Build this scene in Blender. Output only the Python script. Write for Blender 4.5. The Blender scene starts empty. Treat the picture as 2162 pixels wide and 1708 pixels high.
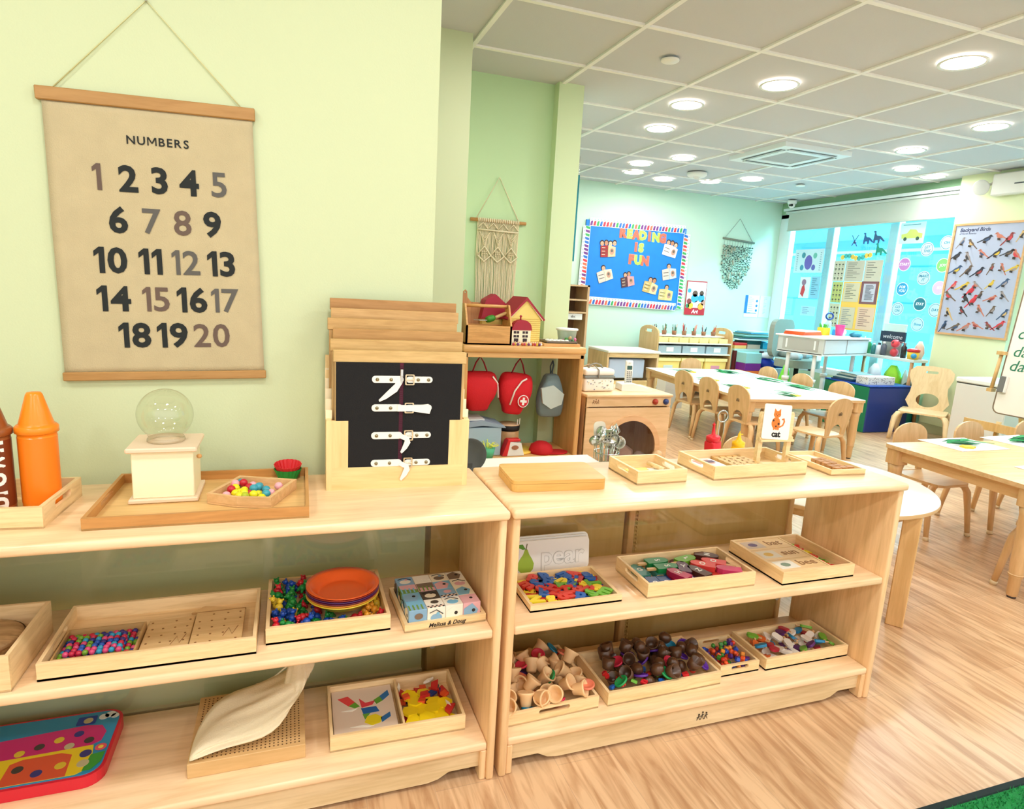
import bpy, bmesh, math, random
from mathutils import Vector, Matrix, Euler
from mathutils.geometry import tessellate_polygon
PI = math.pi
sc = bpy.context.scene
COL = sc.collection
random.seed(7)

# ---------------------------------------------------------------- camera
cam_d = bpy.data.cameras.new('camera'); cam = bpy.data.objects.new('camera', cam_d); COL.objects.link(cam)
cam_d.sensor_fit = 'HORIZONTAL'; cam_d.sensor_width = 36.0; cam_d.lens = 1325.73 / 2162 * 36.0
cam_d.clip_start = 0.02; cam_d.clip_end = 100
_yaw, _pit, _rol = 0.3443, -0.1855, 0.0562
_f = Vector((math.sin(_yaw)*math.cos(_pit), math.cos(_yaw)*math.cos(_pit), math.sin(_pit)))
_r = _f.cross(Vector((0, 0, 1))).normalized(); _u = _r.cross(_f)
_r2 = _r*math.cos(_rol) + _u*math.sin(_rol); _u2 = -_r*math.sin(_rol) + _u*math.cos(_rol)
cam.matrix_world = Matrix(((_r2.x, _u2.x, -_f.x, -0.5378), (_r2.y, _u2.y, -_f.y, -1.4374), (_r2.z, _u2.z, -_f.z, 1.3524), (0, 0, 0, 1)))
sc.camera = cam

# ---------------------------------------------------------------- view, world, sun, daylight
sc.view_settings.view_transform = 'Standard'; sc.view_settings.look = 'None'
sc.view_settings.gamma = 1.0; sc.view_settings.use_curve_mapping = False
sc.view_settings.exposure = 0.55
sc.cycles.use_denoising = True
sc.cycles.max_bounces = 8; sc.cycles.diffuse_bounces = 4; sc.cycles.caustics_reflective = False; sc.cycles.caustics_refractive = False
sc.cycles.sample_clamp_indirect = 6
world = bpy.data.worlds.new('world'); sc.world = world; world.use_nodes = True
world.node_tree.nodes['Background'].inputs['Color'].default_value = (1.0, 0.975, 0.94, 1)
world.node_tree.nodes['Background'].inputs['Strength'].default_value = 0.98

def lamp(name, kind, loc, power, color, size=0.2, direction=(0, 0, -1), shape='DISK', size_y=None, parent=None, spread=None):
    d = bpy.data.lights.new(name, kind); d.energy = power; d.color = color
    if kind == 'AREA':
        d.shape = shape; d.size = size
        if size_y: d.size_y = size_y
        if spread: d.spread = spread
    if kind == 'SUN': d.angle = size
    o = bpy.data.objects.new(name, d); COL.objects.link(o)
    o.location = loc; o.rotation_euler = Vector(direction).to_track_quat('-Z', 'Y').to_euler()
    if parent: o.parent = parent
    return o
lamp('sun', 'SUN', (0, 0, 9), 5, (1.0, 0.96, 0.9), 0.02, (1.0, 0.25, -1.1))
# the open sky above the street, seen by the windows
lamp('street_daylight', 'AREA', (7.6, 4.6, 3.6), 850, (0.55, 0.93, 1.0), 4.5, (-1.0, 0.0, -0.75), 'RECTANGLE', 1.5)

# ---------------------------------------------------------------- materials
def lin(c):
    return tuple((x/255/12.92 if x/255 <= 0.04045 else ((x/255+0.055)/1.055)**2.4) for x in c)
_M = {}
def P(c, rough=0.55, metal=0.0, emit=0.0, spec=0.5, bump=0.0, bscale=40, vary=0.0, vscale=6, alpha=1.0, trans=0.0, sheen=0):
    key = ('P', c, rough, metal, emit, spec, bump, bscale, vary, vscale, alpha, trans)
    if key in _M: return _M[key]
    m = bpy.data.materials.new('plain_%02x%02x%02x' % tuple(int(v) for v in c)); m.use_nodes = True
    nt = m.node_tree; b = nt.nodes['Principled BSDF']
    L = lin(c)
    b.inputs['Base Color'].default_value = (*L, 1); b.inputs['Roughness'].default_value = rough
    b.inputs['Metallic'].default_value = metal; b.inputs['Specular IOR Level'].default_value = spec
    b.inputs['Alpha'].default_value = alpha; b.inputs['Transmission Weight'].default_value = trans
    if emit:
        b.inputs['Emission Color'].default_value = (*L, 1); b.inputs['Emission Strength'].default_value = emit
    if bump or vary:
        tc = nt.nodes.new('ShaderNodeTexCoord'); n = nt.nodes.new('ShaderNodeTexNoise')
        n.inputs['Scale'].default_value = bscale if bump else vscale; n.inputs['Detail'].default_value = 5
        nt.links.new(tc.outputs['Object'], n.inputs['Vector'])
        if bump:
            bu = nt.nodes.new('ShaderNodeBump'); bu.inputs['Strength'].default_value = bump; bu.inputs['Distance'].default_value = 0.01
            nt.links.new(n.outputs['Fac'], bu.inputs['Height']); nt.links.new(bu.outputs['Normal'], b.inputs['Normal'])
        if vary:
            n2 = nt.nodes.new('ShaderNodeTexNoise'); n2.inputs['Scale'].default_value = vscale; n2.inputs['Detail'].default_value = 6
            nt.links.new(tc.outputs['Object'], n2.inputs['Vector'])
            mx = nt.nodes.new('ShaderNodeMixRGB'); mx.inputs['Color1'].default_value = (*[v*(1-vary) for v in L], 1); mx.inputs['Color2'].default_value = (*[min(1, v*(1+vary)) for v in L], 1)
            nt.links.new(n2.outputs['Fac'], mx.inputs['Fac']); nt.links.new(mx.outputs['Color'], b.inputs['Base Color'])
    _M[key] = m
    return m
def W(c=(246, 218, 165), ax='x', dark=0.80, rough=0.38, scale=1.0):
    """pale timber with grain running along an axis of the object"""
    key = ('W', c, ax, dark, rough, scale)
    if key in _M: return _M[key]
    m = bpy.data.materials.new('wood_%02x%02x%02x_%s' % (*c, ax)); m.use_nodes = True
    nt = m.node_tree; b = nt.nodes['Principled BSDF']; L = lin(c)
    tc = nt.nodes.new('ShaderNodeTexCoord'); mp = nt.nodes.new('ShaderNodeMapping')
    s = {'x': (1.6, 16, 16), 'y': (16, 1.6, 16), 'z': (16, 16, 1.6)}[ax]
    mp.inputs['Scale'].default_value = tuple(v*scale for v in s)
    info = nt.nodes.new('ShaderNodeObjectInfo'); nt.links.new(info.outputs['Random'], mp.inputs['Location'])
    nt.links.new(tc.outputs['Object'], mp.inputs['Vector'])
    n = nt.nodes.new('ShaderNodeTexNoise'); n.inputs['Scale'].default_value = 1.7; n.inputs['Detail'].default_value = 9; n.inputs['Distortion'].default_value = 0.9
    nt.links.new(mp.outputs['Vector'], n.inputs['Vector'])
    n2 = nt.nodes.new('ShaderNodeTexNoise'); n2.inputs['Scale'].default_value = 9; n2.inputs['Detail'].default_value = 4
    nt.links.new(mp.outputs['Vector'], n2.inputs['Vector'])
    ad = nt.nodes.new('ShaderNodeMath'); ad.operation = 'MULTIPLY_ADD'; ad.inputs[1].default_value = 0.35
    nt.links.new(n2.outputs['Fac'], ad.inputs[0]); nt.links.new(n.outputs['Fac'], ad.inputs[2])
    cr = nt.nodes.new('ShaderNodeValToRGB')
    cr.color_ramp.elements[0].position = 0.48; cr.color_ramp.elements[0].color = (L[0]*dark*0.98, L[1]*dark*0.92, L[2]*dark*0.8, 1)
    cr.color_ramp.elements[1].position = 0.82; cr.color_ramp.elements[1].color = (*L, 1)
    nt.links.new(ad.outputs[0], cr.inputs['Fac']); nt.links.new(cr.outputs['Color'], b.inputs['Base Color'])
    b.inputs['Roughness'].default_value = rough
    _M[key] = m
    return m
def glass(tint=(1, 1, 1), amount=0.10, rough=0.02, edge=0.6):
    """thin clear sheet: mostly passes light, reflects a little"""
    key = ('G', tint, amount, rough, edge)
    if key in _M: return _M[key]
    m = bpy.data.materials.new('clear_sheet'); m.use_nodes = True; nt = m.node_tree
    for n in list(nt.nodes): nt.nodes.remove(n)
    out = nt.nodes.new('ShaderNodeOutputMaterial'); tr = nt.nodes.new('ShaderNodeBsdfTransparent'); gl = nt.nodes.new('ShaderNodeBsdfGlossy')
    tr.inputs['Color'].default_value = (*tint, 1); gl.inputs['Roughness'].default_value = rough
    lw = nt.nodes.new('ShaderNodeLayerWeight'); lw.inputs['Blend'].default_value = 0.5
    pw = nt.nodes.new('ShaderNodeMath'); pw.operation = 'POWER'; pw.inputs[1].default_value = 5.0; nt.links.new(lw.outputs['Facing'], pw.inputs[0])
    ad = nt.nodes.new('ShaderNodeMath'); ad.operation = 'MULTIPLY_ADD'; ad.inputs[1].default_value = edge; ad.inputs[2].default_value = 0.03+amount*0.2
    nt.links.new(pw.outputs[0], ad.inputs[0])
    mix = nt.nodes.new('ShaderNodeMixShader')
    nt.links.new(ad.outputs[0], mix.inputs['Fac'])
    nt.links.new(tr.outputs[0], mix.inputs[1]); nt.links.new(gl.outputs[0], mix.inputs[2]); nt.links.new(mix.outputs[0], out.inputs['Surface'])
    _M[key] = m
    return m

# ---------------------------------------------------------------- mesh helpers
def TR(x=0, y=0, z=0, rz=0, rx=0, ry=0, s=1):
    m = Matrix.Translation((x, y, z)) @ Euler((rx, ry, rz), 'XYZ').to_matrix().to_4x4()
    return m @ Matrix.Scale(s, 4) if s != 1 else m
class MB:
    def __init__(self): self.v = []; self.f = []; self.fm = []; self.sm = []; self.mats = []
    def mi(self, m):
        if m not in self.mats: self.mats.append(m)
        return self.mats.index(m)
    def add(self, vs, fs, mat, T=None, smooth=False):
        o = len(self.v); T = T or Matrix.Identity(4)
        self.v += [tuple(T @ Vector(v)) for v in vs]
        k = self.mi(mat)
        for f in fs: self.f.append(tuple(i+o for i in f)); self.fm.append(k); self.sm.append(smooth)
        return self
    def box(self, x0, y0, z0, x1, y1, z1, mat, T=None, b=0.0, seg=1):
        if b <= 0:
            v = [(x0,y0,z0),(x1,y0,z0),(x1,y1,z0),(x0,y1,z0),(x0,y0,z1),(x1,y0,z1),(x1,y1,z1),(x0,y1,z1)]
            return self.add(v, [(3,2,1,0),(4,5,6,7),(0,1,5,4),(1,2,6,5),(2,3,7,6),(3,0,4,7)], mat, T)
        bm = bmesh.new(); bmesh.ops.create_cube(bm, size=1)
        for q in bm.verts: q.co = Vector(((x0+x1)/2+q.co.x*(x1-x0), (y0+y1)/2+q.co.y*(y1-y0), (z0+z1)/2+q.co.z*(z1-z0)))
        bmesh.ops.bevel(bm, geom=bm.edges[:], offset=b, segments=seg, affect='EDGES', profile=0.5)
        bm.verts.ensure_lookup_table()
        vs = [tuple(q.co) for q in bm.verts]; fs = [[q.index for q in f.verts] for f in bm.faces]; bm.free()
        return self.add(vs, fs, mat, T, seg > 1)
    def prism(self, pts, z0, z1, mat, T=None, holes=(), side=None, smooth=False):
        loops = [list(pts)] + [list(h) for h in holes]
        flat = [p for l in loops for p in l]
        n = len(flat)
        if holes: tris = [tuple(t) for t in tessellate_polygon([[Vector((p[0], p[1], 0)) for p in l] for l in loops])]
        else: tris = [tuple(range(n))]
        vs = [(p[0], p[1], z0) for p in flat] + [(p[0], p[1], z1) for p in flat]
        self.add(vs, [tuple(reversed(t)) for t in tris] + [tuple(i+n for i in t) for t in tris], mat, T)
        o = 0; fs = []
        for l in loops:
            k = len(l)
            for i in range(k): fs.append((o+i, o+(i+1) % k, o+(i+1) % k+n, o+i+n))
            o += k
        return self.add(vs, fs, side or mat, T, smooth)
    def lathe(self, prof, mat, T=None, n=20, smooth=True, cap=True):
        vs = []; fs = []
        for r, z in prof:
            for i in range(n): a = 2*PI*i/n; vs.append((r*math.cos(a), r*math.sin(a), z))
        for j in range(len(prof)-1):
            for i in range(n): fs.append((j*n+i, j*n+(i+1) % n, (j+1)*n+(i+1) % n, (j+1)*n+i))
        if cap:
            if prof[0][0] > 1e-5: fs.append(tuple(reversed(range(n))))
            if prof[-1][0] > 1e-5: fs.append(tuple((len(prof)-1)*n+i for i in range(n)))
        return self.add(vs, fs, mat, T, smooth)
    def cyl(self, x, y, z0, z1, r, mat, n=16, r2=None, T=None):
        TT = TR(x, y, 0); 
        if T: TT = T @ TT
        return self.lathe([(r, z0), (r if r2 is None else r2, z1)], mat, TT, n, smooth=n > 8)
    def ball(self, c, r, mat, n=10, T=None, sz=1.0):
        k = max(5, n//2)
        TT = TR(*c)
        if T: TT = T @ TT
        return self.lathe([(max(1e-6, r*math.sin(PI*i/k)), -r*sz*math.cos(PI*i/k)) for i in range(k+1)], mat, TT, n, cap=False)
    def tube(self, pts, r, mat, n=6, T=None, closed=False, flat=1.0):
        pts = [Vector(p) for p in pts]; N = len(pts); vs = []; fs = []
        rr = r if isinstance(r, (list, tuple)) else [r]*N
        up = Vector((0, 0, 1)); prev = None
        for i, p in enumerate(pts):
            a = pts[(i-1) % N] if (closed or i > 0) else pts[i]; b = pts[(i+1) % N] if (closed or i < N-1) else pts[i]
            d = (b-a); d = d.normalized() if d.length > 1e-9 else up
            if prev is None:
                x = d.orthogonal().normalized() if abs(d.z) > 0.99 else d.cross(up).normalized()
            else:
                x = (prev - d*prev.dot(d)); x = x.normalized() if x.length > 1e-6 else d.orthogonal().normalized()
            prev = x; y = d.cross(x)
            for k in range(n): t = 2*PI*k/n; vs.append(tuple(p + x*rr[i]*math.cos(t) + y*rr[i]*flat*math.sin(t)))
        M2 = N if closed else N-1
        for i in range(M2):
            for k in range(n): fs.append((i*n+k, i*n+(k+1) % n, ((i+1) % N)*n+(k+1) % n, ((i+1) % N)*n+k))
        if not closed: fs += [tuple(reversed(range(n))), tuple((N-1)*n+k for k in range(n))]
        return self.add(vs, fs, mat, T, n > 5)
    def text(self, s, size, mat, T=None, bold=0.0, depth=0.0006, align='CENTER', space=1.0, res=3, shear=0.0):
        c = bpy.data.curves.new('t', 'FONT'); c.body = s; c.size = size; c.align_x = align; c.align_y = 'CENTER'
        c.offset = bold*size; c.extrude = depth; c.space_character = space; c.resolution_u = res; c.shear = shear
        o = bpy.data.objects.new('t', c); COL.objects.link(o)
        me = o.to_mesh()
        vs = [tuple(v.co) for v in me.vertices]; fs = [tuple(p.vertices) for p in me.polygons]
        o.to_mesh_clear(); bpy.data.objects.remove(o); bpy.data.curves.remove(c)
        return self.add(vs, fs, mat, T)
    def done(self, name, parent=None, loc=(0, 0, 0), rz=0.0, label=None, cat=None, group=None, kind=None, rot=None, bevel=0):
        me = bpy.data.meshes.new(name); me.from_pydata(self.v, [], self.f)
        for m in self.mats: me.materials.append(m)
        me.polygons.foreach_set('material_index', self.fm); me.polygons.foreach_set('use_smooth', self.sm)
        me.update()
        o = bpy.data.objects.new(name, me); COL.objects.link(o)
        o.location = loc; o.rotation_euler = rot if rot else (0, 0, rz)
        if parent: o.parent = parent
        if bevel:
            bv = o.modifiers.new('soft', 'BEVEL'); bv.width = bevel; bv.segments = 2; bv.limit_method = 'ANGLE'; bv.angle_limit = 0.9
        props(o, label, cat, group, kind)
        return o
def props(o, label=None, cat=None, group=None, kind=None):
    if label: o['label'] = label
    if cat: o['category'] = cat
    if group: o['group'] = group
    if kind: o['kind'] = kind
def thing(name, label, cat, loc=(0, 0, 0), rz=0.0, group=None, rot=None):
    o = bpy.data.objects.new(name, None); COL.objects.link(o); o.empty_display_size = 0.05
    o.location = loc; o.rotation_euler = rot if rot else (0, 0, rz)
    props(o, label, cat, group)
    return o
def kids(o): return [c for c in COL.objects if c.parent == o]
def dup(root, loc, rz=None, label=None, group=None, rot=None, mats=None):
    """a copy of a thing with copies of its parts and sub-parts"""
    def cp(o, par):
        c = o.copy(); COL.objects.link(c)
        if par: c.parent = par
        for k in o.children: cp(k, c)
        return c
    r = cp(root, None)
    r.location = loc
    if rot: r.rotation_euler = rot
    elif rz is not None: r.rotation_euler = (0, 0, rz)
    if label: r['label'] = label
    if group: r['group'] = group
    return r
_used = set()
def one(p):
    if p.name in _used: return dup(p, (0, 0, 0))
    _used.add(p.name); return p
def rrect(x0, y0, x1, y1, r, n=4):
    out = []
    for cx, cy, a0 in ((x1-r, y1-r, 0), (x0+r, y1-r, 90), (x0+r, y0+r, 180), (x1-r, y0+r, 270)):
        for i in range(n+1):
            a = math.radians(a0+90*i/n); out.append((cx+r*math.cos(a), cy+r*math.sin(a)))
    return out
def circ(cx, cy, r, n=20, ry=None):
    return [(cx+r*math.cos(2*PI*i/n), cy+(ry or r)*math.sin(2*PI*i/n)) for i in range(n)]
XZ = Matrix(((1, 0, 0, 0), (0, 0, -1, 0), (0, 1, 0, 0), (0, 0, 0, 1)))      # xy drawing stood up facing -Y
def FX(x=0, y=0, z=0): return Matrix.Translation((x, y, z)) @ Matrix(((0, 0, -1, 0), (-1, 0, 0, 0), (0, 1, 0, 0), (0, 0, 0, 1)))  # drawing stood up facing -X
def FY(x=0, y=0, z=0): return Matrix.Translation((x, y, z)) @ XZ
MAPLE = W((250, 217, 176), 'x', 0.83, 0.30); MAPLEY = W((250, 217, 176), 'y', 0.83, 0.34); MAPLEZ = W((246, 208, 160), 'z', 0.83, 0.34)
PINE = W((248, 219, 170), 'x', 0.84, 0.5, 2.2); PINEY = W((248, 219, 170), 'y', 0.84, 0.5, 2.2)
BEECH = W((226, 172, 108), 'x', 0.82, 0.45, 1.8); BEECHY = W((226, 172, 108), 'y', 0.82, 0.45, 1.8); BEECHZ = W((226, 172, 108), 'z', 0.82, 0.45, 1.8)
DARKW = W((120, 84, 52), 'z'); WHITE = P((245, 243, 238), 0.45); BLACK = P((18, 18, 20), 0.6)
STEEL = P((205, 205, 200), 0.22, 1.0)
# ================================================================ the room
H = 2.75
GW = P((205, 217, 178), 0.75, vary=0.02, vscale=2.0, bump=0.05, bscale=220)
GW2 = P((196, 226, 178), 0.75, bump=0.05, bscale=220)
GW3 = P((206, 234, 214), 0.7)
def struct(name, mb, **k): return mb.done(name, kind='structure', **k)
# floor: plank vinyl, boards along Y
m = bpy.data.materials.new('oak_plank_floor'); m.use_nodes = True; nt = m.node_tree; b = nt.nodes['Principled BSDF']
tc = nt.nodes.new('ShaderNodeTexCoord'); mp = nt.nodes.new('ShaderNodeMapping'); mp.inputs['Rotation'].default_value = (0, 0, PI/2)
nt.links.new(tc.outputs['Object'], mp.inputs['Vector'])
br = nt.nodes.new('ShaderNodeTexBrick'); br.inputs['Scale'].default_value = 1.0; br.inputs['Brick Width'].default_value = 1.25; br.inputs['Row Height'].default_value = 0.18
br.inputs['Mortar Size'].default_value = 0.0012; br.offset = 0.37
br.inputs['Color1'].default_value = (*lin((226, 190, 150)), 1); br.inputs['Color2'].default_value = (*lin((212, 174, 134)), 1); br.inputs['Mortar'].default_value = (*lin((204, 170, 136)), 1)
nt.links.new(mp.outputs['Vector'], br.inputs['Vector'])
mp2 = nt.nodes.new('ShaderNodeMapping'); mp2.inputs['Scale'].default_value = (14, 1.5, 1); nt.links.new(tc.outputs['Object'], mp2.inputs['Vector'])
ns = nt.nodes.new('ShaderNodeTexNoise'); ns.inputs['Scale'].default_value = 2.2; ns.inputs['Detail'].default_value = 10; ns.inputs['Distortion'].default_value = 1.1
nt.links.new(mp2.outputs['Vector'], ns.inputs['Vector'])
cr = nt.nodes.new('ShaderNodeValToRGB'); cr.color_ramp.elements[0].position = 0.36; cr.color_ramp.elements[0].color = (*lin((200, 176, 156)), 1)
cr.color_ramp.elements[1].position = 0.6; cr.color_ramp.elements[1].color = (1, 1, 1, 1)
nt.links.new(ns.outputs['Fac'], cr.inputs['Fac'])
mx = nt.nodes.new('ShaderNodeMixRGB'); mx.blend_type = 'MULTIPLY'; mx.inputs['Fac'].default_value = 0.75
nt.links.new(br.outputs['Color'], mx.inputs['Color1']); nt.links.new(cr.outputs['Color'], mx.inputs['Color2']); nt.links.new(mx.outputs['Color'], b.inputs['Base Color'])
b.inputs['Roughness'].default_value = 0.30
struct('floor', MB().box(-3.2, -3.6, -0.1, 6.5, 6.6, 0, m))
# ceiling tiles on a T-bar grid
tile = P((206, 206, 208), 0.9, bump=0.12, bscale=160); bar = P((248, 246, 240), 0.5)
c = MB().box(-3.2, -3.6, H+0.012, 6.5, 6.6, H+0.1, tile)
gx = [1.265+0.757*i for i in range(-6, 7)]; gy = [1.815+0.716*j for j in range(-7, 7)]
for x in gx: c.box(x-0.014, -3.6, H, x+0.014, 6.4, H+0.02, bar)
for y in gy:
    if y < 6.4: c.box(-3.2, y-0.014, H+0.001, 6.4, y+0.014, H+0.02, bar)
struct('ceiling', c)
struct('wall_left', MB().box(-3.3, -3.6, 0, -3.2, 0.42, H+0.1, GW))
struct('wall_numbers', MB().box(-3.2, 0.42, 0, -0.14, 0.56, H+0.1, GW))
struct('wall_passage', MB().box(-0.9, 2.37, 0, 0.466, 2.99, H+0.1, P((206, 214, 176), 0.75)))
struct('wall_passage_left', MB().box(-0.95, 0.56, 0, -0.9, 2.37, H+0.1, GW2))
struct('wall_alcove', MB().box(0.466, 2.985, 0, 1.42, 3.08, H+0.1, GW2))
struct('wall_column', MB().box(1.235, 2.90, 0, 1.425, 2.985, H+0.1, P((214, 232, 188), 0.75)))
struct('wall_back', MB().box(1.3, 6.35, 0, 6.5, 6.5, H+0.1, GW3))
struct('wall_back_left', MB().box(1.3, 3.08, 0, 1.42, 6.35, H+0.1, GW3))
struct('baseboard_numbers', MB().box(-3.2, 0.405, 0, -0.14, 0.42, 0.10, P((214, 210, 190), 0.5)))
# window wall: soffit, mullions, sill; pillar; second window beyond it
WFR = P((232, 240, 242), 0.35)
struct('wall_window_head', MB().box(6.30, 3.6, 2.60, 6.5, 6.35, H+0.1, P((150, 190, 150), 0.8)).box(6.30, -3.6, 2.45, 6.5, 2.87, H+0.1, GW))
struct('wall_window_foot', MB().box(6.30, 3.6, 0, 6.5, 6.35, 0.42, GW).box(6.30, -3.6, 0, 6.5, 2.87, 0.42, GW))
struct('wall_pillar', MB().box(6.2, 2.87, 0, 6.5, 3.625, H+0.1, P((224, 232, 190), 0.75)))
struct('baseboard_pillar', MB().box(6.188, 2.87, 0, 6.2, 3.625, 0.1, P((196, 200, 160), 0.5)))
w1 = thing('window_1', None, None, (0, 0, 0)); w1['kind'] = 'structure'
for y0, y1 in ((6.13, 6.35), (5.33, 5.45), (4.37, 4.49), (3.6, 3.68)):
    MB().box(6.30, y0, 0.42, 6.40, y1, 2.6, WFR, b=0.006).done('window_frame', w1)
MB().box(6.30, 3.6, 0.42, 6.42, 6.35, 0.50, WFR, b=0.004).done('window_sill', w1)
MB().box(6.30, 3.6, 2.54, 6.40, 6.35, 2.60, WFR, b=0.004).done('window_head', w1)
MB().box(6.2945, 3.68, 0.5, 6.2985, 6.13, 2.54, glass((0.80, 0.96, 1.0), 0.2)).done('window_glass', w1)
w2 = thing('window_2', None, None, (0, 0, 0)); w2['kind'] = 'structure'
MB().box(6.30, -1.0, 0.42, 6.42, 2.87, 0.5, WFR).box(6.3, -1, 2.4, 6.4, 2.87, 2.45, WFR).box(6.3, 2.80, 0.5, 6.4, 2.87, 2.4, WFR).box(6.3, 1.7, 0.5, 6.4, 1.8, 2.4, WFR).box(6.3, -1.1, 0.5, 6.4, -1, 2.4, WFR).done('window_frame', w2)
MB().box(6.365, -1, 0.5, 6.371, 2.80, 2.4, glass((0.80, 0.96, 1.0), 0.2)).done('window_glass', w2)
struct('wall_right_end', MB().box(6.30, -3.6, 0.42, 6.5, -1.1, 2.45, GW))
# the street side: pale blue clad facade across from the windows, with a dark belt course
fac = P((96, 212, 238), 0.8); band = P((56, 150, 214), 0.7); wht = P((170, 236, 248), 0.7)
f = MB().box(10.0, -6, -0.3, 10.4, 22, 7, fac)
for z in (1.45, 2.1, 2.9, 3.4, 4.0): f.box(9.985, -6, z, 10.0, 22, z+0.02, band)
f.box(9.94, -6, 2.42, 10.0, 22, 2.62, band).box(9.95, -6, 2.36, 10.0, 22, 2.42, wht)
for y in (-2.2, 1.5, 6.2, 10.2, 15.0): f.box(9.93, y, -0.3, 10.0, y+0.22, 7, band)
f.done('street_facade', kind='structure')
struct('ground', MB().box(6.5, -8, -0.35, 11, 22, -0.3, P((170, 190, 196), 0.9)))

# ================================================================ ceiling fittings
def downlight(x, y, label, power, first=[None]):
    t = thing('ceiling_light', label, 'light', (x, y, H), 0, 'recessed round ceiling lights')
    ring = P((250, 248, 240), 0.4)
    MB().lathe([(0.108, 0.0), (0.125, 0.0), (0.125, -0.008), (0.108, -0.004)], ring, n=28, cap=False).done('trim_ring', t)
    MB().lathe([(0.108, -0.003), (1e-5, -0.003)], P((255, 248, 235), 0.5, emit=9.0), n=28, cap=False).done('diffuser', t)
    lamp('ceiling_lamp', 'AREA', (x, y, H-0.02), power, (1.0, 0.972, 0.935), 0.2)
LT = [(3.1, 1.414, 'largest and nearest glowing downlight by the top edge'), (2.516, 2.216, 'bright downlight second nearest, two tiles past the blank sprinkler cover'),
 (2.263, 2.894, 'downlight between the green column and the ceiling air unit, nearer of the pair'), (2.468, 3.588, 'downlight straight above the blue bulletin board, behind the larger one near the column'),
 (4.523, 2.21, 'downlight alone above the pillar side, nearest the emergency light'), (4.743, 3.055, 'downlight between air unit and emergency light, nearer of two'),
 (5.411, 3.632, 'downlight just behind its neighbour beyond the air unit on the window side'), (5.942, 3.761, 'small downlight closest to the window shade and pillar corner'),
 (3.303, 4.474, 'downlight on the column side of the ceiling air unit'), (3.101, 4.983, 'small downlight above the bulletin board, nearer of two side by side'),
 (3.294, 5.462, 'small downlight above the bulletin board, nearest the green column'), (3.82, 5.649, 'small downlight beside the round smoke detector, farthest from the windows'),
 (4.35, 5.441, 'small downlight behind the smoke detector towards the hanging leaves'), (4.624, 5.016, 'small downlight above the leaf wall hanging')]
for x, y, l in LT: downlight(x, y, 'round white ' + l, 10.5*(1.0 if y < 3.0 else 0.42))
for x, y in ((-1.9, -0.7), (-0.3, -0.9), (1.3, -0.9), (3.1, -0.9), (-1.9, -2.4), (-0.3, -2.4), (1.3, -2.4), (3.1, -2.4), (0.7, 1.4), (4.7, 0.2)):
    lamp('ceiling_lamp_near', 'AREA', (x, y, H-0.02), 10.5*1.05, (1.0, 0.972, 0.935), 0.22)
for x, y, l in ((1.642, 2.161, 'flat white round sprinkler cover on the nearest ceiling tile'), (5.31, 4.971, 'tiny flat sprinkler cover near the windows')):
    MB().lathe([(0.055, 0), (0.055, -0.008), (0.05, -0.012), (1e-5, -0.012)], WHITE, n=24).done('sprinkler_cover', loc=(x, y, H), label=l, cat='sprinkler')
t = thing('smoke_detector', 'round white smoke detector between downlights, in front of the air unit', 'smoke detector', (3.886, 5.05, H))
MB().lathe([(0.11, 0), (0.11, -0.03), (0.09, -0.045), (1e-5, -0.045)], WHITE, n=24).done('housing', t)
MB().lathe([(0.04, -0.045), (0.03, -0.07), (1e-5, -0.07)], P((225, 225, 220)), n=16).done('sensor', t)
t = thing('ceiling_air_unit', 'square white ceiling cassette air conditioner with grey centre grille', 'air conditioner', (4.04, 3.79, H))
a = 0.39; WH = P((240, 246, 248), 0.35)
MB().prism([(-a, -a), (a, -a), (a, a), (-a, a)], -0.03, 0.02, WH, holes=[[(-0.2, -0.2), (0.2, -0.2), (0.2, 0.2), (-0.2, 0.2)]]).done('panel', t, bevel=0.006)
g = MB().box(-0.2, -0.2, -0.018, 0.2, 0.2, 0.0, P((224, 230, 232)))
for i in range(18): g.box(-0.2, -0.195+i*0.022, -0.026, 0.2, -0.187+i*0.022, -0.018, P((196, 204, 206)))
g.done('grille', t)
for k in range(4):
    MB().box(-0.27, -0.335, -0.033, 0.27, -0.275, -0.0305, P((90, 100, 104)), TR(rz=k*PI/2)).box(-0.27, -0.31, -0.038, 0.27, -0.30, -0.032, WH, TR(rz=k*PI/2)).done('air_vane', t)
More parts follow.
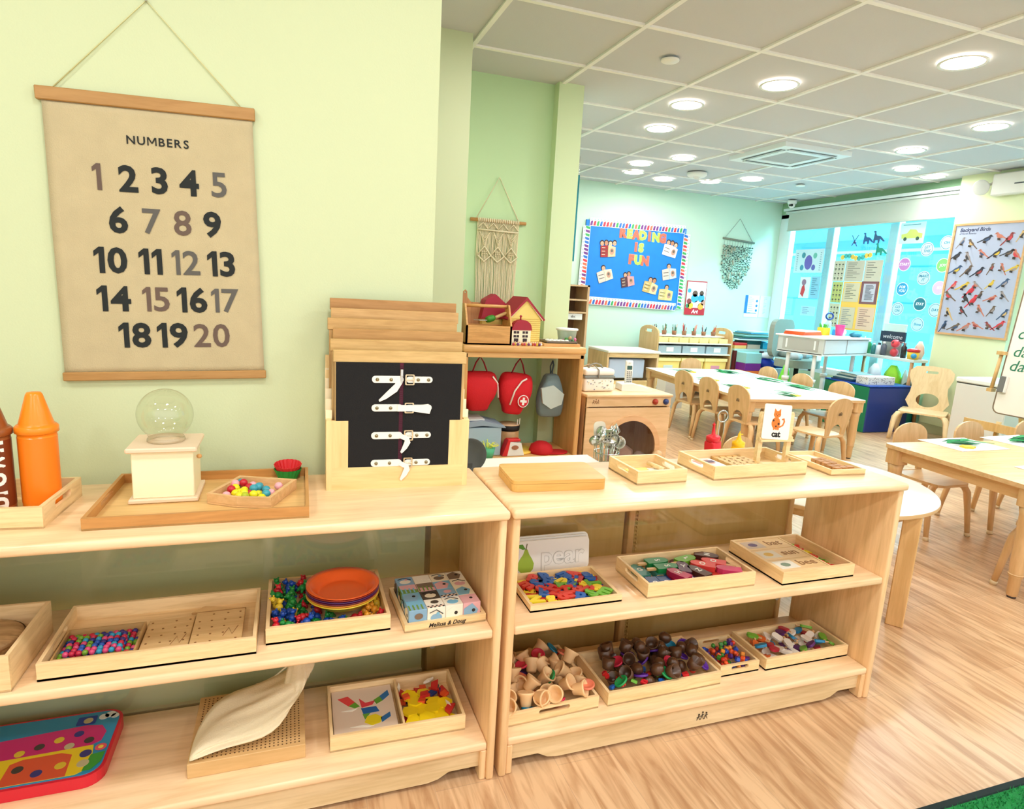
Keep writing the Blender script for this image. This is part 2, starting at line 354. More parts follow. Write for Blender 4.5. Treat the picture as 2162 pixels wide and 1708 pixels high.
# ================================================================ the two open maple shelf units
def logo(mb, T, s=1.0, col=(60, 44, 30)):
    d = P(col, 0.7)
    for i, (x, h) in enumerate(((-0.012, 0.018), (0.0, 0.024), (0.012, 0.02))):
        mb.tube([(x-0.005, 0, 0), (x, h*0.55, 0), (x+0.005, 0, 0)], 0.0011, d, 4, T @ Matrix.Scale(s, 4))
        mb.tube([(x-0.006, h*0.42, 0), (x+0.006, h*0.62, 0)], 0.001, d, 4, T @ Matrix.Scale(s, 4))
        mb.tube([(x, h*0.5, 0), (x, h*0.72, 0)], 0.0013, d, 4, T @ Matrix.Scale(s, 4))
        mb.cyl(0, 0, -0.0008, 0.0008, 0.0026, d, 8, T=T @ Matrix.Scale(s, 4) @ TR(x+0.001, h*0.9, 0))
def shelf_unit(label, x0, L):
    t = thing('shelf_unit', label, 'shelf', (x0, 0, 0), 0, 'open maple shelf units')
    mb = MB().box(-0.004, -0.012, 0.765, L+0.004, 0.388, 0.79, MAPLE, b=0.009, seg=3); mb.done('top_board', t)
    for x in (0, L-0.022):
        MB().box(x, 0.0, 0, x+0.022, 0.38, 0.7655, MAPLEZ, b=0.006, seg=2).done('side_panel', t)
    MB().box(0.022, 0.004, 0.430, L-0.022, 0.374, 0.455, MAPLE, b=0.006, seg=2).done('shelf_board', t)
    MB().box(0.022, 0.004, 0.092, L-0.022, 0.374, 0.116, MAPLE, b=0.006, seg=2).done('shelf_board', t)
    a, b = 0.024, L-0.024
    pts = [(a, 0.0), (a+0.05, 0.0), (a+0.05, 0.035)] if 0 else [(a, 0.092), (a, 0.035), (a+0.10, 0.035), (a+0.13, 0.018), (a+0.16, 0.012), (b-0.16, 0.012), (b-0.13, 0.018), (b-0.10, 0.035), (b, 0.035), (b, 0.092)]
    k = MB().prism(pts, -0.009, 0.009, W((238, 214, 172), 'x'), FY(0, 0.03, 0))
    logo(k, FY(L*0.5, 0.02, 0.035), 1.15); k.done('kick_board', t)
    for x in (0.022, L-0.040):
        MB().box(x, 0.006, 0, x+0.018, 0.05, 0.092, MAPLEZ, b=0.003).done('foot_block', t)
    for x in (0.022, L-0.030): MB().box(x, 0.05, 0.745, x+0.008, 0.066, 0.765, BEECH).cyl(0, 0, 0, 0.003, 0.004, P((110, 90, 60)), 8, T=TR(x+(0.008 if x < 0.1 else 0), 0.058, 0.755, ry=PI/2 if x < 0.1 else -PI/2)).done('corner_block', t)
    MB().box(0.022, 0.374, 0.02, L-0.022, 0.377, 0.764, glass((0.97, 0.97, 0.93), 0.25, 0.08)).done('clear_back', t)
    for x in (0.10, L-0.1):
        for z in (0.70, 0.2): MB().cyl(0, 0, 0, 0.004, 0.009, P((200, 196, 180), 0.3), 14, T=TR(x, 0.374, z, rx=PI/2)).done('screw_cap', t)
    return t
shelf_unit('open maple shelf unit in front of the green numbers wall', -1.405, 1.39)
shelf_unit('open maple shelf unit on the open floor with the cat card on top', 0.0, 1.37)

def tray(name, label, cat, FL, w, d, h, z, ang=0.0, t=0.009, wood=PINE, woody=PINEY, slots='', floor_z=0.005, divider=None, group=None, basemat=None, low=None):
    """open box; FL = front-left corner on the shelf, parts: base, side_panel, end_panel"""
    r = thing(name, label, cat, (FL[0], FL[1], z), math.radians(ang), group)
    MB().box(0, 0, 0, w, d, floor_z, basemat or wood).done('base', r)
    def slot(L, s): return [rrect(L*0.5-min(0.05, L*0.22), h*0.48, L*0.5+min(0.05, L*0.22), h*0.48+min(0.018, h*0.36), min(0.008, h*0.17))] if s else []
    def panel(L, s):
        return dict(pts=[(0, 0), (L, 0), (L, h), (0, h)], holes=slot(L, s))
    for y in (t, d):
        q = panel(w, 'f' in slots); MB().prism(q['pts'], 0, t, wood, FY(0, y, 0), holes=q['holes']).done('side_panel', r)
    for x in (0, w-t):
        q = panel(d-2*t, 'e' in slots)
        MB().prism(q['pts'], 0, t, woody, Matrix.Translation((x, t, 0)) @ Matrix(((0, 0, 1, 0), (1, 0, 0, 0), (0, 1, 0, 0), (0, 0, 0, 1))), holes=q['holes']).done('end_panel', r)
    if divider: MB().box(divider-0.003, t, 0.004, divider+0.003, d-t, h*0.92, woody).done('divider', r)
    return r
def loc_in(FL, ang, x, y):
    a = math.radians(ang); return (FL[0]+x*math.cos(a)-y*math.sin(a), FL[1]+x*math.sin(a)+y*math.cos(a))
ZT, ZM, ZB = 0.790, 0.455, 0.116
# ================================================================ on top of the left unit
BW = W((205, 148, 84), 'x', 0.8, 0.4, 1.5); BWY = W((205, 148, 84), 'y', 0.8, 0.4, 1.5)
tray('serving_tray', 'brown beech tray under the glass gumball machine', 'tray', (-0.962, 0.048), 0.462, 0.325, 0.028, ZT, -1.0, 0.008, BW, BWY, 'e', basemat=W((236, 196, 132), 'x'))
# raised curved handle end of the same tray kept low; crayon tray
tray('pencil_tray', 'pale pine tray holding the two giant crayons', 'tray', (-1.32, 0.098), 0.282, 0.215, 0.048, ZT, -3.9, 0.009, slots='e')
def crayon(label, x, y, col, dk, word, rot=0):
    t = thing('giant_crayon', label, 'crayon', (x, y, ZT+0.0065), rot, 'giant plastic crayons')
    c = P(col, 0.28); d = P(dk, 0.35)
    MB().lathe([(0.036, 0), (0.037, 0.003), (0.037, 0.195)], c, n=32).done('barrel', t)
    MB().lathe([(0.0376, 0.018), (0.0376, 0.168)], d, n=32, cap=False).done('sleeve', t)
    MB().lathe([(0.037, 0.176), (0.0415, 0.178), (0.0415, 0.190), (0.039, 0.193), (0.034, 0.194), (0.033, 0.199), (0.016, 0.262), (0.013, 0.267), (1e-5, 0.268)], c, n=32).done('cap', t)
    if word:
        vs = MB().text(word, 0.058, P((250, 246, 240), 0.5), None, bold=0.022, depth=0.0008)
        R_ = 0.0382; out = []
        for (x_, y_, z_) in vs.v:
            a = -PI/2 + 0.32 - y_/R_      # word runs up the barrel
            r = R_+z_; out.append((r*math.cos(a), r*math.sin(a), 0.093+x_))
        # letters read bottom to top: text x -> height, text y -> around
        vs.v = out; vs.done('word', t)
crayon('orange giant toy crayon standing in the pine tray', -1.077, 0.205, (250, 140, 28), (250, 128, 20), None)
crayon('brown giant toy crayon with its colour name in white', -1.158, 0.185, (150, 84, 40), (120, 56, 26), 'brown', 0.15)
# gumball machine
t = thing('gumball_machine', 'white wooden gumball machine with empty glass globe', 'gumball machine', (-0.829, 0.258, ZT+0.006), 0)
pk = P((236, 212, 184), 0.5, vary=0.04)
MB().box(-0.075, -0.072, 0, 0.075, 0.072, 0.010, pk, b=0.002).done('foot_board', t)
MB().box(-0.066, -0.062, 0.010, 0.066, 0.062, 0.124, P((252, 242, 206), 0.5), b=0.002).done('body', t)
MB().box(-0.076, -0.074, 0.124, 0.076, 0.074, 0.136, pk, b=0.003).done('top_board', t)
gp = [(0.040, 0.136), (0.042, 0.141), (0.039, 0.147)]
gp += [(0.0625*math.sin(a), 0.203-0.0625*math.cos(a)) for a in [0.72+i*(PI-0.72)/22 for i in range(23)]]
gl = bpy.data.materials.new('globe_glass'); gl.use_nodes = True
_b = gl.node_tree.nodes['Principled BSDF']; _b.inputs['Transmission Weight'].default_value = 1.0; _b.inputs['Roughness'].default_value = 0.0; _b.inputs['IOR'].default_value = 1.45; _b.inputs['Base Color'].default_value = (0.97, 0.98, 0.94, 1)
MB().lathe(gp, glass((0.965, 0.97, 0.93), 0.25, 0.015, 0.8), n=40, cap=False).done('glass_globe', t)
MB().lathe([(0.0405, 0.1365), (0.0425, 0.139), (0.0425, 0.143), (0.040, 0.147)], P((190, 170, 140), 0.1, spec=0.9, alpha=0.6), n=36, cap=False).done('globe_collar', t)
MB().cyl(0, 0, 0, 0.006, 0.017, BEECH, 20, T=TR(-0.066, 0.0, 0.098, ry=-PI/2)).done('crank', t)
MB().ball((0.072, 0.0, 0.094), 0.006, BEECH, 12).cyl(0, 0, 0, 0.006, 0.003, BEECH, 8, T=TR(0.066, 0, 0.094, ry=PI/2)).done('knob', t)
# pentagon dish of gumballs
pent = [(-0.736, 0.165), (-0.640, 0.128), (-0.555, 0.150), (-0.512, 0.250), (-0.655, 0.262)]
pent = [(-0.732, 0.165), (-0.663, 0.124), (-0.586, 0.106), (-0.526, 0.245), (-0.668, 0.300)]
cx = sum(p[0] for p in pent)/5; cy = sum(p[1] for p in pent)/5
loc5 = [(p[0]-cx, p[1]-cy) for p in pent]; inn = [(p[0]*0.88, p[1]*0.88) for p in loc5]
t = thing('gumball_dish', 'small pentagonal wooden dish holding coloured gumballs', 'dish', (cx, cy, ZT+0.006))
PKW = W((232, 190, 138), 'x', 0.85, 0.5, 2)
MB().prism(loc5, 0, 0.005, PKW).done('base', t); MB().prism(loc5, 0.004, 0.026, PKW, holes=[inn]).done('rim', t)
GBC = {'pink': (244, 176, 186), 'red': (196, 30, 48), 'teal': (60, 160, 180), 'yellow': (236, 226, 30), 'lime': (178, 190, 40)}
proto = {}
spots = [('pink', -0.69, 0.176), ('red', -0.681, 0.204), ('yellow', -0.67, 0.188), ('yellow', -0.658, 0.149), ('red', -0.639, 0.179), ('pink', -0.675, 0.249), ('teal', -0.663, 0.275), ('red', -0.656, 0.254), ('pink', -0.633, 0.246), ('yellow', -0.672, 0.214), ('yellow', -0.651, 0.207), ('yellow', -0.65, 0.173), ('red', -0.641, 0.232), ('teal', -0.629, 0.203), ('teal', -0.617, 0.236), ('teal', -0.619, 0.213), ('teal', -0.6, 0.206), ('pink', -0.57, 0.212), ('pink', -0.587, 0.177), ('teal', -0.598, 0.156), ('yellow', -0.617, 0.171), ('yellow', -0.627, 0.155), ('yellow', -0.608, 0.143), ('lime', -0.646, 0.145), ('yellow', -0.659, 0.193)]
for k, (c, dx, dy) in enumerate(spots):
    if c not in proto:
        proto[c] = MB().ball((0, 0, 0), 0.0105, P(GBC[c], 0.3), 14).done('gumball', label='%s gumball in the small pentagonal dish' % c, cat='gumball', group='%s gumballs in the pentagonal dish' % c, loc=(0, 0, 0))
        g = proto[c]
    else: g = dup(proto[c], (0, 0, 0))
    g.location = (dx, dy, ZT+0.0200+(0.006 if k % 2 else 0))
# silicone cups
def cupm(col): 
    m_ = P(col, 0.55); mb = MB(); n = 40; pr = [(0.024, 0.0), (0.036, 0.030), (0.0345, 0.030), (0.0225, 0.002), (1e-5, 0.002)]
    vs = []; fs = []
    for r, z in pr:
        for i in range(n): a = 2*PI*i/n; q = r*(1+0.03*(-1)**i*(z > 0.001)); vs.append((q*math.cos(a), q*math.sin(a), z))
    for j in range(len(pr)-1):
        for i in range(n): fs.append((j*n+i, j*n+(i+1) % n, (j+1)*n+(i+1) % n, (j+1)*n+i))
    fs.append(tuple(reversed(range(n)))); return mb.add(vs, fs, m_, None, False)
cupm((30, 150, 60)).done('silicone_cup', loc=(-0.548, 0.335, ZT+0.006), label='green fluted silicone cup under the red one on the beech tray', cat='cup')
cupm((214, 36, 44)).done('silicone_cup', loc=(-0.548, 0.335, ZT+0.0195), label='red fluted silicone cup nested in the green one', cat='cup', rot=(0.10, 0, 0))
# rack of dressing frames
t = thing('dressing_frame_rack', 'pale wooden rack holding six dressing frames upright', 'rack', (-0.26, 0.225, ZT), math.radians(-2.0))
LW = W((248, 216, 158), 'z', 0.86, 0.45); LX = W((248, 216, 158), 'x', 0.86, 0.45)
side = [(0, 0), (0.168, 0), (0.168, 0.345), (0.155, 0.345), (0.075, 0.20), (0, 0.19)]
for x in (-0.192, 0.178):
    MB().prism(side, 0, 0.014, LW, Matrix.Translation((x, 0, 0)) @ Matrix(((0, 0, 1, 0), (1, 0, 0, 0), (0, 1, 0, 0), (0, 0, 0, 1)))).done('side_panel', t)
    for i in range(5): MB().box(x-0.001, 0.012+0.028*i+0.010, 0.19, x+0.015, 0.016+0.028*i+0.012, 0.215+0.024*i, P((255, 240, 205), 0.5)).done('slot_divider', t)
MB().box(-0.178, 0.0, 0, 0.178, 0.012, 0.062, LX).done('front_rail', t)
for x0, x1 in ((-0.178, -0.136), (0.136, 0.178)): MB().box(x0, 0.0, 0.062, x1, 0.012, 0.19, LW).done('front_stile', t)
MB().box(-0.178, 0.012, 0, 0.178, 0.168, 0.008, LX).done('base', t)
MB().box(-0.178, 0.160, 0.008, 0.178, 0.168, 0.30, LX).done('back_panel', t)
tones = [(214, 180, 120), (208, 172, 112), (190, 146, 88), (204, 164, 104), (208, 168, 112), (184, 138, 84)]
words = ['with a black cloth and white buckled straps, foremost in the rack', 'with speckled rail, second from the front in the rack', 'with darker grained rail, third from the front in the rack', 'sticking out on the crayon side, fourth from the front', 'with plain pale rail, fifth from the front in the rack', 'with darkest and highest rail, rearmost in the rack']
xo = [0.004, -0.002, 0.006, -0.006, 0.004, 0.003]
for i in range(6):
    fr = thing('lacing_board', 'wooden dressing frame ' + words[i], 'dressing frame', (-0.262+xo[i], 0.247+0.0265*i-0.009, ZT+0.012+0.0255*i), math.radians(-2.0), None)
    c = tones[i]; WX = W(c, 'x', 0.82, 0.42, 2.5); WZ = W(c, 'z', 0.82, 0.42, 2.5)
    MB().box(-0.176, -0.010, 0.334, 0.176, 0.010, 0.365, WX, b=0.001).done('top_rail', fr)
    for x in (-0.172, 0.157): MB().box(x, -0.008, 0.0, x+0.015, 0.008, 0.334, WZ).done('stile', fr)
    MB().box(-0.157, -0.008, 0.0, 0.157, 0.008, 0.020, WX).done('bottom_rail', fr)
    if i > 0:
        MB().box(-0.156, -0.0095, 0.01, 0.156, -0.0085, 0.334, P([(60, 40, 90), (200, 190, 180), (180, 60, 70), (80, 110, 170), (220, 210, 190)][i-1], 0.9)).done('cloth', fr)
    else:
        CL = P((10, 10, 14), 0.85, bump=0.2, bscale=300)
        MB().box(-0.169, -0.0125, 0.025, -0.005, -0.009, 0.334, CL).box(0.005, -0.0125, 0.025, 0.164, -0.009, 0.334, CL).box(-0.008, -0.0115, 0.025, 0.010, -0.009, 0.334, P((86, 16, 46), 0.8)).done('cloth', fr)
        zz = MB()
        for k in range(60): zz.box(-0.0035, -0.0128, 0.03+k*0.005, 0.0035, -0.0115, 0.0325+k*0.005, P((70, 14, 40), 0.6))
        zz.box(-0.004, -0.0165, 0.296, 0.004, -0.012, 0.318, STEEL, b=0.001).box(-0.0025, -0.0175, 0.280, 0.0025, -0.0155, 0.300, STEEL, b=0.0006).done('zipper', fr)
        for z in (0.290, 0.213, 0.137, 0.060):
            st = MB(); wl = P((246, 243, 234), 0.5)
            st.prism(rrect(-0.078, z-0.0095, 0.005, z+0.0095, 0.0092), 0, 0.0022, wl, FY(0, -0.0125, 0))
            st.prism(rrect(0.012, z-0.0085, 0.083, z+0.0085, 0.0082), 0, 0.0022, wl, FY(0, -0.0125, 0))
            if z > 0.28: st.prism([(-0.008, z+0.006), (0.001, z-0.010), (-0.012, z-0.032), (-0.040, z-0.052), (-0.058, z-0.060), (-0.060, z-0.055), (-0.040, z-0.034), (-0.018, z-0.012)], 0, 0.0022, wl, FY(0, -0.0148, 0))
            elif z > 0.2: st.prism([(-0.01, z+0.0085), (0.05, z+0.008), (0.073, z+0.011), (0.081, z-0.003), (0.077, z-0.016), (0.055, z-0.013), (0.03, z-0.009), (-0.01, z-0.009)], 0, 0.0022, wl, FY(0, -0.0165, 0))
            else: st.prism([(0.004, z+0.004), (0.022, z-0.004), (0.027, z-0.020), (0.018, z-0.036), (0.004, z-0.050), (0.000, z-0.046), (0.007, z-0.028), (0.012, z-0.014), (-0.004, z-0.006)], 0, 0.0022, wl, FY(0, -0.0165, 0))
            s_ = st.done('strap', fr)
            bk = MB().prism(rrect(0.009, z-0.0145, 0.034, z+0.0145, 0.003), 0, 0.002, P((214, 196, 160), 0.25, 0.9), FY(0, -0.0155, 0), holes=[rrect(0.0125, z-0.0115, 0.0305, z+0.0115, 0.002)])
            bk.tube([(0.011, -0.0175, z), (0.031, -0.0175, z)], 0.0011, P((214, 196, 160), 0.25, 0.9), 5).done('buckle', s_)
            for x in (-0.064, -0.028, 0.044, 0.072): MB().cyl(0, 0, 0, 0.0022, 0.0045, P((150, 140, 110), 0.3, 0.8), 10, T=TR(x, -0.0147, z, rx=PI/2)).done('rivet', s_)
# ================================================================ numbers chart on the green wall (hangs slightly askew)
import bisect
t = thing('wall_chart', 'beige canvas numbers chart hanging from a cord between wooden bars', 'wall chart', (-0.846, 0.42, 1.41), 0)
# corners on the wall, relative to the centre: top bar and bottom bar
TL, TRr, BL, BR = (-0.246, 0.339), (0.227, 0.352), (-0.233, -0.354), (0.243, -0.344)
OAK = W((182, 138, 80), 'x', 0.85, 0.45, 2)
CAN = P((194, 180, 144), 0.9, vary=0.09, vscale=22, bump=0.25, bscale=420)
def bar_(name, a, b, hh, dep=0.016):
    dx, dz = b[0]-a[0], b[1]-a[1]; L = math.hypot(dx, dz); an = math.atan2(dz, dx)
    MB().box(0, -dep, -hh, L, -0.001, 0, OAK, b=0.002).done(name, t, (a[0], 0, a[1]), rot=(0, -an, 0))
bar_('top_bar', TL, TRr, 0.030); bar_('bottom_bar', (BL[0], BL[1]+0.022), (BR[0], BR[1]+0.022), 0.022)
nx, nz = 26, 36; vs = []; fs = []
def onc(u, v):
    xa = TL[0]+0.012+(TRr[0]-TL[0]-0.018)*u; za = TL[1]-0.028+(TRr[1]-TL[1])*u
    xb = BL[0]+0.004+(BR[0]-BL[0]-0.008)*u; zb = BL[1]+0.018+(BR[1]-BL[1])*u
    x = xa+(xb-xa)*(1-v); z = zb+(za-zb)*v
    e = min(v, 1-v)*2; w = 0.0016*e*(math.sin(9*u+3*v)+0.6*math.sin(17*u-11*v+1.3)+0.5*math.sin(23*v+4*u))
    return (x, -0.009-w, z)
for j in range(nz+1):
    for i in range(nx+1): vs.append(onc(i/nx, j/nz))
for j in range(nz):
    for i in range(nx): k = j*(nx+1)+i; fs.append((k, k+1, k+nx+2, k+nx+1))
cv = MB().add(vs, fs, CAN, None, True); cvs = cv.done('canvas', t)
sf = cvs.modifiers.new('thickness', 'SOLIDIFY'); sf.thickness = 0.0015; sf.offset = 1
INK = [(26, 32, 32), (102, 84, 74), (92, 90, 86)]
def glyphs(s, size, bold, gap):
    """characters laid out one by one; 1 and M are drawn by hand"""
    hgt = size*0.70; st = size*(0.085+bold*1.9); out = MB(); x = 0.0; m_ = P((1, 1, 1)); first = True
    for ch in s:
        g = MB()
        if ch == '1':
            w = st*1.9; h2 = hgt/2+bold*size
            g.add([(w-st, -h2, 0), (w, -h2, 0), (w, h2, 0), (w-st*0.9, h2, 0), (0, h2-st*0.9, 0), (0, h2-st*2.0, 0), (w-st, h2-st*1.25, 0)], [(0, 1, 2, 3, 6), (3, 4, 5, 6)], m_)
        elif ch == 'M':
            w = hgt*1.05; h2 = hgt/2; q = st*0.9
            g.add([(0, -h2, 0), (q, -h2, 0), (q, h2, 0), (0, h2, 0), (w-q, -h2, 0), (w, -h2, 0), (w, h2, 0), (w-q, h2, 0), (w/2-q*.5, -h2*.5, 0), (w/2+q*.5, -h2*.5, 0), (q*1.5, h2, 0), (w-q*1.5, h2, 0)], [(0, 1, 2, 3), (4, 5, 6, 7), (8, 9, 10, 3), (8, 9, 6, 11)], m_)
        else:
            g.text(ch, size, m_, None, bold=bold, depth=0.0, align='LEFT')
            lo = min(v[0] for v in g.v); w = max(v[0] for v in g.v)-lo; zc = 0.0
            zl = min(v[1] for v in g.v); zh = max(v[1] for v in g.v); zc = (zl+zh)/2
            g.v = [(v[0]-lo, v[1]-zc, v[2]) for v in g.v]
        if not first: x += gap*size
        o = len(out.v); out.v += [(v[0]+x, v[1], v[2]) for v in g.v]; out.f += [tuple(i+o for i in f) for f in g.f]; x += w; first = False
    out.v = [(v[0]-x/2, v[1], v[2]) for v in out.v]
    return out
def word(mb, s, u, v, size, ink, bold=0.03, space=0.06):
    q = glyphs(s, size, bold, space)
    Wd, Hd = 0.462, 0.66
    q.v = [(lambda p: (p[0], p[1]-0.0030, p[2]))(onc(u+x/Wd, v+y/Hd)) for x, y, z in q.v]
    o = len(mb.v); k = mb.mi(P(INK[ink], 0.8)); mb.v += q.v; mb.f += [tuple(i+o for i in f) for f in q.f]; mb.fm += [k]*len(q.f); mb.sm += [False]*len(q.f)
pr = MB(); word(pr, 'NUMBERS', 0.52, 0.886, 0.028, 0, 0.014, 0.17); pr.done('printed_title', t)
rows = [(0.745, [('1', .22, 1), ('2', .365, 0), ('3', .515, 0), ('4', .66, 0), ('5', .81, 2)]), (0.592, [('6', .305, 0), ('7', .465, 2), ('8', .615, 1), ('9', .765, 0)]),
        (0.440, [('10', .255, 0), ('11', .445, 0), ('12', .62, 2), ('13', .80, 0)]), (0.294, [('14', .258, 0), ('15', .46, 1), ('16', .64, 0), ('17', .81, 2)]), (0.152, [('18', .345, 0), ('19', .53, 0), ('20', .73, 1)])]
for v, r in rows:
    for s, u, k in r: pr = MB(); word(pr, s, u, v, 0.086, k, 0.030 if k == 0 else 0.016, 0.07); pr.done('printed_number', t)
MB().tube([(-0.214, -0.006, 0.337), (-0.009, -0.003, 0.563), (0.196, -0.006, 0.350)], 0.0016, P((216, 214, 160), 0.8), 6).done('cord', t)
MB().cyl(0, 0, 0, 0.01, 0.003, STEEL, 8, T=TR(-0.009, 0, 0.563, rx=PI/2)).done('nail', t)
# ================================================================ left unit, middle and bottom shelves
R = random.Random(3)
tray('wooden_box', 'deep pine box holding a grooved wooden bowl, at the end of the left unit', 'box', (-1.382, 0.022), 0.282, 0.240, 0.082, ZM+0.0008, -1.0, 0.008, low=None)
t = thing('wooden_bowl', 'oval grooved wooden bowl inside the deep pine box', 'bowl', (-1.205, 0.155, ZM+0.0068))
bw = W((206, 170, 122), 'x', 0.62, 0.6, 3)
MB().lathe([(0.030, 0), (0.072, 0.020), (0.082, 0.048), (0.078, 0.055), (0.060, 0.060), (1e-5, 0.062)], bw, Matrix.Diagonal((1.05, 0.95, 1, 1)), n=32).done('body', t)
MB().lathe([(0.0825, 0.044), (0.0845, 0.048), (0.0825, 0.052)], P((170, 132, 88), 0.6), Matrix.Diagonal((1.05, 0.95, 1, 1)), n=32, cap=False).done('groove_band', t)
MB().box(-0.02, -0.014, 0, 0.02, 0.014, 0.024, P((214, 30, 36), 0.4), b=0.003).done('toy_block', loc=(-1.160, 0.052, ZM+0.0065), label='red toy block beside the wooden bowl in the deep box', cat='block', rz=0.3)
# bead tray
tray('bead_tray', 'long pine tray with bead compartment and two dotted boards', 'tray', (-1.062, 0.040), 0.440, 0.258, 0.042, ZM+0.0008, 0.0, 0.008, slots='e', low=1)
t = thing('bead_holder', 'thin walled wooden compartment full of small shiny beads', 'box', (-1.048, 0.075, ZM+0.005))
for a, b, c_, d in ((0, 0, 0.165, 0.004), (0, 0.127, 0.165, 0.131), (0, 0.004, 0.004, 0.127), (0.161, 0.004, 0.165, 0.127)): MB().box(a, b, 0, c_, d, 0.022, W((205, 165, 110))).done('side_panel', t)
BC = [((206, 40, 74), 'crimson'), ((40, 90, 190), 'blue'), ((50, 160, 200), 'turquoise'), ((60, 50, 130), 'indigo'), ((120, 170, 50), 'green'), ((230, 80, 130), 'pink')]
pb = {}
for layer, (n1, n2) in enumerate(((12, 9), (9, 6))):
    for i in range(n1):
        for j in range(n2):
            k = R.randrange(6); x = -1.038+0.0132*i+layer*0.012+R.uniform(-.0015, .0015); y = 0.086+0.0132*j+layer*0.012+R.uniform(-.0015, .0015)
            if x > -0.893: continue
            if k not in pb: pb[k] = MB().ball((0, 0, 0), 0.0068, P(BC[k][0], 0.22), 10).done('bead', label='%s shiny bead in the thin walled compartment' % BC[k][1], cat='bead', group='%s beads in the long pine tray' % BC[k][1]); o = pb[k]
            else: o = dup(pb[k], (0, 0, 0))
            o.location = (x, y, ZM+0.0125+0.0108*layer)
def dotted(name, x, y, w, d, z, label, rx=0, seed=1):
    r = random.Random(seed); t = thing(name, label, 'board', (x, y, z), 0, None, rot=(rx, 0, 0.0))
    MB().box(0, 0, 0, w, d, 0.010, W((232, 196, 142), 'x', 0.86, 0.5, 1.6), b=0.001).done('board', t)
    e = MB(); ink = P((150, 104, 62), 0.8)
    for i in range(4):
        for j in range(5):
            if r.random() < 0.8: e.cyl(0.012+i*(w-0.024)/3+r.uniform(-.003, .003), 0.016+j*(d-0.032)/4, 0.0095, 0.0104, 0.0028, ink, 8)
    e.tube([(w*0.62, d*0.2, 0.0102), (w*0.72, d*0.42, 0.0102), (w*0.80, d*0.22, 0.0102), (w*0.9, d*0.46, 0.0102)], 0.001, ink, 4); e.done('engraving', t)
dotted('dotted_board', -0.880, 0.070, 0.104, 0.160, ZM+0.0058, 'flat tan board with engraved dots beside the beads')
dotted('dotted_board', -0.772, 0.068, 0.115, 0.160, ZM+0.014, 'raised tan board with engraved dots farther from the beads', 0, 5)
MB().prism([(0, 0), (0.13, 0), (0.03, 0.016)], 0, 0.01, W((214, 174, 120))).done('wooden_wedge', loc=(-0.785, 0.232, ZM+0.0175), rot=(0.5, 0, 0), label='thin wooden wedge leaning behind the raised dotted board', cat='wedge')
MB().box(0, 0, 0, 0.112, 0.165, 0.0082, W((226, 188, 132))).done('wooden_spacer', loc=(-0.770, 0.066, ZM+0.0065), label='plain wooden board lying under the raised dotted board', cat='board')
# bear counter tray
tray('counter_tray', 'square pine tray of animal counters with plates on top', 'tray', (-0.602, 0.070), 0.303, 0.270, 0.044, ZM+0.0008, 0.0, 0.009)
AC = [((206, 34, 48), 'red'), ((24, 74, 170), 'blue'), ((30, 140, 60), 'green'), ((240, 208, 60), 'yellow'), ((246, 172, 50), 'orange yellow')]
def animal(mb, m):
    mb.ball((0, 0, 0.010), 0.0105, m, 10, sz=0.9).ball((0.011, 0, 0.020), 0.0075, m, 8).ball((0.018, 0, 0.018), 0.0035, m, 6)
    for y in (-1, 1): mb.ball((0.010, y*0.0055, 0.027), 0.0028, m, 6).tube([(0.006, y*0.005, 0.008), (0.010, y*0.008, 0.0)], [0.0042, 0.0035], m, 6).tube([(-0.006, y*0.005, 0.008), (-0.010, y*0.008, 0.0)], [0.0045, 0.0038], m, 6)
    return mb
pa = {}
PLX, PLY = -0.410, 0.195
for layer in range(2):
    for i in range(9):
        for j in range(8):
            x = -0.575+0.0315*i+R.uniform(-.004, .004); y = 0.098+0.0305*j+R.uniform(-.004, .004)
            if x > -0.318 or y > 0.322: continue
            dd = math.hypot(x-PLX, y-PLY)
            if layer and dd < 0.115: continue
            if not layer and dd < 0.05: continue
            if layer and (dd < 0.13 and x > -0.5): continue
            k = 4 if x > -0.36 and R.random() < 0.7 else R.choice([0, 1, 1, 2, 2, 3] if y < 0.25 else [0, 0, 1, 2])
            if k not in pa: pa[k] = animal(MB(), P(AC[k][0], 0.3)).done('animal_counter', label='%s plastic animal counter in the square tray' % AC[k][1], cat='toy animal', group='%s animal counters in the square tray' % AC[k][1]); o = pa[k]
            else: o = dup(pa[k], (0, 0, 0))
            o.location = (x, y, ZM+0.0065+layer*0.021); o.rotation_euler = (R.uniform(-.5, .5), R.uniform(-.4, .4), R.uniform(0, 6.28))
PC = [((236, 214, 70), 'yellow'), ((230, 150, 60), 'amber'), ((120, 40, 70), 'maroon'), ((90, 50, 110), 'purple'), ((150, 50, 40), 'dark red'), ((240, 104, 44), 'orange')]
for i, (c, nm) in enumerate(PC):
    z0 = ZM+0.031+i*0.0052
    MB().lathe([(1e-5, 0.0), (0.062, 0.0), (0.068, 0.003), (0.086, 0.023), (0.096, 0.026), (0.096, 0.028), (0.085, 0.0255), (0.083, 0.0245), (0.067, 0.0055), (0.064, 0.0028), (0.060, 0.0025), (1e-5, 0.0025)], P(c, 0.22), n=44, cap=False).done('plate', loc=(PLX, PLY, z0), label='%s plastic plate, %s of the stack over the counters' % (nm, ['bottom', 'second from bottom', 'third from bottom', 'third from top', 'second from top', 'top'][i]), cat='plate')
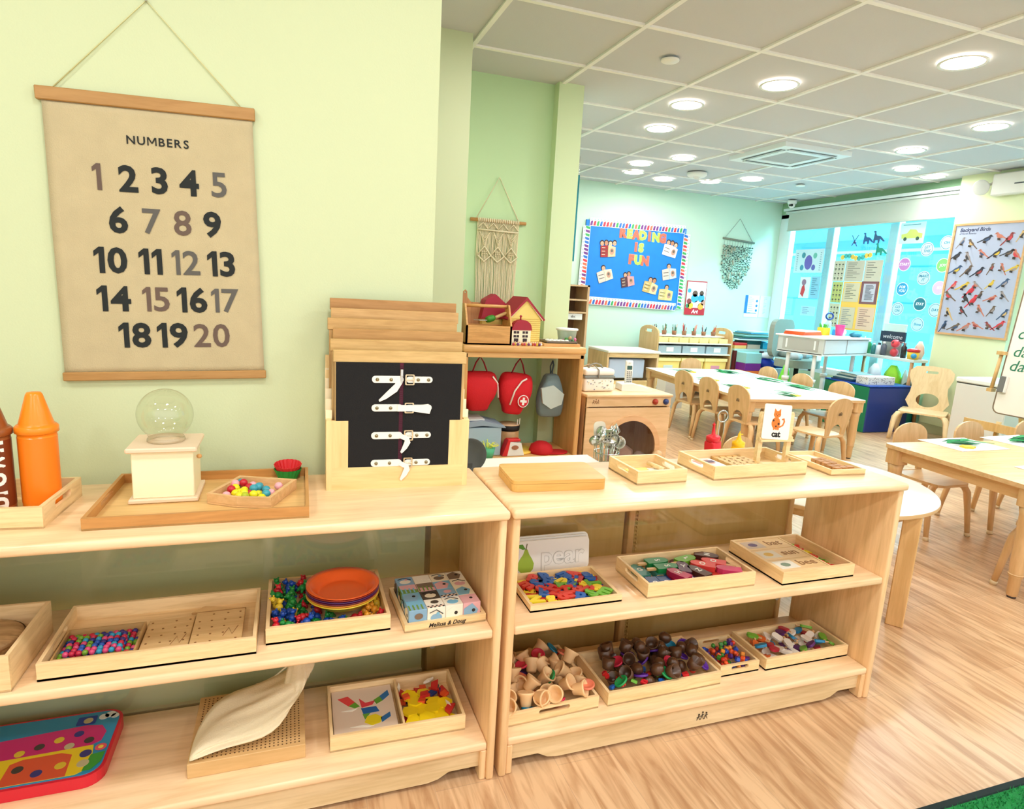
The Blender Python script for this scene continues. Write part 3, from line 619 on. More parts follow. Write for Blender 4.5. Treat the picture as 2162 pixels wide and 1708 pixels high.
# cube puzzle
tray('puzzle_tray', 'low pine tray with signature under the picture cubes', 'tray', (-0.266, 0.044), 0.222, 0.215, 0.022, ZM+0.0008, 2.5, 0.010)
MB().text('Melissa & Doug', 0.016, P((40, 30, 24), 0.8), XZ, bold=0.01, depth=0.0005, shear=0.35).done('printed_signature', bpy.data.objects['puzzle_tray'], (0.113, -0.0006, 0.011))
PCOL = [(120, 180, 210), (236, 230, 214), (70, 56, 48), (222, 170, 176), (110, 150, 60), (130, 170, 200), (120, 100, 84), (236, 226, 200)]
CS = 0.0485
k = 0; a0 = math.radians(2.5)
for i in range(4):
    for j in range(4):
        x, y = loc_in((-0.266, 0.044), 2.5, 0.0125+CS*(i+0.5)+0.0008*i, 0.0105+CS*(j+0.5)*0.98)
        t = thing('picture_cube', 'picture block of the cube puzzle, row %s, %s' % (['nearest the signature', 'second from the signature', 'third from the signature', 'nearest the wall'][j], ['beside the plates tray', 'second from the plates tray', 'second from the side panel', 'beside the side panel'][i]), 'block', (x, y, ZM+0.0065+CS/2), a0)
        h = CS/2; MB().box(-h, -h*0.98, -h, h, h*0.98, h, P(PCOL[R.randrange(8)], 0.35), b=0.0008).done('cube', t)
        for f in range(3 if i == 0 else 2):
            if f == 1 and j > 0: continue
            if f == 2 and i > 0: continue
            T = TR(0, 0, h+0.0002) if f == 0 else (FY(0, -h-0.0002, 0) if f == 1 else FX(-h-0.0002, 0, 0))
            d = MB(); q = h*0.93
            c1, c2, c3 = (P(PCOL[R.randrange(8)], 0.35) for _ in range(3))
            e = R.choice((0, 1, 2, 3))
            if e == 0:
                for u in range(8):
                    for v_ in range(2): d.box(-q+u*q/4, -q+v_*q/4, 0, -q+(u+1)*q/4, -q+(v_+1)*q/4, 0.0004, P((30, 26, 26)) if (u+v_) % 2 else P((236, 210, 190)), T)
                d.prism(circ(0.002, 0.006, q*0.5, 14, q*0.38), 0, 0.0005, c1, T)
            elif e == 1: d.prism([(-q, -q), (q*0.3, -q), (q*0.8, q*0.1), (0, q), (-q, q*0.4)], 0, 0.0004, c1, T).prism(circ(q*0.2, q*0.1, q*0.22, 10), 0.0004, 0.0008, P((28, 26, 26)), T)
            elif e == 2:
                d.prism([(-q, 0), (q, -q*0.3), (q, q), (-q, q)], 0, 0.0004, c1, T)
                for u in range(4): d.box(-q+u*q*0.5, -q, 0.0004, -q+u*q*0.5+q*0.18, q*0.1, 0.0008, c2, T)
            else: d.prism(circ(0, -q*0.2, q*0.7, 14, q*0.5), 0, 0.0004, c1, T).tube([(-q*0.8, q*0.5, 0.0006), (0, q*0.8, 0.0006), (q*0.8, q*0.2, 0.0006)], 0.0012, P((28, 26, 26)), 4, T).prism(circ(q*0.2, q*0.3, q*0.2, 10), 0.0004, 0.0007, c3, T)
            d.done('printed_face', t)
# ---------------- bottom shelf
t = thing('button_board', 'red edged toy button board with bus picture and round holes', 'toy', (-1.375, 0.112, ZB+0.0005))
w, d = 0.398, 0.255
holes = [(0.232, 0.135, .011), (0.270, 0.150, .011), (0.310, 0.163, .011), (0.300, 0.120, .011), (0.340, 0.132, .011), (0.195, 0.120, .011), (0.345, 0.082, .013), (0.348, 0.047, .013), (0.21, 0.062, .012), (0.30, 0.052, .012), (0.255, 0.038, .012), (0.318, 0.213, .011)]
MB().prism(rrect(0, 0, w, d, 0.045, 6), 0, 0.030, P((214, 30, 52), 0.35)).done('tray_body', t, bevel=0.004)
HS = [circ(x, y, r, 16) for x, y, r in holes]
pic = MB().prism(rrect(0.008, 0.008, w-0.008, d-0.008, 0.038, 6), 0.0302, 0.0318, P((46, 150, 200), 0.35))
pic.prism([(0.008, 0.104), (0.0, 0.17), (0.32, 0.196), (0.356, 0.188), (0.372, 0.16), (0.368, 0.125), (0.34, 0.108)], 0.0318, 0.0324, P((206, 36, 120), 0.35))
pic.prism([(0.03, 0.012), (0.008, 0.10), (0.355, 0.112), (0.368, 0.03), (0.34, 0.012)], 0.0318, 0.0326, P((240, 214, 40), 0.35))
pic.prism([(0.185, 0.012), (0.187, 0.085), (0.21, 0.096), (0.29, 0.098), (0.315, 0.086), (0.32, 0.012)], 0.0326, 0.0332, P((224, 92, 60), 0.35))
pic.prism([(0.352, 0.02), (0.358, 0.075), (0.388, 0.08), (0.386, 0.045), (0.37, 0.02)], 0.0327, 0.0334, P((60, 160, 60), 0.35))
pic.prism(circ(0.374, 0.098, 0.013, 14), 0.0334, 0.0338, P((226, 90, 110))).prism(circ(0.374, 0.098, 0.006, 10), 0.0338, 0.0342, P((250, 226, 80)))
pic.prism(rrect(0.292, 0.198, 0.336, 0.232, 0.004), 0.0324, 0.0330, P((40, 70, 170)))
for x, y, r in ((0.352, 0.222, .012), (0.366, 0.228, .013), (0.378, 0.220, .010)): pic.prism(circ(x, y, r, 14), 0.0326, 0.0332, P((226, 236, 240)))
pic.done('picture_sheet', t)
hb = MB()
for i, (x, y, r) in enumerate(holes): MB().prism(circ(x, y, r, 18), 0.0330, 0.0338, P([(70, 66, 60), (226, 200, 60), (60, 60, 130), (196, 190, 150)][i % 4], 0.6)).done('button_hole', t)
t = thing('peg_box', 'square wooden pegboard box under the cloth bag', 'box', (-0.788, 0.078, ZB+0.0005))
PB = W((224, 186, 132), 'x', 0.86, 0.5)
MB().box(0, 0, 0, 0.277, 0.265, 0.040, PB, b=0.001).done('body', t)
pg = MB(); dk = P((96, 66, 36), 0.9)
for i in range(25):
    for j in range(24): pg.prism(circ(0.0145+i*0.0103, 0.014+j*0.0103, 0.0021, 6), 0.040, 0.0406, dk)
pg.done('peg_holes', t)
# cloth bag: a lofted sack lying on the box, neck flopping up
def loft(mb, secs, mat, n=26, wr=0.0, seed=0):
    r = random.Random(seed); vs = []; fs = []; ph = [r.uniform(0, 6) for _ in range(6)]
    for s, (c, ax, ay, u, v) in enumerate(secs):
        for i in range(n):
            a = 2*PI*i/n; k = 1+wr*(math.sin(5*a+ph[0]+s*0.5)+0.7*math.sin(8*a+ph[1]-s*0.3)+0.5*math.sin(13*a+ph[2]))
            p = Vector(c)+Vector(u)*ax*k*math.cos(a)+Vector(v)*ay*k*math.sin(a); vs.append(tuple(p))
    for s in range(len(secs)-1):
        for i in range(n): fs.append((s*n+i, s*n+(i+1) % n, (s+1)*n+(i+1) % n, (s+1)*n+i))
    fs.append(tuple(reversed(range(n)))); fs.append(tuple((len(secs)-1)*n+i for i in range(n)))
    return mb.add(vs, fs, mat, None, True)
t = thing('drawstring_bag', 'cream cotton drawstring bag slumped on the pegboard box', 'bag', (-0.788, 0.078, ZB+0.0415))
Y_ = (0, 1, 0); Z_ = (0, 0, 1); X_ = (1, 0, 0)
S0 = [((0.012, 0.012, 0.004), .002, .003, Y_, Z_), ((0.022, 0.030, 0.010), .024, .010, Y_, Z_), ((0.060, 0.075, 0.017), .066, .017, Y_, Z_), ((0.11, 0.10, 0.024), .085, .024, Y_, Z_), ((0.16, 0.108, 0.032), .088, .032, Y_, Z_),
     ((0.205, 0.110, 0.046), .080, .045, Y_, (0.15, 0, 1)), ((0.240, 0.115, 0.072), .066, .042, Y_, (0.5, 0, .85)), ((0.262, 0.130, 0.105), .048, .036, Y_, (0.8, 0, .6)), ((0.274, 0.145, 0.140), .032, .026, Y_, (1, 0, .2)), ((0.277, 0.155, 0.168), .016, .013, Y_, X_), ((0.277, 0.158, 0.176), .013, .010, Y_, X_), ((0.278, 0.160, 0.186), .020, .015, Y_, X_), ((0.280, 0.164, 0.2), .026, .018, Y_, X_), ((0.280, 0.164, 0.201), .018, .010, Y_, X_)]
S = [((0.004, 0.010, 0.004), .004, .004, Y_, Z_), ((0.010, 0.055, 0.013), .058, .012, Y_, Z_), ((0.040, 0.105, 0.022), .098, .021, Y_, Z_), ((0.095, 0.120, 0.030), .110, .029, Y_, Z_), ((0.15, 0.115, 0.038), .104, .037, Y_, Z_),
     ((0.20, 0.110, 0.052), .098, .052, Y_, (0.15, 0, 1)), ((0.238, 0.112, 0.078), .088, .058, Y_, (0.5, 0, .85)), ((0.262, 0.125, 0.112), .072, .052, Y_, (0.8, 0, .6)), ((0.268, 0.140, 0.145), .050, .036, Y_, (1, 0, .2)), ((0.268, 0.152, 0.172), .024, .018, Y_, X_), ((0.267, 0.156, 0.181), .017, .013, Y_, X_), ((0.268, 0.158, 0.190), .025, .018, Y_, X_), ((0.270, 0.162, 0.203), .030, .02, Y_, X_), ((0.270, 0.162, 0.204), .020, .012, Y_, X_)]
CT = P((240, 228, 196), 0.95, bump=0.3, bscale=260)
S = [(c, ax, ay*(1.0 if i < 8 else 1), u, v) for i, (c, ax, ay, u, v) in enumerate(S)]
bg = loft(MB(), S, CT, 64, 0.05, 4)
for i_, (x_, y_, z_) in enumerate(bg.v):
    k_ = 0.0035*math.sin(70*(x_*0.55+y_)+5*math.sin(16*x_))+0.002*math.sin(150*(y_-0.6*x_)+3)
    if z_ > 0.012 and x_ > 0.03: bg.v[i_] = (x_, y_, z_+k_)
bo = bg.done('sack', t); ss = bo.modifiers.new('sub', 'SUBSURF'); ss.levels = 1; ss.render_levels = 1
MB().tube([(0.270, 0.148, 0.166), (0.262, 0.155, 0.150), (0.225, 0.17, 0.115), (0.20, 0.185, 0.085), (0.165, 0.20, 0.060), (0.15, 0.222, 0.045), (0.16, 0.235, 0.035)], 0.0024, P((244, 236, 214), 0.8), 6).tube([(0.277+0.016*math.cos(i*0.7), 0.157+0.018*math.sin(i*0.7), 0.171) for i in range(9)], 0.0022, P((244, 236, 214), 0.8), 6, closed=True).done('drawstring', t)
MB().ball((0.155, 0.226, 0.012), 0.0055, CT, 8).done('cord_knot', t)
# pattern block tray
tray('pattern_block_tray', 'divided pine tray with pattern picture and pattern blocks', 'tray', (-0.449, 0.078), 0.366, 0.222, 0.046, ZB+0.0005, -1.0, 0.008, divider=0.196)
t = thing('pattern_card', 'grey board with a dinosaur of coloured pattern shapes', 'picture board', (-0.438, 0.090, ZB+0.006), math.radians(-1.0))
MB().box(0, 0, 0, 0.172, 0.200, 0.024, P((226, 208, 190), 0.6), b=0.001).done('board', t)
sh = MB(); z = 0.0242
for pts, c in (([(.028, .150), (.052, .156), (.068, .130), (.052, .118)], (226, 66, 70)), ([(.052, .118), (.068, .130), (.078, .112), (.066, .108)], (96, 160, 50)), ([(.078, .142), (.092, .122), (.116, .126), (.108, .112), (.082, .106)], (216, 60, 76)),
               ([(.128, .140), (.150, .160), (.152, .140), (.134, .122)], (40, 110, 176)), ([(.112, .128), (.128, .140), (.134, .122), (.118, .112)], (96, 160, 50)), ([(.080, .104), (.116, .104), (.122, .084), (.084, .082)], (30, 96, 170)), ([(.082, .082), (.100, .082), (.086, .062)], (96, 160, 50)),
               ([(.092, .072), (.112, .076), (.126, .062), (.120, .044), (.100, .038), (.084, .052)], (232, 216, 30)), ([(.122, .060), (.146, .076), (.146, .060), (.124, .044)], (40, 110, 176)), ([(.05, .042), (.09, .034), (.106, .036), (.08, .044)], (250, 246, 236)), ([(.034, .102), (.072, .106), (.060, .098)], (250, 246, 236))):
    sh.prism([(0.09+(p[0]-0.09)*1.18, 0.10+(p[1]-0.098)*1.18) for p in pts], 0.024, z+0.0006, P(c, 0.5))
sh.done('printed_shapes', t)
hexp = [(0.0245*math.cos(a*PI/3), 0.0245*math.sin(a*PI/3)) for a in range(6)]; trap = [(0.0235*math.cos(a*PI/3), 0.0235*math.sin(a*PI/3)) for a in range(4)]; rho = [(0, 0), (0.02, 0), (0.03, 0.0173), (0.01, 0.0173)]; sq = [(0, 0), (0.019, 0), (0.019, 0.019), (0, 0.019)]
def blk(nm, pts, c, lab): return MB().prism(pts, 0, 0.008, P(c, 0.45)).done('pattern_block', label=lab, cat='pattern block', group=nm)
ph_ = blk('yellow hexagon blocks', hexp, (246, 216, 20), 'yellow hexagon block in the divided tray'); pt_ = blk('red trapezium blocks', trap, (204, 44, 44), 'red trapezium block in the divided tray')
pr_ = blk('blue rhombus blocks', rho, (30, 50, 110), 'dark blue rhombus block in the divided tray'); po_ = blk('orange square blocks', sq, (226, 84, 40), 'orange square block in the divided tray'); pw_ = blk('white rhombus blocks', [(0, 0), (0.019, 0), (0.034, 0.008), (0.015, 0.008)], (244, 236, 220), 'slim white rhombus block in the divided tray')
first = {id(ph_): 1, id(pt_): 1, id(pr_): 1, id(po_): 1, id(pw_): 1}
def put(p, x, y, z, a, rx=0, ry=0):
    o = p if first.pop(id(p), None) else dup(p, (0, 0, 0))
    o.location = (x, y, z); o.rotation_euler = (rx, ry, a)
zt = ZB+0.006
for i in range(4):
    for j in range(5): put(R.choice([pt_, po_, pr_, pt_, pt_]), -0.222+i*0.033+R.uniform(-.004, .004), 0.108+j*0.036+R.uniform(-.003, .003), zt, R.uniform(0, 6))
for i in range(4):
    for j in range(5): put(R.choice([pt_, po_, ph_, pt_]), -0.224+i*0.032+R.uniform(-.004, .004), 0.106+j*0.036, zt+0.0085, R.uniform(0, 6))
for i, (x, y) in enumerate(((-.222, .103), (-.185, .106), (-.146, .104), (-.226, .145), (-.192, .150), (-.160, .144), (-.133, .138), (-.216, .215), (-.172, .218), (-.205, .185), (-.15, .172), (-.123, .158))): put(ph_, x, y, zt+0.0175+0.003*(i % 2), i*0.4, R.uniform(-.12, .12), R.uniform(-.12, .12))
for p, x, y, a in ((pt_, -.168, .195, .3), (po_, -.235, .195, .2), (po_, -.180, .168, 1.2), (pr_, -.135, .205, 2.6), (pt_, -.126, .235, 1.3), (pt_, -.108, .210, 1.8), (po_, -.118, .178, .6), (pw_, -.243, .235, 1.2), (pw_, -.165, .258, .1), (pw_, -.111, .128, 1.6), (pr_, -.113, .19, 1.4), (pt_, -.108, .12, 1.0)): put(p, x, y, zt+0.026, a, R.uniform(-.15, .15), R.uniform(-.15, .15))
# ================================================================ right unit: top board
R = random.Random(11)
BAM = W((226, 180, 104), 'x', 0.84, 0.4, 1.2)
t = thing('bamboo_box', 'closed golden bamboo box with rounded corners', 'box', (0.040, 0.130, ZT+0.0005), math.radians(-4))
MB().prism(rrect(0, 0, 0.283, 0.175, 0.018, 5), 0, 0.0215, BAM).done('body', t)
MB().prism(rrect(0, 0, 0.283, 0.175, 0.018, 5), 0.0222, 0.032, BAM).done('lid', t, bevel=0.0015)
tray('small_tray', 'small square pine tray with a yellow card inside', 'tray', (0.434, 0.129), 0.175, 0.176, 0.042, ZT+0.0005, 1.0, 0.009, slots='e')
MB().box(0, 0, 0, 0.082, 0.115, 0.003, P((248, 232, 130), 0.6, vary=0.08, vscale=60)).done('yellow_card', loc=(0.475, 0.150, ZT+0.0062), rz=0.08, label='yellow card lying in the small square tray', cat='card')
MB().box(0, 0, 0, 0.060, 0.10, 0.0025, P((240, 236, 226), 0.6)).done('white_card', loc=(0.535, 0.152, ZT+0.0095), rz=-0.05, label='white card overlapping the yellow card in the small tray', cat='card')
MB().cyl(0, 0, 0, 0.075, 0.007, PINEY, 14).done('wooden_dowel', loc=(0.572, 0.205, ZT+0.021), rot=(-PI/2, 0, 0.15), label='short wooden dowel resting on the cards in the small tray', cat='dowel')
tray('word_tray', 'long pine tray with handle slots holding the cat card', 'tray', (0.709, 0.130), 0.372, 0.195, 0.044, ZT+0.0005, 1.0, 0.010, slots='e')
t = thing('picture_card', 'white word card with a small picture at the end of the long tray', 'card', (0.722, 0.158, ZT+0.0065), 0.05)
MB().box(0, 0, 0, 0.105, 0.150, 0.012, P((250, 248, 240), 0.5)).done('card', t)
MB().box(0.02, 0.085, 0.0121, 0.085, 0.130, 0.0126, P((206, 150, 130), 0.6)).box(0.06, 0.095, 0.0126, 0.095, 0.12, 0.013, P((90, 70, 100))).done('printed_picture', t)
MB().text('can', 0.03, BLACK, TR(0.05, 0.035, 0.0123), bold=0.02).done('printed_word', t)
t = thing('letter_board', 'speckled tan wooden letter board with scalloped ends in the long tray', 'board', (0.838, 0.155, ZT+0.0065), 0.03)
pts = [(0, 0)] + [(0.12, 0)] + [(0.12+(0.004 if i % 2 else 0), 0.005+i*0.0145) for i in range(11)] + [(0.12, 0.160), (0, 0.160)] + [(0-(0.004 if i % 2 else 0), 0.155-i*0.0145) for i in range(11)]
MB().prism(pts, 0, 0.018, W((228, 184, 118), 'y', 0.7, 0.5, 3)).done('board', t)
g = MB()
for i in range(4):
    for j in range(6): g.text('abcdefghijklmnopqrstuvwx'[i*6+j], 0.018, P((140, 96, 50), 0.8), TR(0.02+i*0.027, 0.02+j*0.024, 0.0184), res=2)
g.done('letter_engraving', t)
t = thing('card_holder', 'wooden two post stand holding the cat card upright', 'card stand', (1.020, 0.235, ZT+0.0065), math.radians(-4))
for x in (-0.066, 0.048):
    MB().prism([(0, 0), (0.016, 0), (0.016, 0.030), (0.013, 0.036), (0.013, 0.046), (0.016, 0.052), (0.016, 0.180), (0.012, 0.188), (0.004, 0.188), (0, 0.180)], -0.008, 0.008, PINE, FY(x, 0, 0)).done('post', t)
MB().box(-0.066, -0.014, 0.088, 0.066, -0.004, 0.104, PINE, b=0.001).box(-0.066, -0.020, 0.088, 0.066, -0.014, 0.096, PINE).done('ledge', t)
MB().box(-0.09, -0.03, 0, 0.075, 0.03, 0.004, PINE).done('base', t)
t = thing('cat_card', 'white card with orange cat drawing above the word cat', 'card', (1.006, 0.218, ZT+0.1035), 0, rot=(-0.10, 0.07, math.radians(-4))); t.scale = (1.06, 1.06, 1.06)
MB().prism(rrect(-0.051, 0, 0.051, 0.112, 0.006), 0, 0.0022, P((253, 246, 232), 0.4), FY(0, 0, 0)).done('card', t)
og = P((226, 120, 40), 0.6); bk_ = P((60, 34, 22), 0.6); F_ = FY(0, -0.0024, 0)
cat = MB().prism(circ(-0.004, 0.052, 0.016, 18, 0.019), 0, 0.0006, og, F_).prism(circ(-0.002, 0.080, 0.0135, 18, 0.011), 0, 0.0008, og, F_)
cat.prism([(-0.0145, 0.083), (-0.0125, 0.0985), (-0.0045, 0.090)], 0, 0.0009, og, F_).prism([(0.0105, 0.083), (0.009, 0.0985), (0.0005, 0.090)], 0, 0.0009, og, F_)
cat.tube([(0.010, -0.0032, 0.040), (0.022, -0.0032, 0.046), (0.027, -0.0032, 0.058), (0.024, -0.0032, 0.068), (0.018, -0.0032, 0.065)], 0.0022, og, 6)
for x in (-0.012, -0.003, 0.004): cat.box(x, -0.0034, 0.030, x+0.005, -0.0026, 0.045, og)
for x, y, r in ((-0.014, 0.060, .0035), (0.006, 0.050, .004), (-0.003, 0.042, .003)): cat.prism(circ(x, y, r, 8), 0.0006, 0.0012, bk_, F_)
for x in (-0.007, 0.003): cat.prism(circ(x, 0.081, 0.0013, 8), 0.0008, 0.0014, bk_, F_)
cat.prism(circ(-0.002, 0.076, 0.0012, 8), 0.0008, 0.0014, bk_, F_)
cat.done('printed_cat', t)
MB().text('cat', 0.027, BLACK, FY(0.001, -0.0024, 0.0165), bold=0.04).done('printed_word', t)
tray('letter_tile_tray', 'low flat pine tray with carved letter blocks at the end of the unit', 'tray', (1.160, 0.108), 0.142, 0.240, 0.020, ZT+0.0005, -3, 0.008)
MB().box(0, 0, 0, 0.10, 0.16, 0.002, P((250, 240, 214), 0.5)).box(0.012, 0.09, 0.002, 0.08, 0.14, 0.0024, P((230, 206, 150))).done('tan_card', loc=(1.175, 0.178, ZT+0.006), rz=-0.05, label='cream card lying in the low flat tray', cat='card')
for i in range(11):
    a = 'carved wooden letter block in the low flat tray'
    if i == 0: lb = MB().box(-0.013, -0.010, 0, 0.013, 0.010, 0.014, W((196, 140, 84), 'x', 0.7, 0.5, 3), b=0.001).done('letter_block', label=a, cat='letter block', group='letter blocks in the flat tray'); o = lb
    else: o = dup(lb, (0, 0, 0))
    r_, c_ = divmod(i, 5); x, y = loc_in((1.160, 0.108), -3, 0.050+0.030*(r_ % 3)+0.0*c_, 0.030+c_*0.0245+0.005*r_)
    o.location = (x, y, ZT+0.0062 if c_ > 2 or r_ > 1 or True else 0); o.location.z = ZT+0.0086 if c_*0.0245 > 0.035 else ZT+0.0062; o.rotation_euler = (0, 0, R.uniform(-.2, .2))
# ================================================================ right unit: middle shelf
for i in range(3):
    t = thing('word_board', ['white pear tracing board, front of the leaning stack', 'white tracing board right behind the pear board', 'rearmost white tracing board of the pear stack'][i], 'tracing board', (0.118+i*0.003, 0.300+i*0.011, ZM+0.0005), 0, rot=(-0.12, 0, 0))
    MB().prism(rrect(0, 0, 0.268, 0.104+i*0.003, 0.014), 0, 0.008, P((240, 240, 236), 0.5), FY(0, 0.008, 0)).done('board', t)
    if i == 0:
        pe = MB(); gr = P((158, 190, 60), 0.6); F2 = FY(0, 0, 0)
        pe.prism([(0.020, 0.012), (0.030, 0.002), (0.060, 0.002), (0.070, 0.012), (0.073, 0.030), (0.066, 0.046), (0.056, 0.062), (0.050, 0.078), (0.042, 0.078), (0.036, 0.062), (0.024, 0.046), (0.017, 0.030)], 0, 0.0007, gr, F2)
        pe.prism([(0.044, 0.079), (0.034, 0.095), (0.018, 0.094), (0.022, 0.084), (0.034, 0.078)], 0, 0.0009, P((90, 150, 40), 0.6), F2).tube([(0.045, -0.001, 0.076), (0.049, -0.001, 0.096)], 0.0014, P((110, 100, 50)), 5)
        pe.done('printed_pear', t)
        q = MB().text('pear', 0.085, P((206, 206, 202), 0.6), FY(0.172, -0.0008, 0.048), bold=0.03); q.text('pear', 0.085, P((238, 238, 234), 0.5), FY(0.172, -0.0016, 0.048), bold=0.008); q.done('outlined_word', t)
tray('magnet_letter_tray', 'low pine tray full of coloured letters in front of the pear board', 'tray', (0.090, 0.065), 0.290, 0.200, 0.021, ZM+0.0005, 0, 0.010)
LC = [((222, 60, 46), 'red orange'), ((30, 96, 180), 'blue'), ((246, 222, 50), 'yellow'), ((110, 180, 50), 'green'), ((206, 36, 40), 'red')]
L = 'poESAamNWRkgezbHdFTu'
for layer in range(2):
    for i in range(7):
        for j in range(5):
            if layer and R.random() < 0.15: continue
            x = 0.128+0.0352*i+R.uniform(-.006, .006); y = 0.106+0.030*j+R.uniform(-.005, .005); k = R.choice([0, 0, 1, 1, 2, 2, 3, 4]); ch = R.choice(L)
            mb = MB().text(ch, 0.062, P(LC[k][0], 0.4), None, bold=0.055, depth=0.003, res=2)
            mb.done('toy_letter', loc=(x, y, ZM+0.0095+0.0068*layer), rot=(R.uniform(-.1, .1)*layer, R.uniform(-.1, .1)*layer, R.uniform(-1.6, 1.6)), label='%s plastic letter in the low letter tray' % LC[k][1], cat='letter', group='%s plastic letters in the low tray' % LC[k][1])
tray('popsicle_tray', 'pine tray with handle slots full of lettered toy popsicles', 'tray', (0.464, 0.061), 0.392, 0.200, 0.047, ZM+0.0005, -0.5, 0.008, slots='e')
def popsicle(x, y, z, a, c, ch, name, tilt=0.0):
    t = thing('toy_popsicle', name, 'toy popsicle', (x, y, z), 0, rot=(0, tilt, a)); t.scale = (1.12, 1.12, 1.0)
    m_ = P(c, 0.4)
    pr_ = [(-0.034, -0.017), (0.020, -0.017), (0.034, -0.010), (0.038, 0), (0.034, 0.010), (0.020, 0.017), (-0.034, 0.017)]
    MB().prism(pr_, -0.008, 0.008, m_).done('ice', t, bevel=0.0045)
    MB().prism(rrect(-0.062, -0.0055, -0.030, 0.0055, 0.005), -0.003, 0.003, W((232, 190, 130))).done('stick', t)
    if ch: MB().text(ch, 0.024, P((244, 244, 240), 0.5), TR(0.002, 0, 0.0083, rz=-PI/2), bold=0.02).done('printed_letter', t)
G_, T_, B_, V_, M_, D_, R2, LG, PK = (20, 130, 66), (66, 140, 130), (24, 60, 124), (84, 30, 66), (176, 30, 76), (76, 34, 22), (232, 66, 62), (110, 176, 40), (210, 60, 110)
z0, z1, z2 = ZM+0.0145, ZM+0.031, ZM+0.048
pops = [(.522, .112, z0, 1.5, B_, 'U'), (.520, .200, z0, 1.6, T_, 'G'), (.562, .110, z0, 1.5, B_, 'U'), (.575, .200, z0, 1.6, T_, 'G'), (.612, .115, z0, 1.7, M_, ''), (.625, .205, z0, 1.5, PK, ''), (.660, .115, z0, 1.5, V_, 'Y'), (.672, .205, z0, 1.6, V_, 'Y'), (.708, .112, z0, 1.5, V_, ''), (.72, .205, z0, 1.5, LG, ''), (.755, .115, z0, 1.6, (200, 60, 50), ''), (.765, .205, z0, 1.5, R2, ''), (.805, .118, z0, 1.5, PK, ''), (.815, .205, z0, 1.6, D_, 'N'),
        (.602, .178, z1, -.05, G_, 'S'), (.592, .222, z1, .0, G_, 'S'), (.615, .125, z1, 2.0, M_, 'H'), (.690, .125, z1, 1.9, D_, 'Z'), (.700, .215, z1, .25, LG, 'L'), (.735, .165, z1, 2.5, R2, 'O'), (.785, .175, z1, 2.5, R2, 'O'), (.790, .228, z1, -.6, D_, 'N'), (.800, .115, z1, 2.6, PK, ''), (.655, .160, z1, 1.2, V_, 'Y')]
cn = {G_: 'dark green', T_: 'teal', B_: 'navy', V_: 'plum', M_: 'magenta', D_: 'chocolate', R2: 'coral red', LG: 'lime', PK: 'pink', (200, 60, 50): 'brick red'}
seen = {}
pops_n = {}
ORD = ['', ', farther along', ', third', ', fourth']
for x, y, z, a, c, ch in pops:
    hi = z > ZM+0.02; nm = '%s popsicle%s %s, handled tray' % (cn[c], (' lettered '+ch) if ch else '', 'on top' if hi else 'in the lower layer')
    seen[nm] = seen.get(nm, 0)+1
    if seen[nm] > 1: nm = nm.replace(', handled', ', nearest the spelling box, handled')
    if False: nm = nm.replace(' , handled', ' at its back edge , handled') if y > .16 else nm.replace(' , handled', ' near its front , handled')
    popsicle(x, y, z, a+(PI if z < ZM+0.02 and y < .16 else 0), c, ch, nm)
t_ = tray('spelling_box', 'pine box with three picture word boards beside loose letters', 'box', (0.948, 0.037), 0.300, 0.265, 0.045, ZM+0.0005, 0, 0.009, divider=0.208)
sb = [('upper', (206, 190, 176), 'bat'), ('middle', (226, 216, 196), 'sun'), ('lower', (236, 232, 220), 'bee')]
for i in range(3):
    t = thing('spelling_board', 'picture spelling board, %s of the three in the pine box' % ['rearmost', 'middle one', 'nearest the front'][i], 'spelling board', (0.959, 0.052+0.0805*(2-i), ZM+0.034))
    MB().box(0, 0, 0, 0.190, 0.077, 0.008, W((238, 208, 160), 'x', 0.9, 0.35), b=0.001).done('board', t)
    MB().box(0.010, 0.012, 0.008, 0.085, 0.066, 0.0086, P(sb[i][1], 0.3)).prism(circ(0.045, 0.038, 0.018, 12, 0.014), 0.0086, 0.009, P([(90, 70, 110), (214, 170, 60), (120, 140, 120)][i])).done('printed_picture', t)
    MB().text(sb[i][2], 0.050, P((150, 110, 70), 0.7), TR(0.135, 0.040, 0.0084), bold=0.01).done('letter_slots', t)
    MB().box(0, 0, -0.030, 0.190, 0.077, -0.0008, W((230, 196, 146))).done('lower_board', t)
for j in range(8):
    for i in range(3):
        k = R.choice([0, 2, 3, 4, 4, 0]); ch = R.choice(L)
        MB().text(ch, 0.036, P(LC[k][0], 0.4), None, bold=0.05, depth=0.003, res=2).done('toy_letter', loc=(1.173+0.024*i, 0.070+0.029*j, ZM+0.010+0.007*(i % 2)), rot=(0, 0, R.uniform(-2, 2)), label='%s letter in the spelling box' % LC[k][1], cat='letter', group='%s letters in the spelling box' % LC[k][1])
# ================================================================ right unit: bottom shelf
tray('cone_tray', 'pine tray of small wooden cones and cups, nearest the middle posts', 'tray', (0.036, 0.048), 0.294, 0.285, 0.040, ZB+0.0008, 2.0, 0.009, slots='f')
tray('acorn_tray', 'wide pine tray of brown cups, acorn lids and letters', 'tray', (0.360, 0.056), 0.415, 0.222, 0.044, ZB+0.0005, 0.8, 0.009)
tray('bead_box', 'small deep pine tray of coloured beads with front handle slot', 'tray', (0.796, 0.092), 0.158, 0.166, 0.038, ZB+0.0005, 0, 0.008, slots='f')
tray('ice_lolly_tray', 'pine tray of white and coloured lolly shapes beside the side panel', 'tray', (0.976, 0.084), 0.362, 0.180, 0.042, ZB+0.0005, 0, 0.009)
CUP = [(0.011, 0), (0.013, 0.003), (0.016, 0.024), (0.021, 0.030), (0.021, 0.034), (0.0185, 0.034), (0.013, 0.022), (1e-5, 0.006)]
def cone(c, s=1.22): return MB().lathe([(r*s, z*s) for r, z in CUP], c, n=18, cap=True)
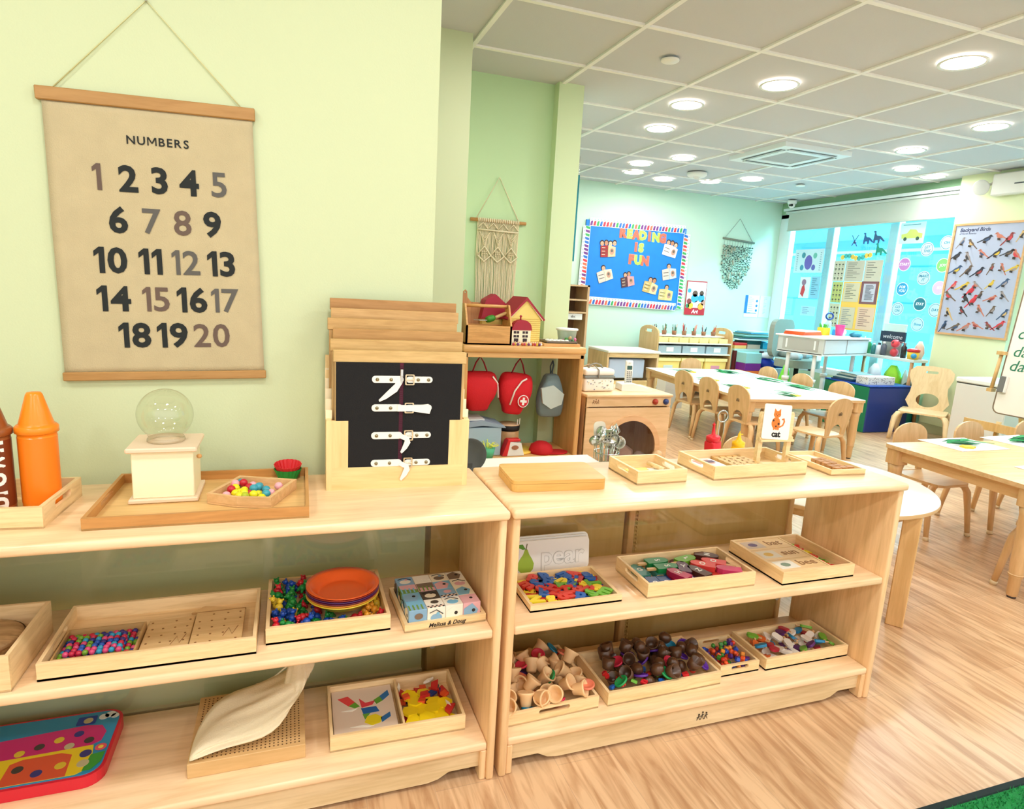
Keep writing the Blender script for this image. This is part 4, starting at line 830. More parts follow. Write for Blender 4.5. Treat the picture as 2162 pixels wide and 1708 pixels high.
WC = P((240, 200, 148), 0.5, vary=0.05)
cp = cone(WC).done('wooden_cup', label='pale wooden flared cup in the cone tray', cat='cup', group='pale wooden cups in the cone tray'); f1 = [1]
def scatter(n, x0, x1, y0, y1, zs, fn, gap):
    pts = []; tries = 0
    while len(pts) < n and tries < 6000:
        tries += 1; x, y, z = R.uniform(x0, x1), R.uniform(y0, y1), R.choice(zs)
        if all(math.dist((x, y, z), p) > gap for p in pts): pts.append((x, y, z)); fn(x, y, z)
def pcup(x, y, z):
    o = one(cp); o.location = (x, y, z); o.rotation_euler = (R.uniform(-1.3, 1.3), R.uniform(-1.1, 1.1), R.uniform(0, 6))
scatter(34, 0.062, 0.305, 0.080, 0.305, (ZB+0.026, ZB+0.048), pcup, 0.036)
def disc(c, r=0.023, h=0.007): return MB().lathe([(r*0.8, 0), (r, 0.002), (r, h), (r*0.86, h+0.001), (r*0.8, h-0.002), (1e-5, h-0.0025)], P(c, 0.4), n=22)
DC = [((30, 150, 80), 'green'), ((20, 130, 170), 'blue'), ((90, 40, 150), 'violet'), ((220, 50, 80), 'rose red'), ((236, 130, 100), 'salmon')]
dp = {}
def pdisc(where, cols):
    def f(x, y, z):
        k = R.choice(cols); key = (where, k)
        if key not in dp:
            dp[key] = disc(DC[k][0]).done('toy_cover', label='%s round toy lid in the %s' % (DC[k][1], where), cat='lid', group='%s lids in the %s' % (DC[k][1], where)); o = dp[key]
        else: o = dup(dp[key], (0, 0, 0))
        o.location = (x, y, z); o.rotation_euler = (R.uniform(-.7, .9), R.uniform(-.6, .6), R.uniform(0, 6))
    return f
scatter(15, 0.062, 0.305, 0.075, 0.305, (ZB+0.058, ZB+0.020), pdisc('cone tray', (0, 1, 2, 3, 3, 4)), 0.045)
BRN = P((86, 56, 36), 0.28)
bc = MB().lathe([(0.015, 0), (0.018, 0.004), (0.022, 0.036), (0.0195, 0.036), (0.016, 0.006), (1e-5, 0.005)], BRN, n=20).done('brown_cup', label='brown toy acorn cup in the wide tray', cat='cup', group='brown cups in the wide tray')
be = MB().lathe([(1e-5, 0), (0.012, 0.002), (0.0185, 0.012), (0.020, 0.022), (0.016, 0.036), (0.008, 0.043), (1e-5, 0.046)], BRN, n=20, cap=False).done('brown_acorn', label='glossy brown acorn body in the wide tray', cat='toy acorn', group='brown acorns in the wide tray')
f2, f3 = [1], [1]
def pb1(x, y, z):
    if R.random() < 0.55: o = one(bc)
    else: o = one(be)
    o.location = (x, y, z); o.rotation_euler = (R.uniform(-.9, .9), R.uniform(-.9, .9), R.uniform(0, 6))
scatter(30, 0.400, 0.735, 0.095, 0.245, (ZB+0.016, ZB+0.050), pb1, 0.040)
scatter(6, 0.42, 0.74, 0.20, 0.245, (ZB+0.058,), pb1, 0.05)
scatter(12, 0.400, 0.740, 0.085, 0.225, (ZB+0.050,), pdisc('wide acorn tray', (0, 1, 2, 2, 3)), 0.05)
LL = {}
def plet(x, y, z):
    k = R.choice([0, 3, 4, 1, 0]); ch = R.choice('acegkmns')
    if (k, ch) not in LL: LL[(k, ch)] = MB().text(ch, 0.034, P(LC[k][0], 0.4), None, bold=0.06, depth=0.004, res=2).done('small_letter', label='%s toy letter among the brown acorns' % LC[k][1], cat='letter', group='%s letters among the acorns' % LC[k][1]); o = LL[(k, ch)]
    else: o = dup(LL[(k, ch)], (0, 0, 0))
    o.location = (x, y, z); o.rotation_euler = (R.uniform(-.5, .5), R.uniform(-.5, .5), R.uniform(0, 6))
scatter(22, 0.385, 0.752, 0.080, 0.150, (ZB+0.036, ZB+0.044), plet, 0.022)
sb_ = {}
SBC = [((236, 90, 40), 'orange'), ((40, 80, 190), 'blue'), ((226, 60, 40), 'red'), ((60, 140, 50), 'green'), ((250, 160, 60), 'amber'), ((90, 40, 130), 'purple')]
def pbead(x, y, z):
    k = R.choice([0, 0, 1, 1, 2, 3, 4, 5]); f = 'cube' if R.random() < 0.45 else 'round'
    if (k, f) not in sb_:
        mb = MB().box(-0.007, -0.007, -0.007, 0.007, 0.007, 0.007, P(SBC[k][0], 0.35), b=0.002) if f == 'cube' else MB().ball((0, 0, 0), 0.0078, P(SBC[k][0], 0.3), 10)
        sb_[(k, f)] = mb.done('wooden_bead', label='%s %s bead in the small deep tray' % (SBC[k][1], f), cat='bead', group='%s %s beads in the small deep tray' % (SBC[k][1], f)); o = sb_[(k, f)]
    else: o = dup(sb_[(k, f)], (0, 0, 0))
    o.location = (x, y, z); o.rotation_euler = (R.uniform(-1, 1), R.uniform(-1, 1), R.uniform(0, 6))
scatter(75, 0.815, 0.935, 0.108, 0.225, (ZB+0.014, ZB+0.027, ZB+0.038), pbead, 0.0135)
SH = {}
SC = [((240, 232, 222), 'white'), ((240, 232, 222), 'white'), ((240, 232, 222), 'white'), ((190, 36, 56), 'crimson'), ((226, 110, 50), 'orange'), ((120, 180, 60), 'green'), ((40, 140, 190), 'blue'), ((96, 40, 110), 'purple')]
def plol(x, y, z):
    k = R.choice([0, 1, 2, 3, 3, 4, 5, 6, 7] if x < 1.26 else [0, 3, 4, 5, 6]); c, nm = SC[k]
    if nm not in SH:
        t = thing('toy_lolly', '%s wooden lolly shape in the tray by the side panel' % nm, 'toy lolly', (0, 0, 0), 0, '%s lolly shapes in the end tray' % nm)
        MB().prism(rrect(-0.020, -0.012, 0.022, 0.012, 0.011, 4), -0.0045, 0.0045, P(c, 0.45)).done('shape', t, bevel=0.002)
        MB().prism(rrect(-0.034, -0.0035, -0.018, 0.0035, 0.003), -0.002, 0.002, W((236, 190, 140))).done('stick', t); SH[nm] = t; o = t
    else: o = dup(SH[nm], (0, 0, 0))
    o.location = (x, y, z); o.rotation_euler = (R.uniform(-.6, .6), R.uniform(-.3, .3), R.uniform(0, 6))
scatter(44, 1.015, 1.305, 0.120, 0.235, (ZB+0.018, ZB+0.029, ZB+0.041), plol, 0.025)
# ================================================================ children's furniture
CHW = W((224, 184, 134), 'z', 0.86, 0.40); CHX = W((228, 190, 142), 'x', 0.86, 0.32); CHY = W((228, 188, 138), 'y', 0.86, 0.35)
def kid_chair(label, group):
    t = thing('childs_chair', label, 'chair', (0, 0, 0), 0, group)
    seat = [(-0.095, 0.17), (-0.13, 0.15), (-0.145, 0.05), (-0.14, -0.06), (-0.115, -0.15), (-0.09, -0.165), (0.09, -0.165), (0.115, -0.15), (0.14, -0.06), (0.145, 0.05), (0.13, 0.15), (0.095, 0.17)]
    MB().prism(seat, 0.322, 0.337, CHX).done('seat', t, bevel=0.005)
    out = [(-0.112, 0.0), (-0.128, 0.09), (-0.142, 0.18), (-0.143, 0.225)] + [(0.143*math.cos(a), 0.235+0.085*math.sin(a)) for a in [PI*(1-i/12) for i in range(1, 12)]] + [(0.143, 0.225), (0.142, 0.18), (0.128, 0.09), (0.112, 0.0)]
    hole = [(-0.070, 0.018), (-0.068, 0.045)] + [(0.068*math.cos(a), 0.045+0.060*math.sin(a)) for a in [PI*(1-i/10) for i in range(1, 10)]] + [(0.068, 0.045), (0.070, 0.018)]
    MB().prism(out, -0.006, 0.006, CHW, TR(0, -0.150, 0.322) @ Matrix.Rotation(-0.0, 4, 'X') @ Matrix.Rotation(0.10, 4, 'X') @ XZ, holes=[hole]).done('backrest', t, bevel=0.003)
    lg = MB(); logo(lg, TR(0, -0.1795, 0.50, rz=0) @ Matrix.Rotation(0.10, 4, 'X') @ XZ, 1.2); lg.done('burnt_mark', t)
    for sx in (-1, 1):
        for sy in (-1, 1):
            y0 = 0.115 if sy > 0 else -0.115
            pts = [(sx*0.10, y0, 0.318), (sx*0.135, y0+sy*0.008, 0.308), (sx*0.158, y0+sy*0.018, 0.27), (sx*0.168, y0+sy*0.035, 0.15), (sx*0.176, y0+sy*0.055, 0.0)]
            MB().tube(pts, [0.016, 0.021, 0.022, 0.018, 0.0145], CHW, 8, flat=0.9).tube([(sx*0.1745, y0+sy*0.051, 0.022), (sx*0.176, y0+sy*0.055, 0.0)], 0.0165, P((214, 190, 150), 0.5), 8).done('leg', t)
    return t
GC1 = "children's chairs round the white topped table"
ch0 = kid_chair('small wooden chair at the white topped table, foremost with its back to us', GC1); ch0.location = (3.49, 2.43, 0); ch0.rotation_euler = (0, 0, 0.16)
for x, y, a, l in ((3.27, 3.76, -PI/2+.04, 'small wooden chair on the washer side of the white table, farthest along'), (3.25, 3.33, -PI/2, 'small wooden chair on the washer side of the white table, middle of three'), (3.22, 2.87, -PI/2-.03, 'small wooden chair on the washer side of the white table, nearest of three'),
                   (4.28, 4.14, PI/2, 'small wooden chair across the white table, nearest the standing desk end'), (4.26, 3.62, PI/2, 'small wooden chair across the white table, middle one with a low rounded back'), (4.23, 3.08, PI/2+.05, 'small wooden chair across the white table, right before the green mat cube'), (3.93, 4.66, PI, 'small wooden chair at the far end of the white table before the bins')):
    dup(ch0, (x, y, 0), a, l, GC1)
GC2 = "children's chairs at the maple table"
for x, y, a, l in ((3.20, 1.235, PI, 'small chair behind the maple table, nearest the round table'), (3.74, 1.235, PI+.03, 'small chair behind the maple table, in front of the white freezer'), (4.34, 1.24, PI-.03, 'small chair behind the maple table, cut by the picture edge near the easel'), (3.00, 0.375, 0.0, 'small chair on the near side of the maple table, only a front leg in view')):
    dup(ch0, (x, y, 0), a, l, GC2)
o = dup(ch0, (1.97, 1.345, 0), PI+.2, 'small orange toned chair tucked behind the round table under the cat card', 'chair at the round table'); o.scale = (0.9, 0.9, 0.88)

def table(label, loc, rz, w, L, h, topmat, group=None):
    t = thing('childs_table', label, 'table', loc, rz, group)
    MB().prism(rrect(-w/2, -L/2, w/2, L/2, 0.03, 4), h-0.022, h, topmat, side=CHX).done('tabletop', t, bevel=0.004)
    a = 0.035
    for x in (-w/2+a, w/2-a-0.018): MB().box(x, -L/2+0.08, h-0.085, x+0.018, L/2-0.08, h-0.023, CHY).done('apron', t)
    for y in (-L/2+a, L/2-a-0.018): MB().box(-w/2+0.08, y, h-0.085, w/2-0.08, y+0.018, h-0.023, CHX).done('apron', t)
    for sx in (-1, 1):
        for sy in (-1, 1):
            x, y = sx*(w/2-0.055), sy*(L/2-0.055)
            lg = MB().prism(rrect(x-0.045, y-0.045, x+0.045, y+0.045, 0.018, 3), h-0.11, h-0.023, CHW)
            lg.lathe([(0.044, h-0.11), (0.037, h-0.15), (0.033, 0.16), (0.030, 0.13), (0.030, 0.11), (0.026, 0.105), (0.024, 0.015), (0.018, 0.008)], CHW, TR(x, y, 0), 18)
            lo = lg.done('leg', t); MB().cyl(x, y, 0, 0.010, 0.019, P((60, 50, 44))).cyl(x, y, 0.118, 0.124, 0.0335, CHW).done('foot_ring', lo)
    return t
LAM = P((238, 238, 236), 0.14); MT = W((244, 208, 152), 'x', 0.9, 0.22)
RT1 = math.radians(-5.5)
table('long white topped low table surrounded by small chairs', (3.735, 3.68, 0), RT1, 1.20, 1.95, 0.54, LAM)
table('low maple table with paper leaf crafts at the picture edge', (3.83, 0.735, 0), math.radians(-3.2), 2.2, 0.86, 0.57, MT)
t = thing('round_table', 'round white topped table behind the end of the right shelf unit', 'table', (1.86, 0.82, 0))
MB().lathe([(1e-5, 0.503), (0.49, 0.503), (0.50, 0.507), (0.50, 0.521), (0.495, 0.525), (1e-5, 0.525)], P((250, 248, 242), 0.18), n=64, cap=False).lathe([(0.501, 0.505), (0.5025, 0.512), (0.501, 0.521)], CHX, n=64, cap=False).done('tabletop', t)
MB().lathe([(0.40, 0.445), (0.40, 0.503), (0.385, 0.503), (0.385, 0.445)], CHX, n=48, cap=False).done('apron', t)
for a in (-80, 10, 100, 190):
    r = math.radians(a); x, y = 0.455*math.cos(r), 0.455*math.sin(r)
    MB().box(-0.034, -0.034, 0, 0.034, 0.034, 0.503, W((226, 184, 128), 'z', 0.84), TR(x, y, 0, rz=0.45+r), b=0.004).done('leg', t)
# paper crafts: a sheet with green tissue leaves
def craft(x, y, z, a, seed, label, yellow=True, group='leaf crafts on the maple table', s=1.0):
    r = random.Random(seed); t = thing('leaf_craft', label, 'paper craft', (x, y, z), a, group); t.scale = (s, s, s)
    MB().box(-0.20, -0.14, 0, 0.20, 0.14, 0.0015, P((250, 250, 248), 0.6)).done('paper_sheet', t)
    g1, g2 = P((40, 160, 90), 0.5), P((20, 110, 70), 0.5); mb = MB()
    for i in range(9):
        a0 = r.uniform(-.35, .35); x0 = r.uniform(-.16, -.05); y0 = r.uniform(-.03, .04); L_ = r.uniform(.14, .30); w = r.uniform(.010, .02)
        p = [(x0, y0, 0.004+0.003*i), (x0+L_*0.3*math.cos(a0), y0+L_*0.3*math.sin(a0)+w, 0.010+0.003*i), (x0+L_*math.cos(a0), y0+L_*math.sin(a0), 0.004+0.002*i), (x0+L_*0.4*math.cos(a0), y0+L_*0.4*math.sin(a0)-w, 0.006+0.003*i)]
        mb.add(p+[(q[0], q[1], q[2]-0.002) for q in p], [(0, 1, 2, 3), (7, 6, 5, 4), (0, 4, 5, 1), (1, 5, 6, 2), (2, 6, 7, 3), (3, 7, 4, 0)], g1 if i % 3 else g2)
    mb.done('green_leaves', t)
    if yellow: MB().prism([(0.05*math.cos(q)*(1 if i % 2 else .75)-0.07, 0.036*math.sin(q)*(1 if i % 2 else .75)-0.075) for i, q in enumerate([k*PI/6 for k in range(12)])], 0.0018, 0.012, P((246, 206, 70), 0.6)).done('yellow_flower', t)
    return t
craft(3.27, 1.12, 0.571, 0.0, 1, 'white sheet with green paper leaves and yellow flower before the first small chair back')
craft(3.82, 1.13, 0.571, 0.05, 2, 'white sheet with bright green leaves on the maple table before the freezer', False)
craft(3.24, 0.56, 0.571, 0.1, 3, 'white sheet with green leaves and yellow flower on the near edge of the maple table')
craft(4.28, 1.12, 0.571, 0.0, 4, 'white sheet with green leaves at the picture edge beside the easel', False)
G1 = 'leaf crafts on the white topped table'
for i, (x, y, l) in enumerate(((3.50, 4.36, 'near its far end, closest to the bins'), (4.02, 4.30, 'near its far end on the standing desk side'), (3.36, 3.78, 'before the farthest chair on the washer side'), (4.12, 3.74, 'half way along on the window side'), (3.37, 3.34, 'before the middle chair on the washer side'), (4.10, 3.30, 'before the chair beside the green mat cube'), (3.58, 2.93, 'nearest the foremost chair'))):
    craft(x, y, 0.541, -1.2 if x > 3.8 else 1.9, 10+i, 'leaf craft sheet on the white table ' + l, i % 2 == 0, G1, 0.95)
# adult chair
t = thing('teacher_chair', 'large pale bentwood chair with hand slot, between mat cube and freezer', 'chair', (5.735, 3.245, 0), math.radians(122)); t.scale = (1, 1, 0.82)
PL = W((240, 214, 170), 'z', 0.9, 0.4)
out = [(-0.15, 0), (-0.20, 0.10), (-0.17, 0.22), (-0.165, 0.30), (-0.20, 0.42), (-0.20, 0.50), (-0.15, 0.56), (0, 0.575), (0.15, 0.56), (0.20, 0.50), (0.20, 0.42), (0.165, 0.30), (0.17, 0.22), (0.20, 0.10), (0.15, 0)]
MB().prism(out, -0.009, 0.009, PL, TR(0, -0.19, 0.36) @ Matrix.Rotation(0.14, 4, 'X') @ XZ, holes=[rrect(-0.055, 0.475, 0.055, 0.51, 0.016), circ(0, 0.125, 0.105, 20, 0.09)]).done('backrest', t, bevel=0.005)
MB().prism(rrect(-0.21, -0.21, 0.21, 0.20, 0.05), 0.350, 0.370, PL).done('seat', t, bevel=0.006)
for sx in (-1, 1):
    for sy in (-1, 1): MB().tube([(sx*0.15, sy*0.15, 0.352), (sx*0.205, sy*0.175, 0.335), (sx*0.228, sy*0.19, 0.28), (sx*0.238, sy*0.205, 0.15), (sx*0.248, sy*0.225, 0.0)], [0.022, 0.034, 0.036, 0.030, 0.024], PL, 8, flat=0.8).done('leg', t)
# soft mat cube
t = thing('soft_play_cube', 'big vinyl cube with green side and dark blue front', 'soft cube', (5.33, 3.575, 0), math.radians(-1))
MB().box(0, 0.0, 0, 0.60, 0.62, 0.50, P((20, 50, 130), 0.4), b=0.01).done('blue_body', t)
MB().box(-0.012, 0.004, 0.002, 0.0, 0.616, 0.498, P((0, 120, 80), 0.4), b=0.004).done('green_side', t)
MB().box(-0.012, -0.004, 0.50, 0.604, 0.624, 0.516, P((24, 70, 170), 0.35), b=0.005).done('blue_top', t)
# freezer
t = thing('chest_freezer', 'white chest freezer with a thin dark lid seam beside the easel', 'freezer', (5.68, 2.42, 0))
FZ = P((222, 218, 212), 0.4)
MB().box(0.0, 0, 0.02, 0.50, 0.50, 0.665, FZ, b=0.008).done('body', t); MB().box(0.004, 0.004, 0.665, 0.496, 0.496, 0.675, P((50, 44, 44))).done('seal', t)
MB().box(-0.008, -0.008, 0.675, 0.508, 0.508, 0.722, P((238, 238, 236), 0.3), b=0.010).done('lid', t)
# easel with whiteboard, facing along the room towards the green wall
ER = math.radians(-90); EL = (5.12, 2.205, 0)
t = thing('easel_whiteboard', 'leaning wooden easel with whiteboard, words in green marker', 'easel', EL, ER)
EW = W((216, 180, 120), 'z', 0.85, 0.5); TILT = TR(0, 0, 0, rx=-0.10) @ XZ
MB().prism(rrect(0.0, 0.525, 0.9, 1.75, 0.05), -0.008, 0.008, P((238, 234, 226), 0.18), TILT).done('whiteboard', t)
MB().prism(rrect(-0.010, 0.515, 0.91, 1.76, 0.06), -0.010, 0.010, P((120, 100, 78)), TILT, holes=[rrect(0.0, 0.525, 0.9, 1.75, 0.05)]).done('board_edge', t)
MB().box(-0.10, -0.13, 0.39, 1.0, 0.03, 0.405, EW).box(-0.10, -0.14, 0.385, 1.0, -0.13, 0.455, EW).done('tray', t)
MB().tube([(-0.055, 0.06, 0.71), (-0.045, 0.09, 1.02)], 0.015, EW, 10).box(-0.07, 0.06, 1.01, 0.0, 0.13, 1.04, EW).box(-0.075, 0.03, 0.69, -0.035, 0.09, 0.72, EW).done('brace', t)
for x in (0.08, 0.82): MB().tube([(x, 0.03, 0.45), (x, 0.0, 0.0)], 0.02, EW, 8).tube([(x, 0.14, 1.0), (x, 0.45, 0.0)], 0.02, EW, 8).done('leg', t)
wr = MB(); gi = P((40, 120, 90), 0.6); FB = TR(0, 0, 0, rx=-0.10) @ TR(0, -0.0095, 0) @ XZ
for q_, y in (('ca', 1.20), ('da', 1.05), ('danc', 0.93)): wr.text(q_, 0.13, gi, FB @ TR(0.035, y, 0), align='LEFT', shear=0.2)
wr.done('marker_writing', t)
MB().box(0.005, 0.70, 0.0, 0.055, 0.835, 0.03, P((110, 112, 110), 0.7), FB, b=0.004).box(0.056, 0.70, 0.0, 0.066, 0.835, 0.026, P((236, 236, 232)), FB).done('board_eraser', label='grey felt eraser stuck to the whiteboard edge', cat='eraser', loc=EL, rz=ER)
# rug
t = thing('green_rug', 'green shaggy rug with black bound edge in the near corner', 'rug', (1.0, -0.42, 0), math.radians(-0.5))
MB().box(0, -2.0, 0.0, 2.4, -0.022, 0.010, P((14, 130, 60), 0.95, vary=0.35, vscale=60, bump=0.6, bscale=200)).done('pile', t)
MB().box(0, -0.024, 0, 2.4, 0, 0.013, P((14, 34, 34), 0.9), b=0.004).done('binding', t)
pm = MB(); r = random.Random(5); gA, gB, gC = P((10, 120, 60), .9), P((30, 150, 70), .9), P((196, 216, 160), .9)
for i in range(5200):
    x, y = r.uniform(0.02, 1.1), -0.024-r.uniform(0, 0.32); a = r.uniform(0, 6); h = r.uniform(.008, .016); w = .0022
    g = gC if (x > 0.50 and y < -0.125 and math.sin(x*24+y*30) > 0.1) else (gA if r.random() < .6 else gB)
    dx, dy = math.cos(a)*w, math.sin(a)*w; lx, ly = r.uniform(-.008, .008), r.uniform(-.008, .008)
    pm.add([(x-dx, y-dy, .008), (x+dx, y+dy, .008), (x+lx, y+ly, .008+h)], [(0, 1, 2)], g)
o = pm.done('pile_tufts', t, kind='stuff')
# ================================================================ behind the right unit: play kitchen backs
OLV = W((214, 184, 120), 'z', 0.92, 0.5, 0.6); MPK = W((240, 200, 150), 'x', 0.86, 0.4); MPKZ = W((240, 200, 150), 'z', 0.86, 0.4)
t = thing('play_sink_unit', 'play kitchen unit with white top behind the bamboo box', 'play kitchen', (-0.12, 0.425, 0))
MB().box(0.0, 0.0, 0.03, 0.70, 0.012, 0.68, OLV).done('back_panel', t)
for x in (0.0, 0.68): MB().box(x, 0.012, 0.0, x+0.02, 0.33, 0.68, MPKZ, b=0.003).done('side_panel', t)
MB().box(0.02, 0.30, 0.05, 0.68, 0.31, 0.60, MPK).done('front_panel', t)
MB().box(0.02, 0.012, 0.05, 0.68, 0.3, 0.07, MPK).done('floor_board', t)
MB().box(-0.01, -0.008, 0.68, 0.71, 0.345, 0.705, P((250, 247, 240), 0.3), b=0.006).done('worktop', t)
t = thing('play_stove_unit', 'low play kitchen unit behind the long tray, back panel towards the shelf', 'play kitchen', (0.60, 0.425, 0))
MB().box(0.0, 0.0, 0.03, 0.73, 0.012, 0.60, OLV).done('back_panel', t)
MB().box(-0.006, -0.012, 0, 0.018, 0.02, 0.62, MPKZ, b=0.003).box(0.712, -0.012, 0, 0.732, 0.03, 0.60, MPKZ, b=0.003).done('corner_post', t)
g = MB()
for i in range(40): g.tube([(0.028+0.006*math.cos(a), -0.004+0.006*math.sin(a), 0.02+i*0.0145) for a in (0, 1.57, 3.14, 4.71)], 0.004, OLV, 5, closed=True)
g.done('ribbed_edge', t)
MB().box(0.0, 0.02, 0.02, 0.45, 0.42, 0.60, MPKZ).done('cabinet_body', t)
MB().box(-0.006, 0.0, 0.60, 0.60, 0.43, 0.622, P((244, 226, 190), 0.4), b=0.005).done('worktop', t)
MB().tube([(-0.035, 0.52, 0.70), (-0.03, 0.50, 0.60), (-0.055, 0.5, 0.45), (-0.04, 0.5, 0.35), (-0.07, 0.5, 0.20)], 0.0022, P((236, 232, 220)), 5).done('loose_string', label='loose white string hanging behind the left shelf unit', cat='string')
t = thing('black_pan', 'dark grey round pan standing on edge behind the two shelf units', 'pan', (0.0, 0.60, 0.7055))
MB().lathe([(1e-5, -0.012), (0.050, -0.012), (0.062, 0.006), (0.060, 0.008), (0.048, -0.008), (1e-5, -0.008)], P((70, 72, 70), 0.5), TR(0.045, 0, 0.0625, rx=PI/2), n=40, cap=False).done('dish', t)
MB().box(0.03, 0.005, 0.0, 0.06, 0.02, 0.03, P((60, 60, 60))).done('handle', t)
# utensil caddy
t = thing('utensil_caddy', 'wire caddy full of small metal kitchen utensils', 'caddy', (0.655, 0.735, 0.6225)); w_ = STEEL
c = MB()
for z in (0.003, 0.045, 0.10, 0.15): c.tube([(0.05*math.cos(a), 0.05*math.sin(a), z) for a in [i*PI/12 for i in range(24)]], 0.0022 if z < .14 else .0035, w_, 5, closed=True)
for i in range(12): c.tube([(0.05*math.cos(i*PI/6), 0.05*math.sin(i*PI/6), 0.003), (0.05*math.cos(i*PI/6), 0.05*math.sin(i*PI/6), 0.15)], 0.0014, w_, 4)
c.done('wire_basket', t)
ru = random.Random(2)
kinds = ['slotted turner', 'ladle', 'whisk', 'serving spoon', 'skimmer', 'soup spoon', 'small spoon', 'spatula', 'tasting spoon', 'scoop', 'second whisk', 'round server']
for i, kd in enumerate(kinds):
    a = i*PI/6-1.9; r0 = 0.024 if i % 2 else 0.012; lean = 0.17 if i % 2 else 0.09
    u = thing('toy_utensil', 'shiny metal toy %s in the wire caddy' % kd, 'utensil', (0.655+r0*math.cos(a), 0.735+r0*math.sin(a), 0.628), 0, rot=(-lean*math.sin(a), lean*math.cos(a), 0))
    H0 = 0.125+0.016*(i % 3)
    MB().tube([(0, 0, 0), (0, 0, H0)], 0.0028, w_, 6).done('handle', u)
    m_ = MB()
    if kd in ('slotted turner', 'spatula'):
        m_.prism(rrect(-0.027, 0, 0.027, 0.068, 0.018), -0.0015, 0.0015, w_ if kd == 'slotted turner' else P((236, 228, 206), .5), FY(0, 0, H0))
        if kd == 'slotted turner':
            for p in range(3):
                for q in range(4): m_.prism(circ(-0.014+p*0.014, 0.014+q*0.013, 0.0034, 8), 0.0015, 0.002, BLACK, FY(0, 0, H0))
    elif 'whisk' in kd:
        for k in range(5): m_.tube([(0, 0, H0), (0.02*math.cos(k*.63), 0.02*math.sin(k*.63), H0+.03), (0, 0, H0+.06), (-0.02*math.cos(k*.63), -0.02*math.sin(k*.63), H0+.03), (0, 0, H0)], 0.0012, w_, 4)
    else: m_.lathe([(1e-5, -0.012), (0.017, -0.007), (0.026, 0.005), (0.0245, 0.005), (0.016, -0.0055), (1e-5, -0.010)], w_, TR(0, 0, H0+0.012, rx=1.2 if i % 2 else 1.5, rz=a), n=16, cap=False)
    m_.done('head', u)
# condiments on the round table
t = thing('ketchup_bottle', 'red squeeze bottle leaning in the wire condiment stand', 'squeeze bottle', (1.455, 1.10, 0.5255), 0, rot=(0.0, -0.08, 0.3)); t.scale = (.86, .86, .86)
RK = P((226, 30, 44), 0.35); YK = P((250, 200, 20), 0.35)
MB().box(-0.040, -0.035, 0.0, 0.040, 0.035, 0.150, RK, b=0.012, seg=2).done('bottle', t)
MB().lathe([(0.040, 0.148), (0.040, 0.175), (0.032, 0.18), (0.012, 0.186), (0.006, 0.24), (0.009, 0.243), (0.009, 0.250), (0.003, 0.252), (0.002, 0.262)], RK, n=24).done('cap', t)
t = thing('mustard_bottle', 'yellow squeeze bottle beside the red ketchup bottle', 'squeeze bottle', (1.605, 1.10, 0.5255)); t.scale = (.86, .86, .86)
MB().lathe([(0.036, 0), (0.042, 0.004), (0.042, 0.09), (0.036, 0.105), (0.036, 0.11)], YK, n=28).done('bottle', t)
MB().lathe([(0.037, 0.110), (0.037, 0.135), (0.018, 0.145), (0.010, 0.165), (0.008, 0.185), (0.003, 0.190), (0.002, 0.20)], YK, n=24).box(0.0, -0.003, 0.178, 0.022, 0.003, 0.183, YK).done('cap', t)
t = thing('condiment_stand', 'wire stand with a ring handle between red and yellow bottles', 'stand', (1.545, 1.17, 0.5255))
c = MB().tube([(0.030*math.cos(a), 0, 0.235+0.030*math.sin(a)) for a in [i*PI/12 for i in range(24)]], 0.0035, w_, 6, closed=True)
for x in (-0.016, 0.016): c.tube([(x, 0, 0.205), (x, 0, 0.003)], 0.0025, w_, 5)
c.done('ring_handle', t)
MB().tube([(-0.11, -0.09, .003), (0.11, -0.09, .003), (0.11, 0.0, .003), (-0.11, 0.0, .003)], 0.003, w_, 5, closed=True).done('wire_base', t)
MB().box(0, 0, 0, 0.07, 0.05, 0.03, P((250, 250, 246))).done('white_holder', label='small white holder at the foot of the ketchup bottle', cat='holder', loc=(1.40, 1.02, 0.5255), rz=.3)
# ================================================================ alcove dress-up unit
t = thing('dress_up_unit', 'tall maple dress-up unit with hooks in the green alcove', 'cubby', (0.525, 2.50, 0))
UW = W((232, 180, 116), 'x', 0.84, 0.42); UWZ = W((226, 172, 108), 'z', 0.84, 0.42)
MB().box(-0.01, -0.01, 0.915, 0.875, 0.385, 0.965, UW, b=0.014, seg=2).done('top_board', t)
MB().box(0.0, 0.0, 0.885, 0.865, 0.02, 0.916, UW).done('front_rail', t)
for x in (-0.005, 0.83): MB().box(x, 0.0, 0.0, x+0.035, 0.38, 0.915, UWZ, b=0.006).done('side_panel', t)
MB().box(0.03, 0.01, 0.17, 0.83, 0.38, 0.195, UW, b=0.003).done('shelf_board', t)
MB().box(0.03, 0.01, 0.03, 0.83, 0.02, 0.17, UW).done('kick_board', t)
MB().box(0.03, 0.335, 0.86, 0.83, 0.35, 0.915, UW).done('hook_rail', t)
for x in (0.13, 0.42, 0.68): MB().tube([(x, 0.33, 0.90), (x, 0.28, 0.895), (x, 0.265, 0.865), (x, 0.25, 0.875)], 0.005, STEEL, 6).done('hook', t)
